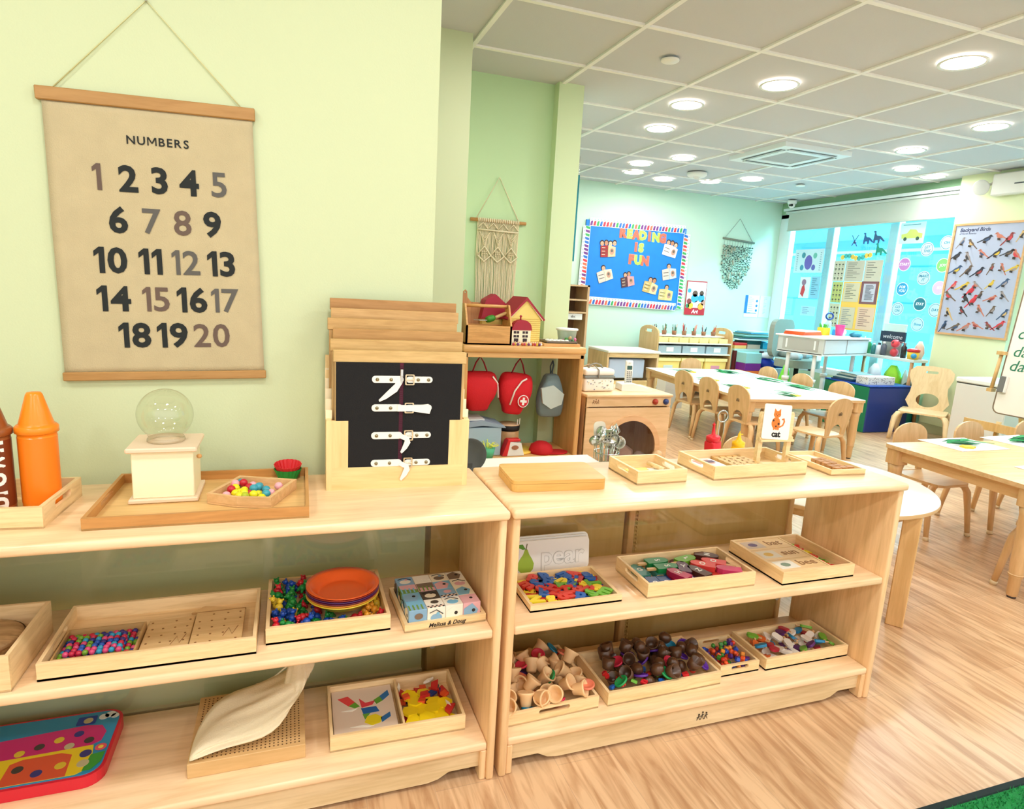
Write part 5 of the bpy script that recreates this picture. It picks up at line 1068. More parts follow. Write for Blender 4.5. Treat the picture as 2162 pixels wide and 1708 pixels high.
# hanging bags
def plush_bag(label, loc, w, h, d, c1, handle_c, cross=False, grey=False, rot=0.0):
    t = thing('hanging_bag', label, 'bag', loc, 0, rot=(0, rot, 0))
    m1 = P(c1, 0.8, bump=0.25, bscale=120)
    b_ = MB(); n = 20; vs = []; fs = []; K = 9
    for j in range(K+1):
        v = j/K; ww = w/2*(0.55+0.45*math.sin(PI*min(1, v*1.1+0.12))**0.6); dd = d/2*(0.45+0.75*math.sin(PI*(v*0.8+0.12)))
        if grey: ww = w/2*(0.25+0.75*math.sin(PI*(0.08+v*0.62))); 
        z = -0.10-h*v
        for i in range(n): a = 2*PI*i/n; ca, sa = math.cos(a), math.sin(a); vs.append((ww*abs(ca)**0.6*(1 if ca > 0 else -1), dd*abs(sa)**0.7*(1 if sa > 0 else -1), z))
    for j in range(K):
        for i in range(n): fs.append((j*n+i, (j+1)*n+i, (j+1)*n+(i+1) % n, j*n+(i+1) % n))
    fs.append(tuple(range(n))); fs.append(tuple(reversed([K*n+i for i in range(n)])))
    o = b_.add(vs, fs, m1, None, True).done('pouch', t); s = o.modifiers.new('s', 'SUBSURF'); s.levels = 1; s.render_levels = 1
    hm = P(handle_c, 0.8)
    if grey:
        MB().tube([(0, -0.01, -0.01), (0.012, 0, -0.04), (0.004, 0, -0.09), (0.01, 0, -0.13)], 0.006, hm, 6).tube([(0, -0.01, -0.01), (-0.012, 0, -0.05), (-0.006, 0, -0.12)], 0.005, hm, 6).done('cord', t)
        MB().prism([(-w*.42, -h*0.95), (-w*.5, -h*0.62), (-w*.05, -h*0.55), (w*.38, -h*0.75), (w*.30, -h*0.98), (-w*.10, -h*1.08)], 0, 0.02, P((196, 208, 204), 0.8), FY(0, -d/2*0.98, 0)).done('pale_panel', t, bevel=0.006)
    else:
        MB().tube([(-w*.22, -0.02, -0.13), (-w*.10, -0.02, -0.04), (0, -0.02, 0.0), (w*.10, -0.02, -0.04), (w*.24, -0.02, -0.13)], 0.009, hm, 6, flat=0.5).done('handle', t)
        MB().tube([(w*.20, -d/2-0.004, -0.13), (w*.05, -d/2-0.016, -0.15), (-w*.12, -d/2-0.02, -0.22), (-w*.20, -d/2-0.016, -0.32)] if cross else [(w*.30, -d/2+0.004, -0.13), (w*.46, -d*.32, -0.18), (w*.5, -d*.30, -0.28)], 0.006, P((250, 238, 230), .7), 6).done('piping', t)
    if cross:
        F3 = FY(w*.16, -d/2-0.0235, -0.285); q = MB().prism(circ(0, 0, 0.040, 22, 0.044), 0, 0.004, P((250, 246, 244)), F3).prism(circ(0, 0, 0.034, 22, 0.038), 0.004, 0.006, m1, F3)
        q.box(-0.008, -0.027, 0.006, 0.008, 0.027, 0.008, P((250, 246, 244)), F3).box(-0.024, -0.008, 0.006, 0.024, 0.008, 0.0082, P((250, 246, 244)), F3); q.done('cross_badge', t)
        MB().tube([(0.05, -0.02, -0.43), (0.052, -0.02, -0.47)], 0.003, P((250, 246, 244)), 5).tube([(0.065, -0.02, -0.42), (0.068, -0.02, -0.46)], 0.003, P((250, 246, 244)), 5).done('zip_pull', t)
    return t
plush_bag('plain red soft bag hanging first from the hooks, next to the frames rack', (0.675, 2.655, 0.875), 0.27, 0.28, 0.15, (214, 26, 38), (160, 16, 36))
plush_bag('red doctor bag with white cross badge hanging in the alcove', (0.965, 2.655, 0.865), 0.25, 0.30, 0.14, (220, 26, 40), (150, 16, 40), cross=True, rot=0.1)
plush_bag('grey blue drawstring cloth bag hanging last from the hooks', (1.215, 2.655, 0.862), 0.20, 0.32, 0.12, (120, 140, 146), (60, 76, 84), grey=True)
# on the dress-up unit
t = thing('toy_toolbox', 'open wooden toy toolbox with dowel handle on the alcove unit', 'toolbox', (0.54, 2.53, 0.9655))
TW = W((224, 168, 100), 'x', 0.8, 0.45, 2)
MB().box(0, 0, 0, 0.315, 0.012, 0.125, TW).box(0, 0.168, 0, 0.315, 0.18, 0.125, TW).box(0, 0, 0, 0.315, 0.18, 0.01, TW).done('tray_box', t)
for x in (0, 0.303): MB().prism([(0, 0), (0.18, 0), (0.18, 0.13), (0.115, 0.262), (0.065, 0.262), (0, 0.13)], 0, 0.012, TW, Matrix.Translation((x, 0, 0)) @ Matrix(((0, 0, 1, 0), (1, 0, 0, 0), (0, 1, 0, 0), (0, 0, 0, 1)))).done('end_panel', t)
MB().cyl(0, 0, 0.012, 0.303, 0.011, TW, 14, T=TR(0, 0.09, 0.25, ry=PI/2)).done('handle_dowel', t)
t = thing('garden_trowel', 'toy trowel with green collar lying across the toolbox', 'trowel', (0.70, 2.62, 1.108), 0.1)
MB().lathe([(0.010, 0), (0.012, 0.02), (0.012, 0.08), (0.005, 0.10)], W((230, 190, 130)), TR(0.06, 0, 0.03, ry=PI/2-0.4), 12).done('handle', t)
MB().lathe([(0.018, 0), (0.023, 0.02), (0.022, 0.05), (0.012, 0.065)], P((60, 140, 40), .5), TR(0.0, 0, 0.015, ry=PI/2-0.3), 12).done('collar', t)
MB().prism([(-0.09, 0), (-0.06, 0.02), (0, 0.016), (0, -0.016), (-0.06, -0.02)], 0, 0.004, P((180, 180, 170), .3, .8), TR(0, 0, 0.012)).done('blade', t)
t = thing('chopping_board', 'brown wooden paddle board with holed handle behind the toolbox', 'paddle board', (0.56, 2.735, 0.966), 0, rot=(-0.12, 0, 0))
MB().prism([(-0.01, 0), (0.19, 0), (0.215, 0.22), (0.175, 0.265), (0.07, 0.27), (0.045, 0.30), (0.043, 0.34), (0.030, 0.352), (0.017, 0.34), (0.012, 0.29), (0.0, 0.26)], 0, 0.012, W((196, 134, 80), 'z', .75, .5), FY(0, 0.012, 0), holes=[circ(0.030, 0.334, 0.006, 10)]).done('board', t)
# dollhouse
t = thing('dollhouse', 'yellow dollhouse with dark red roof and white windows', 'dollhouse', (0.86, 2.60, 0.9655), math.radians(6))
YL = P((246, 222, 130), 0.6); RDK = P((168, 34, 56), 0.6); CRM = P((252, 244, 216), 0.5)
MB().prism([(0, 0), (0.235, 0), (0.235, 0.18), (0.1175, 0.30), (0, 0.18)], 0, 0.20, YL, FY(0, 0.20, 0)).done('walls', t)
cl = MB()
for i in range(13): cl.box(0.001, -0.003, 0.008+i*0.0138, 0.234, 0, 0.011+i*0.0138, P((226, 198, 100)))
cl.done('clapboard_lines', t)
for s in (-1, 1): MB().prism([(-0.02*s+0.1175-0.1175*s, 0.164), (0.1175, 0.300), (0.1175, 0.322), (-0.028*s+0.1175-0.1175*s, 0.172)], -0.015, 0.215, RDK, FY(0, 0.20, 0)).done('roof_slope', t)
MB().prism([(-0.012, 0.164), (0.1175, 0.300), (0.247, 0.164), (0.247, 0.178), (0.1175, 0.316), (-0.012, 0.178)], 0, 0.008, CRM, FY(0, -0.004, 0)).done('gable_trim', t)
MB().prism([(-0.01, 0.10)] + [(0.075+0.07*math.cos(a), 0.115+0.055*math.sin(a)) for a in [PI*(1-i/10) for i in range(11)]] + [(0.15, 0.10)], 0, 0.05, RDK, FY(0.0, 0.0, 0)).tube([(0.067, -0.03, 0.165), (0.067, -0.03, 0.20)], 0.005, RDK, 6).ball((0.067, -0.03, 0.192), 0.009, RDK, 8).done('porch_roof', t)
MB().box(0.0, -0.048, 0, 0.14, -0.004, 0.10, CRM).done('porch', t)
wn = MB(); dkp = P((60, 40, 50))
for x in (0.012, 0.078):
    for z in (0.052, 0.078): wn.box(x, -0.0495, z, x+0.018, -0.0475, z+0.016, dkp).box(x+0.022, -0.0495, z, x+0.040, -0.0475, z+0.016, dkp)
    wn.box(x+0.004, -0.0495, 0.02, x+0.036, -0.0475, 0.045, dkp)
wn.done('window_panes', t)
MB().prism([(0, 0.0), (0.16, 0.0), (0.19, 0.10), (0.10, 0.17), (0.03, 0.13)], 0, 0.085, RDK, FY(-0.16, 0.205, 0.16)).done('rear_roof', t)
MB().box(-0.15, 0.125, 0, -0.005, 0.20, 0.17, YL).done('side_wing', t)
r = random.Random(8)
fc = [(190, 60, 90), (240, 200, 70), (120, 60, 120), (230, 230, 220), (200, 90, 40)]
for i in range(14):
    c_ = fc[i % 5]; nm = ['rose', 'yellow', 'purple', 'white', 'orange'][i % 5]
    MB().ball((0, 0, 0.010), 0.010, P(c_), 8).ball((0, 0, 0.022), 0.006, P((236, 196, 160)), 8).done('tiny_figure', loc=(0.865+i*0.0155, 2.517+r.uniform(-.004, .004)*2-0.0, 0.9655), label='tiny %s figure lying along the edge before the dollhouse' % nm, cat='figurine', group='tiny %s figures before the dollhouse' % nm)
t = thing('flat_tray', 'flat wooden board under the dark tray beside the column', 'board', (1.09, 2.52, 0.9655)); MB().box(0, 0, 0, 0.27, 0.22, 0.018, UW).done('board', t)
t = thing('dark_tray', 'dark shallow tray with white shells on the alcove unit', 'tray', (1.12, 2.55, 0.984)); MB().box(0, 0, 0, 0.23, 0.15, 0.004, P((110, 100, 90))).prism([(0, 0), (0.23, 0), (0.23, 0.15), (0, 0.15)], 0, 0.016, P((120, 108, 96)), holes=[[(0.008, 0.008), (0.222, 0.008), (0.222, 0.142), (0.008, 0.142)]]).done('tray', t)
sh_ = None
for i in range(9):
    if not sh_: sh_ = MB().ball((0, 0, 0.009), 0.018, P((244, 244, 238), .5), 10, sz=.6).done('white_shell', label='white shell piled in the dark shallow tray', cat='shell', group='white shells in the dark tray'); o = sh_
    else: o = dup(sh_, (0, 0, 0))
    o.location = (1.150+0.033*(i % 5)+.008*(i//5), 2.585+0.05*(i//5), 0.9885)
t = thing('plastic_tub', 'clear plastic tub with white lid and flower print at the column', 'tub', (1.315, 2.66, 0.9655))
MB().lathe([(0.055, 0), (0.07, 0.10), (0.075, 0.105)], P((200, 226, 214), .3, alpha=.75), n=28).done('tub', t); MB().lathe([(0.078, 0.104), (0.080, 0.112), (0.076, 0.118), (1e-5, 0.118)], P((240, 246, 240)), n=28).done('lid', t)
fl = MB()
for i, a in enumerate((-2.4, -2.0, -1.6, -1.2, -.8)): fl.ball((0.062*math.cos(a), 0.062*math.sin(a), 0.03+0.012*(i % 3)), 0.014, P([(206, 90, 130), (80, 150, 70), (206, 170, 120), (60, 120, 60), (220, 110, 150)][i]), 8)
fl.done('flower_print', t)
# inside, lower shelf
t = thing('blue_box', 'pale blue cardboard box with papers on top, on the lower shelf', 'box', (0.57, 2.56, 0.1955))
MB().box(0, 0, 0, 0.26, 0.22, 0.20, P((170, 196, 214), .7), b=.004).done('box', t); MB().prism([(-0.01, 0.20), (0.12, 0.215), (0.29, 0.195), (0.28, 0.21), (0.12, 0.25), (-0.01, 0.235)], 0, 0.23, P((150, 170, 190), .7), FY(0, 0.225, 0)).done('flap', t)
MB().box(0.01, 0.02, 0.245, 0.14, 0.20, 0.257, P((226, 228, 224))).done('magazine', t)
t = thing('toy_drum', 'small drum with black band and tan head on the lower shelf', 'drum', (0.93, 2.70, 0.2120))
MB().lathe([(0.065, 0), (0.075, 0.03), (0.075, 0.14)], W((206, 160, 110)), n=28).done('shell', t); MB().lathe([(0.077, 0.135), (0.079, 0.15), (0.079, 0.172), (0.077, 0.174)], BLACK, n=28).done('band', t); MB().lathe([(0.078, 0.174), (0.076, 0.18), (1e-5, 0.18)], P((226, 190, 150)), n=28).done('drumhead', t)
t = thing('toy_iron', 'red and white toy iron on the lower shelf', 'toy iron', (0.84, 2.53, 0.1985))
MB().prism([(0, 0), (0.155, 0), (0.13, 0.09), (0.035, 0.10)], 0, 0.07, P((240, 240, 238), .35), FY(0, 0.07, 0)).done('body', t, bevel=.006); MB().prism([(-0.006, 0.0), (0.03, 0.0), (0.05, 0.105), (0.03, 0.105)], 0, 0.074, P((214, 36, 44), .35), FY(0, 0.072, 0)).box(0.03, 0.0, 0.098, 0.125, 0.06, 0.116, P((214, 36, 44), .35), b=.005).done('red_handle', t)
MB().prism(circ(0.085, 0.058, 0.026, 14, 0.016), 0, 0.002, P((170, 110, 80)), FY(0, -0.001, 0)).done('window', t)
MB().lathe([(0.13, 0), (0.135, 0.006), (0.13, 0.014), (1e-5, 0.016)], P((246, 206, 80), .4), n=36).done('yellow_disc', loc=(0.975, 2.68, 0.1955), label='round yellow lid under the drum and iron', cat='lid')
t = thing('straw_tub', 'green see-through tub of yellow straws on the lower shelf', 'tub', (0.72, 2.52, 0.1955))
for o in (bpy.data.objects['straw_tub'],): pass
MB().lathe([(0.04, 0), (0.055, 0.07)], P((90, 200, 150), .3, alpha=.8), n=24).done('tub', t)
rs = random.Random(4); st = MB()
for i in range(14): a = rs.uniform(0, 6.28); st.tube([(0, 0, 0.03), (0.05*math.cos(a), 0.04*math.sin(a), 0.09+rs.uniform(0, .03)), (0.08*math.cos(a+.5), 0.05*math.sin(a+.5), 0.085)], 0.0028, P((236, 240, 110)), 5)
st.done('straws', t)
t = thing('red_hat', 'red cloth cap on the lower shelf by the side panel', 'cap', (1.15, 2.60, 0.1955))
MB().lathe([(0.085, 0), (0.088, 0.02), (0.075, 0.055), (0.04, 0.078), (1e-5, 0.084)], P((200, 20, 30), .8), n=28).done('crown', t); MB().prism(circ(0.09, -0.03, 0.10, 24, 0.06), 0.004, 0.014, P((200, 20, 30), .8)).done('peak', t, bevel=.003)
# washer
t = thing('toy_washing_machine', 'wooden toy washing machine with round clear door', 'toy washer', (1.435, 2.50, 0))
WM = W((240, 204, 160), 'x', 0.88, 0.4); WMZ = W((232, 188, 138), 'z', 0.85, 0.4)
for x in (0.0, 0.665): MB().box(x, 0.01, 0, x+0.02, 0.44, 0.61, WMZ).done('side_panel', t)
MB().box(-0.008, -0.012, 0.61, 0.70, 0.46, 0.634, WM, b=.008, seg=2).done('top_board', t)
MB().box(0.0, 0.0, 0.545, 0.69, 0.02, 0.610, WM).done('control_panel', t)
MB().prism([(0.0, 0.03), (0.69, 0.03), (0.69, 0.535), (0.0, 0.535)], 0, 0.022, WM, FY(0, 0.02, 0), holes=[circ(0.375, 0.235, 0.215, 44)]).done('front_panel', t)
ring = MB().prism(circ(0.375, 0.235, 0.245, 44), 0, 0.014, W((236, 190, 146), 'x', .9), FY(0, -0.003, 0), holes=[circ(0.375, 0.235, 0.205, 44)])
dr = ring.done('door', t, bevel=.003); MB().prism(circ(0.375, 0.235, 0.206, 44), 0, 0.004, glass((.86, .80, .78), .15), FY(0, -0.006, 0)).done('door_pane', dr); MB().lathe([(0.0, 0), (0.045, 0.0), (0.045, 0.02), (1e-5, 0.024)], WMZ, TR(0.60, -0.018, 0.17, rx=PI/2), 20).done('door_knob', dr)
MB().box(0.02, 0.43, 0.03, 0.665, 0.44, 0.61, W((176, 132, 104), 'z', .9)).box(0.02, 0.02, 0.02, 0.665, 0.43, 0.03, WM).done('back_panel', t)
for x, c_ in ((0.555, (170, 50, 30)), (0.645, (40, 60, 120))): MB().lathe([(0.022, 0), (0.022, 0.012), (0.012, 0.022), (1e-5, 0.026)], P(c_, .3), TR(x, 0.0, 0.578, rx=PI/2), 16).done('dial', t, label='%s dial' % ('red' if x < .6 else 'blue'))
lg = MB(); logo(lg, FY(0.07, -0.001, 0.565), 1.5, (140, 90, 60)); lg.done('burnt_mark', t)
for i, (x, y, z, s, c_, nm) in enumerate(((.25, .13, .10, .085, (226, 130, 150), 'pink'), (.42, .17, .10, .075, (236, 226, 222), 'white'), (.25, .2, .24, .06, (232, 220, 222), 'pale'), (.53, .12, .08, .05, (214, 206, 200), 'cream'))):
    loft(MB(), [((0, 0, -s*.9), s*.5, s*.5, X_, Y_), ((0, 0, -s*.4), s, s*.9, X_, Y_), ((0.01, 0, s*.3), s*.85, s*.8, X_, Y_), ((0, 0, s*.8), s*.3, s*.3, X_, Y_)], P(c_, .9), 20, 0.12, i).done('play_cloth', loc=(1.435+x, 2.50+y, z+0.03+0.02*(i % 2)), label='crumpled %s cloth inside the toy washing machine%s' % (nm, ', on top' if i == 2 else ''), cat='cloth')
# on the washer
t = thing('lunch_bag', 'white patterned lunch bag with grey zip band on the toy washer', 'lunch bag', (1.455, 2.60, 0.6345), 0.05)
LB = P((244, 240, 230), .7)
MB().box(0, 0, 0, 0.25, 0.14, 0.10, LB, b=.02, seg=3).done('lower_body', t); MB().box(-0.002, -0.002, 0.098, 0.252, 0.142, 0.116, P((130, 134, 130), .7), b=.004).done('zip_band', t); MB().box(0, 0, 0.114, 0.25, 0.14, 0.165, LB, b=.02, seg=3).done('lid', t)
MB().tube([(0.06, 0.07, 0.165), (0.08, 0.07, 0.19), (0.12, 0.07, 0.20), (0.16, 0.07, 0.19), (0.18, 0.07, 0.165)], 0.012, P((150, 146, 136), .7), 6, flat=.4).tube([(0.11, -0.004, 0.10), (0.11, -0.006, 0.16), (0.11, 0.07, 0.185)], 0.010, P((150, 146, 136), .7), 6, flat=.3).done('carry_strap', t)
lp = MB(); rr_ = random.Random(3)
for i in range(26): lp.prism(circ(rr_.uniform(.02, .23), rr_.uniform(.015, .085), rr_.uniform(.003, .006), 7), 0, 0.0008, P([(170, 170, 160), (220, 200, 150), (150, 150, 170)][i % 3]), FY(0, -0.0004, 0))
lp.done('printed_motifs', t)
t = thing('toy_phone', 'white cordless telephone standing in its base on the toy washer', 'telephone', (1.87, 2.66, 0.6345), -0.15)
WP = P((244, 242, 236), .3)
MB().prism([(-0.085, 0), (0.15, 0), (0.15, 0.018), (0.0, 0.055), (-0.085, 0.05)], 0, 0.14, WP, FY(0, 0.10, 0)).done('base', t, bevel=.006)
MB().box(-0.045, 0.0, 0.045, 0.012, 0.03, 0.225, WP, TR(rx=-.08), b=.010, seg=2).done('handset', t)
k = MB().box(-0.036, -0.0015, 0.155, 0.003, 0.001, 0.185, P((50, 90, 80), .2), TR(rx=-.08)).ball((-0.017, 0.0, 0.207), 0.010, P((214, 206, 196)), 10, TR(rx=-.08), .3)
for i in range(3):
    for j in range(6): k.box(-0.036+i*0.0145, -0.002, 0.062+j*0.0145, -0.027+i*0.0145, 0.0, 0.070+j*0.0145, P((90, 92, 90)), TR(rx=-.08))
k.done('keypad', t)
k = MB()
for i in range(4):
    for j in range(3): k.box(0.03+i*0.027, 0.0+j*0.022, 0, 0.048+i*0.027, 0.012+j*0.022, 0.004, P((110, 112, 108) if j else (190, 60, 60)), TR(0, -0.03, 0.046, ry=0.24))
k.done('base_keys', t)
t = thing('straw_basket', 'untidy bundle of straw ties behind the lunch bag', 'bundle', (1.50, 2.80, 0.6345), .1)
rs = random.Random(9); st = MB()
for i in range(26): y0 = rs.uniform(0, .12); z0 = 0.004+0.008*(i % 12); st.tube([(rs.uniform(-.05, .03), y0, z0+.02), (0.12, y0+rs.uniform(-.03, .03), z0+.035+rs.uniform(0, .04)), (0.25+rs.uniform(0, .04), y0+rs.uniform(-.04, .04), z0)], 0.006, P((190, 162, 126), .8), 5)
st.done('straw_ties', t)
# ================================================================ walls: hangings, boards, posters
t = thing('macrame_hanging', 'cream macrame hanging on a wooden rod in the green alcove', 'wall hanging', (0.862, 2.985, 1.80))
MC = P((236, 224, 190), 0.9, bump=0.3, bscale=300)
MB().cyl(0, 0, -0.207, 0.207, 0.012, W((206, 150, 90)), 12, T=TR(0, -0.02, 0, ry=PI/2)).done('rod', t)
MB().tube([(-0.165, -0.022, 0.01), (-0.004, -0.010, 0.30), (0.150, -0.022, 0.01)], 0.0035, MC, 6).done('cord', t)
mb = MB(); rr = random.Random(1)
for i in range(34): x = -0.152+i*0.0092; mb.tube([(x, -0.022, 0.010), (x+rr.uniform(-.003, .003), -0.016, -0.25), (x*0.97+rr.uniform(-.003, .003), -0.014, -0.45), (x*0.95, -0.012, -0.64+rr.uniform(-.03, .02))], 0.0037, MC, 5)
mb.done('fringe', t)
mb = MB()
mb.tube([(-0.155, -0.032, -0.065), (0, -0.034, -0.068), (0.150, -0.032, -0.070)], 0.006, MC, 6)
for k in range(4):
    x = -0.155+k*0.076
    mb.tube([(x, -0.030, -0.058), (x+0.038, -0.033, -0.018), (x+0.076, -0.030, -0.058)], 0.005, MC, 6)
for k in range(3):
    x = -0.150+k*0.100
    mb.tube([(x, -0.032, -0.24), (x+0.050, -0.036, -0.18), (x+0.100, -0.032, -0.24), (x+0.05, -0.034, -0.285), (x, -0.032, -0.24)], 0.006, MC, 6)
    for j in range(5): mb.tube([(x+0.010+j*.009, -0.03, -0.08-0.018*j), (x+0.050, -0.034, -0.125-0.018*j), (x+0.090-j*.009, -0.03, -0.08-0.018*j)], 0.0032, MC, 5)
    for j in range(7): mb.ball((x+0.035+(j % 3)*0.015, -0.032, -0.215-0.014*(j//3)), 0.006, MC, 6)
mb.done('knotted_pattern', t)
mb = MB()
for i in range(22): mb.tube([(-0.152+i*0.0141, -0.034, 0.014), (-0.148+i*0.0141, -0.034, -0.012)], 0.0055, MC, 6)
mb.done('rod_wrapping', t)
# teal hanging banner and tall cubby beyond the column
t = thing('teal_banner', 'narrow teal banner with small white marks, just past the green column', 'banner', (2.26, 5.0, 1.66))
MB().box(0, 0, 0, 0.135, 0.012, 0.90, P((0, 128, 140), .6, vary=.15, vscale=12)).done('cloth', t)
mb = MB()
for z in (0.60, 0.20, 0.09, 0.12, 0.24): mb.prism(circ(0.10, z, 0.014, 8, 0.010), 0, 0.001, P((236, 226, 190)), FY(0, -0.001, 0))
mb.done('pale_marks', t)
MB().tube([(0.01, 0.006, 0.9), (0.01, 0.006, 1.09)], 0.002, STEEL, 5).tube([(0.125, 0.006, 0.9), (0.125, 0.006, 1.09)], 0.002, STEEL, 5).done('hanging_wires', t)
t = thing('tall_cubby', 'dark wooden tall cubby with pale shelves, seen past the column edge', 'cubby', (2.35, 5.95, 0))
MB().box(0.70, 0, 0, 0.73, 0.38, 1.42, W((206, 170, 130), 'z', .85)).box(0, 0, 0, 0.03, 0.38, 1.42, DARKW).done('side_panel', t)
MB().box(0.03, 0.36, 0, 0.70, 0.38, 1.42, DARKW).done('back_panel', t)
for z in (1.40, 1.22, 1.06, 0.60, 0.30): MB().box(0.0 if z == 1.40 else 0.03, 0, z, 0.73 if z == 1.40 else .70, 0.36, z+0.02, W((216, 184, 144))).done('shelf_board', t)
MB().box(0.40, 0.02, 0.98, 0.66, 0.03, 1.055, P((236, 236, 232))).text('abc', 0.05, BLACK, FY(0.53, 0.018, 1.02)).done('paper_label', t)
# bulletin board
t = thing('bulletin_board', 'blue bulletin board titled reading is fun with a pencil border', 'bulletin board', (3.92, 6.345, 1.73), 0)
BL_ = P((24, 130, 226), .6, vary=.10, vscale=9)
MB().box(-0.78, -0.02, -0.55, 0.76, 0, 0.54, BL_).done('backing', t)
rb = random.Random(6); PCS = [P(c, .5) for c in ((214, 50, 70), (240, 110, 80), (40, 110, 200), (60, 170, 90), (120, 60, 140), (250, 250, 250))]
def strip(nm, x0, z0, x1, z1):
    mb = MB(); L_ = math.hypot(x1-x0, z1-z0); n = int(L_/0.046); vert = abs(z1-z0) > abs(x1-x0)
    a = math.atan2(z1-z0, x1-x0); T = FY(x0, -0.024, z0) @ Matrix.Rotation(a, 4, 'Z')
    mb.box(0, -0.052, 0, L_, 0.052, 0.003, P((244, 246, 246), .5), T)
    for i in range(n):
        u = 0.004+i*L_/n; m_ = PCS[rb.randrange(5)]
        mb.prism([(u, -0.046), (u+0.034, -0.046), (u+0.042, 0.006), (u+0.036, 0.020), (u+0.012, 0.006)], 0.003, 0.0045, m_, T)
        mb.prism([(u+0.012, 0.014), (u+0.024, 0.026), (u+0.030, 0.046), (u+0.020, 0.040)], 0.003, 0.0045, P((120, 190, 190)), T)
    mb.done(nm, t)
strip('top_border', -0.735, 0.515, 0.735, 0.530); strip('bottom_border', -0.76, -0.50, 0.70, -0.535)
strip('left_border', -0.79, -0.53, -0.77, 0.46); strip('right_border', 0.775, 0.47, 0.775, -0.56)
def letters(s, x, z, size, sp, nm):
    n = len(s)
    for i, ch in enumerate(s):
        c_ = (250, 110, 90) if (i % 2 == 0) ^ (s == 'IS' and False) else (180, 240, 90)
        xx = x+(i-(n-1)/2)*sp
        q = MB().text(ch, size, P((255, 140, 110) if i % 2 == 0 else (214, 255, 150), .6), FY(xx, -0.024, z-0.004*i), bold=0.085, depth=0.002, res=2)
        q.text(ch, size*0.98, P(c_, .6), FY(xx, -0.0275, z-0.004*i), bold=0.045, depth=0.002, res=2); q.done('cut_out_letter', t)
letters('READING', 0.075, 0.405, 0.155, 0.103, 0); letters('IS', 0.025, 0.235, 0.15, 0.080, 0); letters('FUN', 0.035, 0.07, 0.16, 0.108, 0)
SKN = [(224, 172, 140), (196, 140, 108), (236, 190, 160)]
def reader(x, z, a, c1, c2, heads, s=1.0):
    mb = MB(); T = FY(x, -0.024, z) @ Matrix.Rotation(a, 4, 'Z') @ Matrix.Scale(s, 4)
    for k in range(heads):
        hx = (k-(heads-1)/2)*0.062; hz = 0.088+0.008*(k % 2)
        mb.prism(circ(hx, hz+0.010, 0.034, 14, 0.036), 0, 0.003, P((50, 34, 40)), T).prism(circ(hx, hz, 0.026, 14, 0.030), 0.003, 0.004, P(SKN[k % 3]), T)
        for e in (-.010, .010): mb.prism(circ(hx+e, hz+0.004, 0.0035, 6), 0.004, 0.0045, P((50, 34, 34)), T)
        mb.box(hx-0.007, hz-0.014, 0.004, hx+0.007, hz-0.010, 0.0045, P((190, 70, 70)), T)
    mb.prism([(-0.115, 0.055), (-0.006, 0.070), (-0.004, -0.085), (-0.108, -0.090)], 0, 0.006, P(c1), T).prism([(-0.002, 0.070), (0.110, 0.052), (0.112, -0.075), (0.0, -0.085)], 0, 0.006, P(c2), T)
    dk_, lt_ = P((100, 80, 70)), P((236, 226, 200))
    for k in range(5): mb.box(-0.095, 0.030-k*0.022, 0.006, -0.095+0.05+0.03*(k % 2), 0.038-k*0.022, 0.0066, dk_ if k % 2 else lt_, T)
    mb.prism(circ(0.055, -0.01, 0.034, 12, 0.044), 0.006, 0.0066, P((200, 150, 130)), T).prism(circ(0.055, 0.0, 0.018, 10, 0.02), 0.0066, 0.007, P((110, 100, 90)), T)
    mb.done('reader_cutout', t)
reader(-0.435, 0.165, .03, (160, 40, 44), (206, 190, 150), 4); reader(0.525, 0.235, -.25, (232, 226, 224), (230, 232, 234), 3)
reader(-0.455, -0.155, .30, (214, 206, 196), (240, 228, 190), 1); reader(-0.100, -0.215, .18, (90, 50, 60), (236, 160, 160), 2, .9); reader(0.265, -0.28, -.25, (206, 180, 110), (230, 214, 160), 2)
reader(0.545, -0.075, .15, (214, 206, 196), (200, 206, 214), 1); reader(0.520, -0.365, -.10, (216, 196, 130), (250, 236, 140), 1)
# art poster
t = thing('art_poster', 'red edged classroom poster with children and the word Art', 'poster', (4.96, 6.345, 1.335))
MB().box(-0.168, -0.008, -0.24, 0.168, 0, 0.24, P((196, 34, 50), .5)).done('sheet', t)
mb = MB().box(-0.158, -0.010, -0.140, 0.158, -0.008, 0.225, P((232, 240, 246), .5))
F4 = FY(0, -0.010, 0)
for x, z, r_, c_ in ((-.02, .06, .045, (110, 76, 60)), (.09, .07, .036, (96, 66, 50)), (-.02, -.005, .062, (70, 170, 214)), (.09, 0.0, .056, (60, 160, 206)), (-.12, .10, .03, (60, 170, 214)), (-.11, -.05, .04, (150, 60, 60)), (.13, -.06, .04, (206, 150, 130)), (.02, -.08, .04, (240, 236, 236)), (-.08, -.11, .045, (236, 190, 60)), (.09, -.115, .05, (240, 170, 60)), (-.13, -.115, .03, (60, 140, 100))): mb.prism(circ(x, z, r_, 14), 0, .001, P(c_), F4)
mb.done('printed_photo', t)
MB().text('Art', 0.075, P((255, 255, 255)), FY(0.0, -0.0092, -0.193), bold=.03, shear=.2).done('printed_word', t)
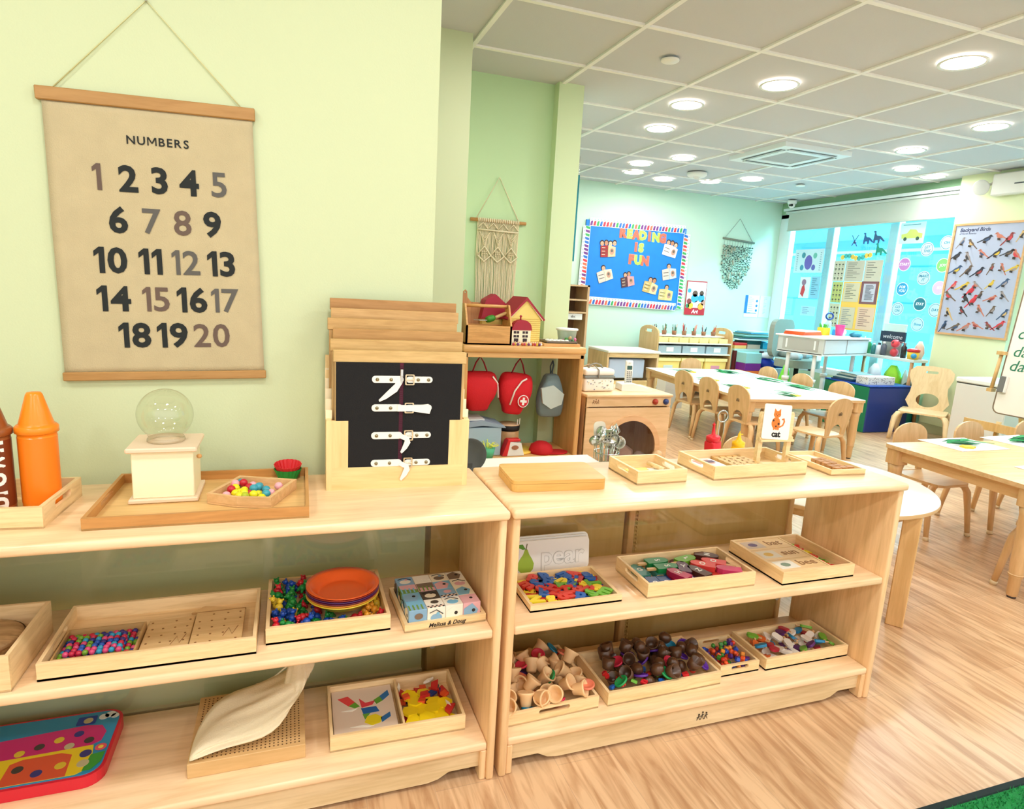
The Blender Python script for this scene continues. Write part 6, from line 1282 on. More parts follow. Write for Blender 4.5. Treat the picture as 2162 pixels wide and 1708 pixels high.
# leaf hanging
t = thing('leaf_hanging', 'wall hanging of dark leaf strings under a wrapped stick', 'wall hanging', (5.575, 6.33, 2.19))
MB().tube([(-0.25, 0, 0.0), (-0.005, 0.01, 0.295), (0.255, 0, -0.02)], 0.004, P((150, 160, 150)), 5).done('cord', t)
MB().tube([(-0.27, 0, 0.01), (0.28, 0, -0.025)], 0.014, P((120, 124, 110), vary=.4, vscale=50), 8).done('stick', t)
rl = random.Random(12); gcol = [P((96, 116, 100), .8), P((130, 140, 124), .8), P((60, 90, 84), .8), P((160, 160, 140), .8)]
for k in range(11):
    x = -0.24+k*0.047; L_ = 0.40+0.30*math.sin(PI*(k+0.8)/11); mb = MB(); zz = -0.10
    mb.tube([(x, 0, -0.02), (x, 0, -L_)], 0.0018, gcol[1], 4)
    while zz > -L_:
        a = rl.uniform(-.9, .9); w = rl.uniform(.012, .022); T = TR(x, -0.002-rl.uniform(0, .01), zz, ry=a)
        if rl.random() < .2: mb.lathe([(w*1.3, 0), (w*1.3, .004), (1e-5, .004)], gcol[3], T @ TR(rx=PI/2), 10)
        else: mb.add([(0, 0, 0), (w, -.003, .010), (w*2.0, 0, 0), (w, .003, -.010)], [(0, 1, 2, 3), (3, 2, 1, 0)], gcol[rl.randrange(3)], T).add([(0, 0, 0), (-w, -.003, .010), (-w*2.0, 0, 0), (-w, .003, -.010)], [(0, 1, 2, 3), (3, 2, 1, 0)], gcol[rl.randrange(3)], T)
        zz -= 0.034
    mb.done('leaf_string', t)
def notice(label, x0, x1, z0, z1, col, lines, side=None, seed=0, cat='notice'):
    t = thing('paper_notice', label, cat, ((x0+x1)/2, 6.348, (z0+z1)/2)); w, h = (x1-x0)/2, (z1-z0)/2; r = random.Random(seed)
    MB().box(-w, -0.003, -h, w, 0, h, P(col, .6)).done('sheet', t); mb = MB()
    if side: mb.box(-w, -0.0045, -h*.6, -w+0.05, -0.003, h, P(side))
    for i in range(lines): z = h*0.85-i*(h*1.6/lines); mb.box(-w+0.07, -0.004, z-0.004, -w+0.07+r.uniform(.4, 1)*(2*w-0.11)*.7, -0.003, z, P((100, 140, 190)))
    if side:
        for k in range(3): mb.prism(circ(w-.035, h*.5-k*.07, .02, 10), 0, .001, P((50, 110, 180)), FY(0, -.003, 0))
        mb.box(-w, -0.004, -h*.66, w*.8, -0.003, -h*.60, P((50, 110, 180)))
    mb.done('printed_text', t)
notice('white notice with blue side band near the window corner', 5.83, 6.08, 1.10, 1.42, (240, 248, 250), 9, (40, 110, 190), 1)
notice('faint white list next to the window corner', 6.10, 6.29, 1.10, 1.42, (222, 244, 248), 12, None, 2)
# camera and emergency light
t = thing('security_camera', 'small white dome camera at the ceiling by the window', 'camera', (6.10, 5.95, 2.75))
MB().lathe([(0.06, 0), (0.065, -0.02), (0.055, -0.05), (1e-5, -0.05)], WHITE, n=20).ball((0, 0, -0.065), 0.045, WHITE, 14).done('housing', t)
MB().ball((-0.028, -0.03, -0.07), 0.018, BLACK, 10).ball((-0.036, -0.008, -0.07), 0.016, BLACK, 10).done('lens', t)
t = thing('emergency_light', 'white emergency light box with round lamp head on the pillar', 'emergency light', (6.198, 3.10, 2.62))
MB().box(-0.09, -0.30, -0.11, 0, 0.14, 0.10, P((232, 230, 222), .45), b=.01).done('box', t)
MB().lathe([(0.045, 0), (0.075, 0.05), (0.078, 0.06), (0.07, 0.066)], P((222, 222, 218), .3), TR(-0.05, 0.24, 0.0, ry=-1.9, rx=.2), 24).lathe([(0.068, 0.058), (0.05, 0.062), (0.02, .05), (1e-5, 0.05)], P((250, 250, 250), .1, .3), TR(-0.05, 0.24, 0.0, ry=-1.9, rx=.2), 24).tube([(-0.04, 0.24, 0), (-0.03, 0.13, 0.03)], 0.015, P((222, 222, 218))).done('lamp_head', t)
MB().box(-0.093, -0.18, -0.02, -0.09, -0.08, -0.008, P((90, 90, 90))).prism([(0.26, -.06), (0.28, -.045), (.26, -.03)], 0, .001, BLACK, FX(-0.0905, 0, 0)).tube([(-0.091, -0.28, 0.03), (-0.091, -0.27, 0.06), (-0.091, -0.255, 0.07)], .003, P((90, 100, 100))).done('markings', t)
t = thing('roller_blind', 'grey rolled down window shade under a white track', 'blind', (6.24, 3.63, 2.36))
MB().box(0, 0.0, 0.0, 0.006, 2.50, 0.24, P((196, 206, 196), .8)).done('fabric', t); MB().box(-0.012, 0.0, -0.012, 0.016, 2.50, 0.006, P((190, 200, 190), .6), b=.004).done('hem_bar', t)
MB().box(-0.02, -0.0, 0.235, 0.055, 2.55, 0.262, P((206, 216, 210), .5)).box(-0.02, 0.0, 0.275, 0.055, 2.60, 0.31, P((236, 246, 246), .4)).done('track', t)
# birds poster
t = thing('bird_poster', 'framed backyard birds poster hanging on the pillar', 'poster', (6.195, 3.225, 1.68), 0, rot=(math.radians(0.6), 0, 0))
FRM = W((216, 170, 118), 'y', .85, .4)
MB().box(-0.012, -0.355, -0.565, 0, 0.355, 0.565, P((176, 184, 208), .35, vary=.05, vscale=5)).done('print', t)
for a, b_, c_, d_ in ((-0.375, -0.582, 0.375, -0.562), (-0.375, 0.562, 0.375, 0.582), (-0.375, -0.562, -0.355, 0.562), (0.355, -0.562, 0.375, 0.562)): MB().box(-0.022, a, b_, 0, c_, d_, FRM).done('frame_side', t)
F5 = FX(-0.0125, 0, 0)      # drawing x runs towards -Y (to the viewer's right)
mb = MB().text('Backyard Birds', 0.052, P((40, 50, 90)), F5 @ TR(-0.31, 0.515, 0), align='LEFT', bold=.02, shear=.2).text('of North America', 0.024, P((60, 70, 110)), F5 @ TR(-0.31, 0.478, 0), align='LEFT', shear=.2)
mb.done('printed_title', t)
BC_ = [(60, 56, 60), (150, 60, 60), (60, 84, 120), (196, 120, 100), (110, 90, 76), (40, 44, 60), (206, 170, 110), (206, 60, 70), (150, 140, 140), (214, 180, 60)]
rbd = random.Random(17); mb = MB()
def bird(x, y, s, c, c2, flip):
    f = -1 if flip else 1; T = F5 @ TR(x, y, 0) @ Matrix.Rotation(rbd.uniform(-.3, .5)*f, 4, 'Z') @ Matrix.Diagonal((f*s, s, 1, 1))
    mb.prism([(-1.3, -.95), (-1.15, -1.05), (-.35, -.45), (.2, -.5), (.6, -.1), (.62, .3), (.72, .42), (1.0, .40), (.74, .58), (.52, .70), (.30, .60), (.15, .30), (-.25, .05), (-.55, -.35)], 0, .001, P(c), T)
    mb.prism([(-.30, -.38), (.2, -.44), (.5, -.12), (.45, .2), (.1, -.05)], .001, .0018, P(c2), T)
    mb.prism(circ(.55, .52, .07, 6), .001, .002, BLACK, T).tube([(.1, -.45, 0), (.05, -.75, 0), (.2, -.78, 0)], .04, P((90, 80, 70)), 4, T)
rows_ = [(.42, [-.27, -.15, -.02, .12, .20, .30]), (.27, [-.29, -.16, -.03, .11, .22, .31]), (.12, [-.27, -.16, -.04, .08, .20, .30]), (-.03, [-.28, -.16, -.02, .12, .24]), (-.17, [-.29, -.10, .02, .14, .27]), (-.31, [-.26, -.12, .05, .17, .29]), (-.46, [-.30, -.18, -.06, .05, .17, .28])]
for y, xs in rows_:
    for x in xs: c = BC_[rbd.randrange(10)]; bird(x+rbd.uniform(-.01, .01), y+rbd.uniform(-.02, .02)+.02*math.sin(9*x), 0.055+rbd.uniform(-.006, .012), c, BC_[rbd.randrange(10)], rbd.random() < .35)
bird(-.08, -.10, .07, (206, 50, 64), (190, 40, 56), False); bird(-.04, -.20, .07, (214, 60, 70), (196, 50, 60), False)
mb.done('printed_birds', t)
# posters and stickers on the glass, facing in
XP = 6.292
def sheet(name, label, y1, y0, z0, z1, col, draw=None, cat='poster', dx=0.0):
    t = thing(name, label, cat, (XP+dx, (y0+y1)/2, (z0+z1)/2)); w, h = abs(y1-y0)/2, (z1-z0)/2
    MB().box(-0.001, -w, -h, 0.001, w, h, P(col, .6)).done('sheet', t)
    if draw: q = MB(); draw(q, FX(-0.0012, 0, 0), w, h); q.done('print', t)
    return t
def dr_bub(q, T, w, h):
    q.prism(circ(0, -.02, .07, 16, .10), 0, .001, P((110, 100, 190)), T)
    for x, y, c in ((-.10, .08, (70, 150, 170)), (.11, .07, (110, 190, 180)), (-.11, -.09, (70, 150, 180)), (.10, -.09, (100, 110, 190))): q.prism(circ(x, y, .035, 12, .04), 0, .001, P(c), T)
    for s in (-1, 1):
        for i in range(9): q.box(s*w*.82-.012, -h*.8+i*h*.18, 0, s*w*.82+.012, -h*.8+i*h*.18+.008, .001, P((90, 130, 160)), T)
def dr_fox(q, T, w, h): q.prism([(-w*.7, -h*.6), (-w*.1, -h*.9), (w*.2, -h*.2), (-w*.1, h*.3), (-w*.5, h*.1)], 0, .001, P((206, 60, 70)), T).prism(circ(-w*.2, h*.5, w*.45, 12, h*.3), 0, .001, P((150, 120, 150)), T)
def dr_txt(c, n=9):
    def f(q, T, w, h):
        r = random.Random(n)
        for i in range(n): q.box(-w*.75, h*.8-i*h*1.6/n-.008, 0, -w*.75+r.uniform(.6, 1.45)*w, h*.8-i*h*1.6/n, .001, P(c), T)
    return f
def dr_asl(q, T, w, h):
    for i in range(3):
        for j in range(4): q.prism(circ(-w*.6+i*w*.6, -h*.7+j*h*.45, w*.16, 8, h*.09), 0, .001, P((90, 90, 80)), T).box(-w*.65+i*w*.6, -h*.9+j*h*.45, 0, -w*.52+i*w*.6, -h*.85+j*h*.45, .001, P((80, 80, 70)), T)
sheet('window_poster', 'white window poster with purple and teal bubbles', 5.96, 5.44, 1.77, 2.09, (206, 236, 248), dr_bub)
sheet('window_poster', 'red fox picture on the first window pane', 5.80, 5.62, 1.42, 1.71, (232, 240, 246), dr_fox)
sheet('window_poster', 'pale blue lettered sheet right of the fox picture', 5.60, 5.44, 1.42, 1.72, (140, 204, 232), dr_txt((60, 120, 160)))
sheet('window_poster', 'wide pale table sheet low on the first window pane', 5.72, 5.46, 1.18, 1.31, (176, 226, 240), dr_txt((120, 150, 190), 4))
TAN = (196, 190, 160)
for i, (y1, y0, z0, z1, c, d, l) in enumerate(((5.24, 5.06, 1.66, 1.92, (206, 206, 184), dr_asl, 'tan hand sign poster at top of the middle pane'), (5.05, 4.76, 1.66, 1.92, (200, 196, 180), dr_txt((130, 130, 120)), 'tan text poster in the top row of the middle pane'), (4.75, 4.50, 1.66, 1.92, (206, 200, 182), dr_txt((120, 116, 110), 7), 'tan chart at top of the middle pane by its right mullion'),
        (5.22, 5.05, 1.38, 1.65, (190, 200, 120), dr_asl, 'green and tan plant poster in the middle pane'), (5.22, 5.05, 1.06, 1.37, (206, 210, 180), dr_asl, 'pale animal poster low in the middle pane'))):
    sheet('window_poster', l, y1, y0, z0, z1, c, d)
YLW = sheet('yellow_backing', 'large yellow backing paper behind posters of the middle pane', 5.04, 4.50, 1.04, 1.655, (252, 206, 96), None, 'backing paper')
sheet('window_poster', 'tan text sheet at the middle of the yellow backing', 5.02, 4.78, 1.40, 1.64, (216, 206, 176), dr_txt((130, 130, 110)), dx=-.004)
sheet('window_poster', 'maroon edged rules poster on the yellow backing', 4.76, 4.51, 1.38, 1.66, (130, 84, 90), lambda q, T, w, h: (q.box(-w*.7, -h*.8, 0, w*.7, h*.8, .001, P((200, 200, 214)), T), dr_txt((90, 90, 100), 12)(q, T @ TR(.02, 0, .001), w*.8, h*.85)), dx=-.004)
sheet('window_poster', 'pale pink text sheet at the foot of the yellow backing', 4.76, 4.51, 1.06, 1.34, (230, 196, 170), dr_txt((160, 120, 110)), dx=-.004)
sheet('window_poster', 'tan sheet low on the yellow backing behind the tumbler', 5.02, 4.80, 1.06, 1.33, (214, 204, 176), dr_txt((120, 130, 140)), dx=-.004)
def dr_car(q, T, w, h):
    q.prism([(-w*.8, -h*.5), (-w*.85, -h*.1), (-w*.4, h*.0), (-w*.2, h*.35), (w*.3, h*.3), (w*.5, 0), (w*.85, -h*.1), (w*.85, -h*.5)], 0, .001, P((190, 240, 110)), T)
    for x in (-.5, .5): q.prism(circ(w*x, -h*.55, w*.14, 12), .001, .002, P((50, 80, 70)), T)
    q.box(-w*.8, h*.75, 0, w*.6, h*.82, .001, P((90, 130, 150)), T)
sheet('window_drawing', 'childs drawing of a green car at the top of the last pane', 4.335, 4.02, 2.10, 2.34, (196, 244, 240), dr_car, 'drawing')
DINO = [(-.9, -.5), (-.85, -.9), (-.6, -.9), (-.55, -.5), (-.1, -.5), (-.05, -.95), (.2, -.95), (.3, -.3), (.9, -.75), (1.2, -.7), (.6, -.1), (.25, .15), (-.3, .2), (-.5, .5), (-.55, .9), (-.9, .95), (-1.05, .75), (-.8, .65), (-.85, .1)]
for nm, y, z, s, c, l in (('dinosaur_sticker', 4.77, 2.19, .075, (40, 96, 150), 'dark blue long necked dinosaur sticker, nearer the middle of the pane'), ('dinosaur_sticker', 4.62, 2.20, .080, (50, 90, 130), 'dark blue long necked dinosaur sticker beside the mullion'), ('dinosaur_sticker', 4.56, 2.05, .080, (40, 150, 130), 'teal spiky dinosaur sticker under the long necked pair')):
    MB().prism([(p[0]*s, p[1]*s) for p in DINO], 0, .002, P(c), FX(XP, y, z)).done(nm, label=l, cat='sticker')
MB().tube([(XP, 5.02, 2.24), (XP, 4.93, 2.10)], .006, P((50, 70, 110)), 4).tube([(XP, 4.92, 2.24), (XP, 5.01, 2.11)], .006, P((50, 70, 110)), 4).ball((XP, 4.965, 2.15), .02, P((50, 70, 110)), 8).done('insect_sticker', label='dark crossed insect sticker left of the dinosaurs', cat='sticker')
q = None
for i in range(9):
    c = [(240, 206, 90), (70, 190, 190), (70, 190, 190), (240, 206, 90)][i % 4]; nm = 'yellow' if c[0] > 200 else 'teal'
    MB().prism(circ(0, 0, .032, 12), 0, .002, P(c), FX(XP, 5.12-i*.052, 1.965+.018*math.sin(i))).done('round_bunting', label='%s round piece of the bunting across the middle pane' % nm, cat='bunting', group='%s bunting rounds on the middle pane' % nm)
STK = [(3.956, 2.028, (200, 244, 248), 'LET THIS', 'white ring sticker at the top of the last pane'), (4.21, 1.863, (190, 130, 200), 'START', 'purple round sticker at the left of the last pane'), (3.941, 1.706, (190, 240, 248), 'MAKE IT', 'white ring sticker in the middle of the last pane'),
       (4.187, 1.578, (40, 160, 214), 'FOR YOU', 'blue round sticker under the purple one'), (4.206, 1.344, (190, 240, 248), 'GO ON', 'white ring sticker under the blue one'), (3.932, 1.412, (30, 120, 140), 'STAY', 'dark teal round sticker'), (3.918, 1.18, (190, 240, 248), 'Shine', 'white ring sticker lowest on the last pane'),
       (3.735, 1.846, (130, 214, 120), 'JOY', 'green ring sticker half behind the bird poster'), (3.735, 1.599, (216, 190, 240), 'SO', 'lilac round sticker at the bird poster edge'), (3.735, 1.354, (190, 240, 250), 'DAY', 'white ring sticker at the lower bird poster edge'), (3.735, 2.09, (190, 240, 250), 'OH', 'ring sticker at the top of the bird poster edge')]
for y, z, c, s, l in STK:
    t = thing('round_sticker', l, 'sticker', (XP, y, z)); T = FX(0, 0, 0); dk_ = (40, 120, 160) if c[0] > 150 and c[1] > 200 else (250, 250, 250)
    MB().prism(circ(0, 0, .078, 26), 0, .001, P((226, 250, 252)), T).prism(circ(0, 0, .070, 26), .001, .0015, P(dk_ if dk_[0] < 100 else c), T).prism(circ(0, 0, .064, 26), .0015, .002, P(c), T).done('disc', t)
    ws = s.split(); mb = MB()
    for k, w_ in enumerate(ws): mb.text(w_, .042, P(dk_), T @ TR(0, (len(ws)-1)*.022-k*.044, .0022), bold=.02, shear=.15)
    mb.done('printed_words', t)
# ================================================================ far corner furniture
t = thing('long_counter', 'long low white topped counter against the far wall', 'counter', (3.10, 5.35, 0))
MB().box(0, 0, 0.625, 0.735, 0.56, 0.655, P((250, 246, 234), .3), b=.006).done('top_board', t)
for x in (0.0, 0.70): MB().box(x, 0.02, 0, x+0.025, 0.55, 0.625, W((240, 206, 156), 'z')).done('side_panel', t)
MB().box(0.02, 0.02, 0.57, 0.70, 0.04, 0.625, W((246, 216, 160))).done('front_rail', t); MB().box(0.02, 0.53, 0.05, 0.70, 0.55, 0.62, P((190, 180, 150))).done('back_panel', t); MB().box(0.02, 0.04, 0.10, 0.70, 0.53, 0.12, W((240, 206, 156))).done('shelf_board', t)
MB().box(0.0, 0, 0, 0.50, 0.3, 0.24, P((196, 214, 240), .5), b=.01).done('blue_bin', label='pale blue bin under the long counter', cat='bin', loc=(3.16, 5.42, 0.305)); MB().box(0, 0, 0, 0.62, 0.02, 0.16, W((250, 220, 160))).box(0, 0.02, 0.0, 0.62, 0.42, 0.02, W((250, 220, 160))).box(0, 0.02, 0.02, 0.62, 0.04, 0.145, W((250, 220, 160))).done('counter_tray_box', label='wooden drawer box on the lowest board of the long counter', cat='drawer', loc=(3.14, 5.40, 0.1205))
MB().box(0.0, 0.02, 0.1, 0.02, 0.4, 0.12, WHITE)
t = thing('pencil_shelf', 'maple storage shelf with rounded ends, pencil pots and bins', 'shelf', (3.99, 5.70, 0))
for x in (0.0, 1.17):
    MB().prism([(0, 0), (0.46, 0), (0.46, 0.86)]+[(0.23+0.23*math.cos(a), 0.86+0.09*math.sin(a)) for a in [i*PI/10 for i in range(1, 10)]]+[(0, 0.86)], 0, 0.022, W((222, 184, 132), 'z', .9), Matrix.Translation((x, 0, 0)) @ Matrix(((0, 0, 1, 0), (1, 0, 0, 0), (0, 1, 0, 0), (0, 0, 0, 1))), holes=[rrect(.15, .86, .32, .90, .018)]).done('side_panel', t)
for z, d0 in ((0.83, .16), (0.745, 0.0), (0.60, 0.0), (0.16, 0.0)): MB().box(0.022, d0, z-.018, 1.17, 0.45, z, P((250, 244, 226), .4)).done('shelf_board', t)
MB().box(0.022, 0.44, 0.05, 1.17, 0.455, 0.82, W((120, 96, 66))).done('back_panel', t)
rp = random.Random(21); PX = [(150, 40, 50), (30, 60, 60), (40, 120, 70), (40, 100, 130), (206, 90, 80), (60, 50, 40), (240, 130, 120), (20, 90, 110)]
for i in range(7):
    x = 4.07+i*0.158
    t = thing('pencil_pot', 'pot of %s pencils on the maple shelf, %s' % (['dark', 'green', 'mixed green and red', 'red', 'pink', 'blue', 'orange'][i], ['nearest the counter', 'second from the counter', 'third from the counter', 'in the middle', 'third from the far end', 'second from the far end', 'at the far end'][i]), 'pencil pot', (x, 5.93, 0.8305))
    MB().lathe([(0.028, 0), (0.034, 0.055), (0.030, 0.055), (0.026, 0.006), (1e-5, .006)], P((150, 96, 66), .6), n=14).done('pot', t)
    for k in range(7):
        a = rp.uniform(0, 6.28); h_ = rp.uniform(.09, .15)*(1 if i != 3 else 1.1)
        col = [(40, 40, 50), (40, 110, 60), (60, 120, 90), (214, 70, 76), (236, 140, 130), (30, 80, 110), (206, 100, 60)][i] if k % 3 else PX[rp.randrange(8)]
        MB().tube([(0.012*math.cos(a), 0.012*math.sin(a), .007), (0.03*math.cos(a), 0.03*math.sin(a), h_)], .0042, P(col, .4), 5).done('pencil', t)
first_bin = None
for i in range(7):
    l = 'small cream bin in the row under the pencil pots'
    if first_bin is None:
        first_bin = MB().prism([(-.068, 0), (.068, 0), (.068, .15), (-.068, .15)], 0, .06, P((250, 230, 160), .5), holes=[[(-.06, .008), (.06, .008), (.06, .142), (-.06, .142)]]).box(-.068, 0, 0, .068, .15, .006, P((250, 230, 160), .5)).done('small_bin', label=l, cat='bin', group='small cream bins under the pencil pots'); o = first_bin
    else: o = dup(first_bin, (0, 0, 0))
    o.location = (4.085+i*0.158, 5.705, 0.7455)
for i in range(3):
    x = 4.03+i*0.375
    t = thing('clear_bin', 'clear bin with white label, %s on the maple shelf' % ['nearest the counter', 'middle one', 'farthest from the counter'][i], 'bin', (x, 5.72, 0.6005))
    MB().prism([(0, 0), (.35, 0), (.335, .36), (.015, .36)], 0, .10, P((206, 226, 236), .2, alpha=.6), holes=[[(.01, .01), (.34, .01), (.325, .35), (.025, .35)]]).done('bin', t); MB().box(.12, -.003, .02, .23, 0, .08, WHITE).done('label_card', t)
    MB().box(.02, .02, .005, .33, .33, .05, P([(90, 130, 140), (80, 90, 130), (120, 150, 180)][i])).done('contents', t)
    t = thing('yellow_bin', 'cream yellow storage bin with picture label, %s on the lowest shelf board' % ['nearest the counter', 'middle one', 'farthest from the counter'][i], 'bin', (x, 5.72, 0.1605))
    MB().prism([(.03, 0), (.32, 0), (.35, .36), (0.0, .36)], 0, .012, P((250, 222, 130), .5), FY(0, .012, 0)).box(.0, .012, .0, .35, .36, .36, P((250, 222, 130), .5)).done('bin', t, bevel=.006); MB().box(-.005, -.012, .335, .355, .37, .375, P((252, 232, 160), .5)).done('rim', t)
    MB().box(.10, -.003, .08, .24, 0.0, .28, P([(206, 216, 220), (180, 200, 220), (222, 150, 170)][i])).done('picture_label', t)
t = thing('low_shelf_table', 'low pale table heaped with papers and boxes in the window corner', 'table', (5.24, 5.72, 0))
MB().box(0, 0, .655, .95, .55, .68, P((206, 226, 222), .4)).done('tabletop', t)
for x, y in ((.03, .03), (.9, .03), (.03, .5), (.9, .5)): MB().box(x-.015, y-.015, 0, x+.03, y+.03, .655, P((120, 50, 50))).done('leg', t)
def sb(name, label, cat, x, y, z, w, d, h, col, rz=0, b=.004, al=1.0): return MB().box(0, 0, 0, w, d, h, P(col, .45, alpha=al), b=b).done(name, label=label, cat=cat, loc=(x, y, z), rz=rz)
z = .6805
sb('folder_box', 'orange tan box at the near end of the corner table', 'box', 5.25, 5.74, z, .20, .28, .045, (240, 190, 110)); sb('red_folder', 'red folder on the orange tan box', 'folder', 5.25, 5.74, z+.0455, .21, .28, .035, (206, 40, 44))
sb('tan_box', 'tan flat box on the corner table', 'box', 5.47, 5.74, z, .22, .28, .06, (200, 180, 160)); sb('green_box', 'dark green box on the tan flat box', 'box', 5.46, 5.74, z+.0605, .24, .28, .055, (20, 70, 70))
sb('blue_case', 'bright blue plastic case on the corner table', 'case', 5.74, 5.74, z, .40, .28, .10, (40, 180, 220), b=.01)
cw = [(214, 240, 240), (60, 80, 90), (20, 100, 80), (150, 200, 200), (90, 110, 90), (60, 150, 190), (200, 214, 200)]
for i in range(7): sb('paper_pile', '%s loose papers layer in the heap on the corner table' % ['pale blue', 'dark grey', 'deep green', 'aqua', 'olive', 'blue', 'cream'][i], 'papers', 5.30+.06*i, 5.76+.02*i, z+.1165+.0165*i, .50-.03*i, .3, .016, cw[i], rz=-.12+.05*i, b=.001)
sb('clear_crate', 'clear crate with teal lid on the stacked drawers', 'crate', 5.27, 5.50, .5045, .26, .20, .14, (150, 206, 210)); sb('purple_box', 'purple plastic drawer under the clear crate', 'drawer', 5.27, 5.50, .404, .26, .20, .10, (110, 30, 140)); sb('orange_box', 'orange plastic drawer, lowest of the stack beside the table', 'drawer', 5.27, 5.50, .303, .26, .20, .10, (226, 120, 50)); sb('grey_box', 'grey plastic base unit under the orange drawer', 'drawer', 5.27, 5.50, .0, .26, .20, .302, (200, 206, 206))
def lump(name, label, cat, loc, sx, sy, sz, col, seed=0, wr=.12):
    return loft(MB(), [((0, 0, 0), sx*.7, sy*.7, X_, Y_), ((0, 0, sz*.35), sx, sy, X_, Y_), ((0, 0, sz*.7), sx*.8, sy*.8, X_, Y_), ((0, 0, sz), sx*.3, sy*.3, X_, Y_)], P(col, .6), 18, wr, seed).done(name, label=label, cat=cat, loc=loc)
sb('white_low_table', 'low white table before the office chair', 'table', 5.54, 5.39, .0, .18, .10, .42, (236, 238, 236))
lump('blue_bag', 'shiny dark blue bag beside the drawers stack', 'bag', (5.70, 5.60, .44), .13, .1, .13, (20, 50, 170), 1); sb('blue_crate', 'plain crate carrying the blue and white bags', 'crate', 5.56, 5.50, 0, .48, .2, .4395, (180, 190, 200))
lump('white_bag', 'crumpled white plastic bag on the blue one', 'bag', (5.70, 5.60, .571), .10, .09, .08, (236, 240, 246), 2); lump('blue_paper_heap', 'blue crumpled paper heap beside the blue bag', 'papers', (5.93, 5.60, .44), .10, .09, .08, (60, 110, 170), 3)
lump('green_gift_bag', 'lime green patterned gift bag standing by the office chair', 'bag', (5.42, 4.92, .0), .09, .08, .56, (120, 220, 60), 4, .06)
# office chair
t = thing('office_chair', 'grey upholstered office chair piled with plastic bags, behind the standing desk', 'office chair', (5.80, 5.14, 0), .3)
GC = P((150, 160, 150), .9, bump=.2, bscale=80)
MB().prism(circ(0, 0, .32, 30, .27), .52, .62, GC).done('seat', t, bevel=.03); MB().prism(rrect(-.26, .55, .24, 1.06, .12), 0, .07, GC, FY(.10, .36, .06)).done('backrest', t, bevel=.02)
MB().cyl(0, 0, .10, .52, .03, BLACK).done('column', t); mb = MB()
for k in range(5): a = k*2*PI/5; mb.tube([(0, 0, .11), (.26*math.cos(a), .26*math.sin(a), .05)], .018, BLACK, 6).ball((.27*math.cos(a), .27*math.sin(a), .03), .03, BLACK, 8)
mb.done('base', t)
for i, (x, y, c) in enumerate(((-.06, -.04, (190, 200, 206)), (.10, 0.05, (170, 180, 186)), (-.02, .10, (120, 130, 126)))): lump('seat_bag', ['clear wrinkled bag at the front of the office chair seat', 'grey wrinkled bag on the office chair seat by the desk', 'dark cloth bundle against the office chair back'][i], 'bag', (5.80+x*1.9, 5.14+y*1.9, .6205), .09, .085, .10, c, i+5)
# standing desk
DG = (5.02, 3.98); DR = math.radians(14)
t = thing('standing_desk', 'white two drawer standing desk with adjustable legs', 'desk', (DG[0], DG[1], 0), DR)
DW = P((240, 242, 240), .4); DF = P((206, 208, 204), .5)
MB().box(-.02, -.02, .965, .95, .60, .985, DW, b=.005).done('desktop', t)
MB().box(0, 0, .78, .93, .012, .80, DW).box(0, 0, .80, .015, .57, .965, DF).box(.91, 0, .80, .93, .57, .965, DF).box(0, .56, .78, .93, .57, .965, DW).box(0, .01, .78, .93, .57, .79, DW).done('drawer_case', t)
for x in (.02, .475): MB().box(x, -.006, .805, x+.435, .008, .960, P((214, 222, 228), .4), b=.003).done('drawer_front', t)
MB().box(-.004, .06, .82, 0.0, .50, .95, P((180, 178, 170))).box(-.007, .09, .84, -.003, .11, .94, DW).box(-.007, .44, .84, -.003, .46, .94, DW).done('end_cover', t)
for x, y in ((.06, .12), (.06, .45), (.86, .12), (.86, .45)): MB().tube([(x, y, .78), (x, y, .45)], .022, DW, 10).tube([(x, y, .47), (x, y, .03)], .030, DW, 10).cyl(x, y, .46, .50, .042, DW).done('leg', t)
MB().box(.04, .06, 0, .10, .52, .03, DW).box(.83, .06, 0, .89, .52, .03, DW).done('foot_bar', t)
def ond(x, y): return (DG[0]+x*math.cos(DR)-y*math.sin(DR), DG[1]+x*math.sin(DR)+y*math.cos(DR))
x, y = ond(.05, .30)
for i in range(4): sb('orange_folder', '%s in the folder stack on the standing desk' % ['lowest orange folder', 'second orange folder', 'third orange folder', 'white paper sheets on top'][i], 'folder', x+.02*i*.3, y-.01*i, .9855+.013*i, .40, .24, .0125, (240, 96, 40) if i < 3 else (248, 246, 244), rz=DR+.05*i, b=.001)
x, y = ond(.62, .12); sb('desk_papers', 'white papers with a dark clip on the standing desk', 'papers', x-.25, y-.08, .9855, .36, .16, .006, (232, 238, 240), rz=DR)
t = thing('plant_pot', 'yellow pot with green grass tufts on the standing desk', 'plant pot', (*ond(.60, .38), .9855)); MB().prism([(-.05, -.05), (.05, -.05), (.05, .05), (-.05, .05)], 0, .09, P((250, 206, 50), .4)).done('pot', t, bevel=.004)
mb = MB(); rg = random.Random(2)
for i in range(26): a, b_ = rg.uniform(-.04, .04), rg.uniform(-.04, .04); mb.tube([(a, b_, .09), (a*1.3, b_*1.3, .12+rg.uniform(0, .025))], [.006, .001], P((90, 180, 60)), 4)
mb.done('green_tufts', t)
t = thing('pink_tumbler', 'bright pink tumbler on the standing desk', 'tumbler', (*ond(.70, .24), .9855)); MB().lathe([(.040, 0), (.055, .13), (.056, .135)], P((226, 60, 130), .35), n=20).done('cup', t)
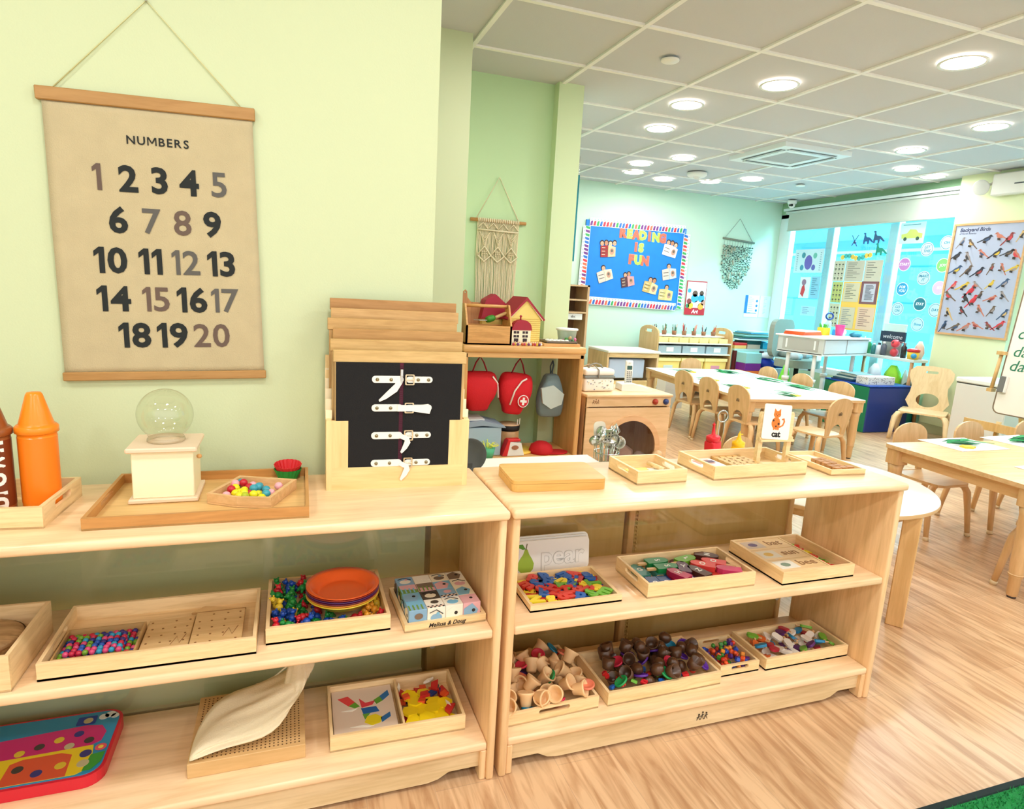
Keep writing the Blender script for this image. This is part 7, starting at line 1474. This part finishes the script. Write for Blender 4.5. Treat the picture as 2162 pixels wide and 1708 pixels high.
t = thing('blue_ring_bottle', 'clear bottle with dark blue ring handle behind the tumbler', 'bottle', (*ond(.72, .40), .9855)); MB().lathe([(.035, 0), (.035, .15), (.02, .17)], P((200, 220, 240), .2, alpha=.7), n=16).done('bottle', t); MB().tube([(.055*math.cos(a), 0, .225+.038*math.sin(a)) for a in [i*PI/10 for i in range(20)]], .010, P((30, 60, 140), .4), 8, closed=True).done('ring_handle', t)
t = thing('white_mug', 'white mug on the standing desk beyond the tumbler', 'mug', (*ond(.80, .26), .9855)); MB().lathe([(.035, 0), (.038, .08), (.034, .08), (.03, .005), (1e-5, .005)], WHITE, n=18).done('cup', t); MB().tube([(.036, 0, .065), (.06, 0, .055), (.06, 0, .03), (.036, 0, .02)], .005, WHITE, 6).done('handle', t)
lump('teal_case', 'teal zip case at the far end of the standing desk', 'case', (*ond(.85, .12), .9855), .08, .05, .06, (40, 110, 130), 8)
sb('tape_holder', 'blue tape holder at the far end of the standing desk', 'tape holder', *ond(.84, .36), .9855, .10, .05, .07, (60, 140, 200), rz=.4)
# window-side shelf and its clutter
t = thing('window_console', 'white topped console shelf along the window with a brown post', 'console', (5.965, 3.63, 0))
MB().box(0, 0, .765, .23, .86, .80, P((214, 222, 218), .5), b=.004).done('top_board', t); MB().box(.0, .02, .38, .23, .84, .40, P((214, 180, 140))).done('shelf_board', t)
for y in (.02, .80): MB().tube([(.02, y+.01, 0), (.02, y+.01, .765)], .020, W((190, 140, 96), 'z'), 8).tube([(.20, y+.01, 0), (.20, y+.01, .765)], .020, W((190, 140, 96), 'z'), 8).done('post', t)
CX = 6.03
def bottle(name, label, y, r_, h_, c, cap_, dx=0.0, al=1.0):
    t = thing(name, label, name.split('_')[-1], (CX+dx, y, .8005)); MB().lathe([(r_, 0), (r_, h_*.72), (r_*.5, h_*.82), (r_*.45, h_*.86)], P(c, .35), n=14).done('body', t); MB().lathe([(r_*.5, h_*.84), (r_*.5, h_), (1e-5, h_)], P(cap_, .4), n=12).done('cap', t)
t = thing('marker_cup', 'dark mesh cup of coloured markers on the window console', 'marker cup', (CX, 4.42, .8005)); MB().lathe([(.042, 0), (.048, .12), (.044, .12), (.038, .006), (1e-5, .006)], P((80, 84, 90), .4), n=16).done('cup', t)
for i in range(9): a = i*.7; MB().tube([(.02*math.cos(a), .02*math.sin(a), .007), (.05*math.cos(a), .05*math.sin(a), .17+.012*(i % 3))], .006, P([(40, 60, 180), (206, 50, 60), (50, 150, 80), (240, 240, 240), (60, 50, 110)][i % 5], .4), 6).done('marker', t)
bottle('yellow_bottle', 'small yellow glue bottle beside the marker cup', 4.345, .028, .10, (220, 190, 90), (60, 120, 60)); bottle('green_bottle', 'green spray bottle on the window console', 4.28, .026, .16, (50, 150, 90), (240, 240, 240)); bottle('teal_bottle', 'teal bottle with white cap on the window console', 4.215, .026, .13, (60, 130, 130), (240, 240, 240))
bottle('white_bottle', 'white bottle with black label on the window console', 4.145, .032, .14, (230, 232, 236), (50, 50, 70)); bottle('grey_bottle', 'grey bottle in the middle of the window console', 4.08, .030, .16, (90, 96, 110), (230, 230, 230)); bottle('clear_bottle', 'clear bottle behind the red stand on the console', 4.00, .028, .15, (180, 200, 204), (60, 60, 60), .1)
t = thing('red_figure', 'red rounded figure stand on the window console', 'figure', (CX-.01, 3.93, .8005)); MB().ball((0, 0, .15), .048, P((226, 70, 80), .4), 14).ball((0, 0, .05), .045, P((200, 60, 70), .4), 12, sz=1.1).done('body', t); MB().ball((-.03, 0, .16), .02, P((120, 40, 50)), 8).tube([(.0, -.03, .18), (0, -.12, .17), (0, -.12, .12)], .005, STEEL, 6).done('trim', t)
bottle('black_bottle', 'black sanitizer bottle on the window console', 3.82, .030, .17, (30, 30, 34), (120, 30, 40))
t = thing('yellow_caddy', 'yellow bucket with red top and blue ball on the console', 'bucket', (CX+.0, 3.70, .8005)); MB().lathe([(.055, 0), (.062, .08)], P((246, 196, 60), .4), n=18).done('bucket', t); MB().lathe([(.064, .08), (.066, .105), (.03, .12), (1e-5, .12)], P((200, 40, 44), .4), n=18).done('lid', t); MB().ball((-.05, -.05, .04), .03, P((50, 150, 200), .4), 12).done('ball', t)
lump('flower_cup', 'pale flower bunch in a cup at the end of the console', 'flowers', (CX+.11, 3.72, .8005), .05, .05, .20, (226, 196, 180), 7, .2)
t = thing('chalk_sign', 'small black chalk sign with white script behind the console', 'sign', (6.10, 4.05, .8005)); MB().box(0, -.16, .16, .02, .16, .28, P((36, 50, 70), .6)).box(.0, -.13, 0, .02, .13, .16, P((150, 156, 150))).done('board', t); MB().text('welcome', .07, P((214, 220, 226)), FX(-.001, 0, .22), shear=.2).done('chalk_writing', t)
sb('grey_card_box', 'pale card box standing on the chalk sign', 'box', 6.10, 3.90, 1.081, .03, .28, .09, (196, 220, 216))
# things on and behind the soft cube, under the console
z = .5165
t = thing('tissue_box', 'white box with black speckled pattern on the soft cube', 'box', (5.36, 3.64, z), -.02); MB().box(0, 0, 0, .38, .16, .085, P((226, 228, 226), .6), b=.002).done('box', t)
mb = MB(); rt = random.Random(3)
for i in range(60): mb.prism(circ(rt.uniform(.01, .37), rt.uniform(.008, .078), rt.uniform(.003, .006), 5), 0, .0006, P((90, 90, 100)), FY(0, -.0003, 0))
for i in range(24): mb.prism(circ(rt.uniform(.01, .15), rt.uniform(.008, .078), rt.uniform(.003, .006), 5), 0, .0006, P((90, 90, 100)), FX(-.0003, .16, 0))
mb.done('speckles', t)
bc_ = [(30, 50, 100), (40, 90, 110), (200, 214, 210), (60, 100, 110), (190, 200, 190), (140, 160, 160)]
for i in range(6): sb('picture_book', '%s picture book, %s of the stack on the soft cube' % (['navy', 'teal', 'white', 'slate', 'cream', 'grey'][i], ['bottom', 'second', 'third', 'fourth', 'fifth', 'top'][i]), 'book', 5.36+.008*i, 3.86-.004*i, z+.0145*i, .30-.01*i, .26, .014, bc_[i], rz=.08-.05*i, b=.001)
sb('cardboard_box', 'brown cardboard box behind the books on the console shelf', 'box', 5.98, 4.24, .4005, .12, .17, .16, (186, 150, 120)); lump('blue_toy_heap', 'small blue crumpled toy behind the cardboard box', 'toy', (6.05, 4.15, .4005), .05, .05, .2, (50, 120, 190), 3)
lump('plastic_bag', 'white translucent plastic bag behind the tissue box', 'bag', (5.80, 3.95, .517), .07, .07, .20, (206, 226, 236), 9); lump('lime_bag', 'lime green bag under the console top', 'bag', (6.05, 3.93, .4005), .09, .10, .30, (150, 214, 40), 10)
lump('black_bag', 'black and white bag hanging over the console shelf', 'bag', (6.08, 3.72, .4005), .07, .07, .14, (40, 44, 50), 11); lump('white_paper_bag', 'white paper bag under the console by the post', 'bag', (6.13, 3.83, .4005), .035, .035, .26, (214, 230, 236), 12)
t = thing('teal_crate', 'teal and white crate under the window console', 'crate', (6.01, 3.68, 0)); MB().box(0, 0, 0, .16, .40, .30, P((0, 120, 120), .5), b=.01).done('crate', t)
sb('white_box', 'white storage box with pink print under the far end of the white table', 'box', 3.72, 5.00, 0, .26, .2, .36, (240, 238, 236))
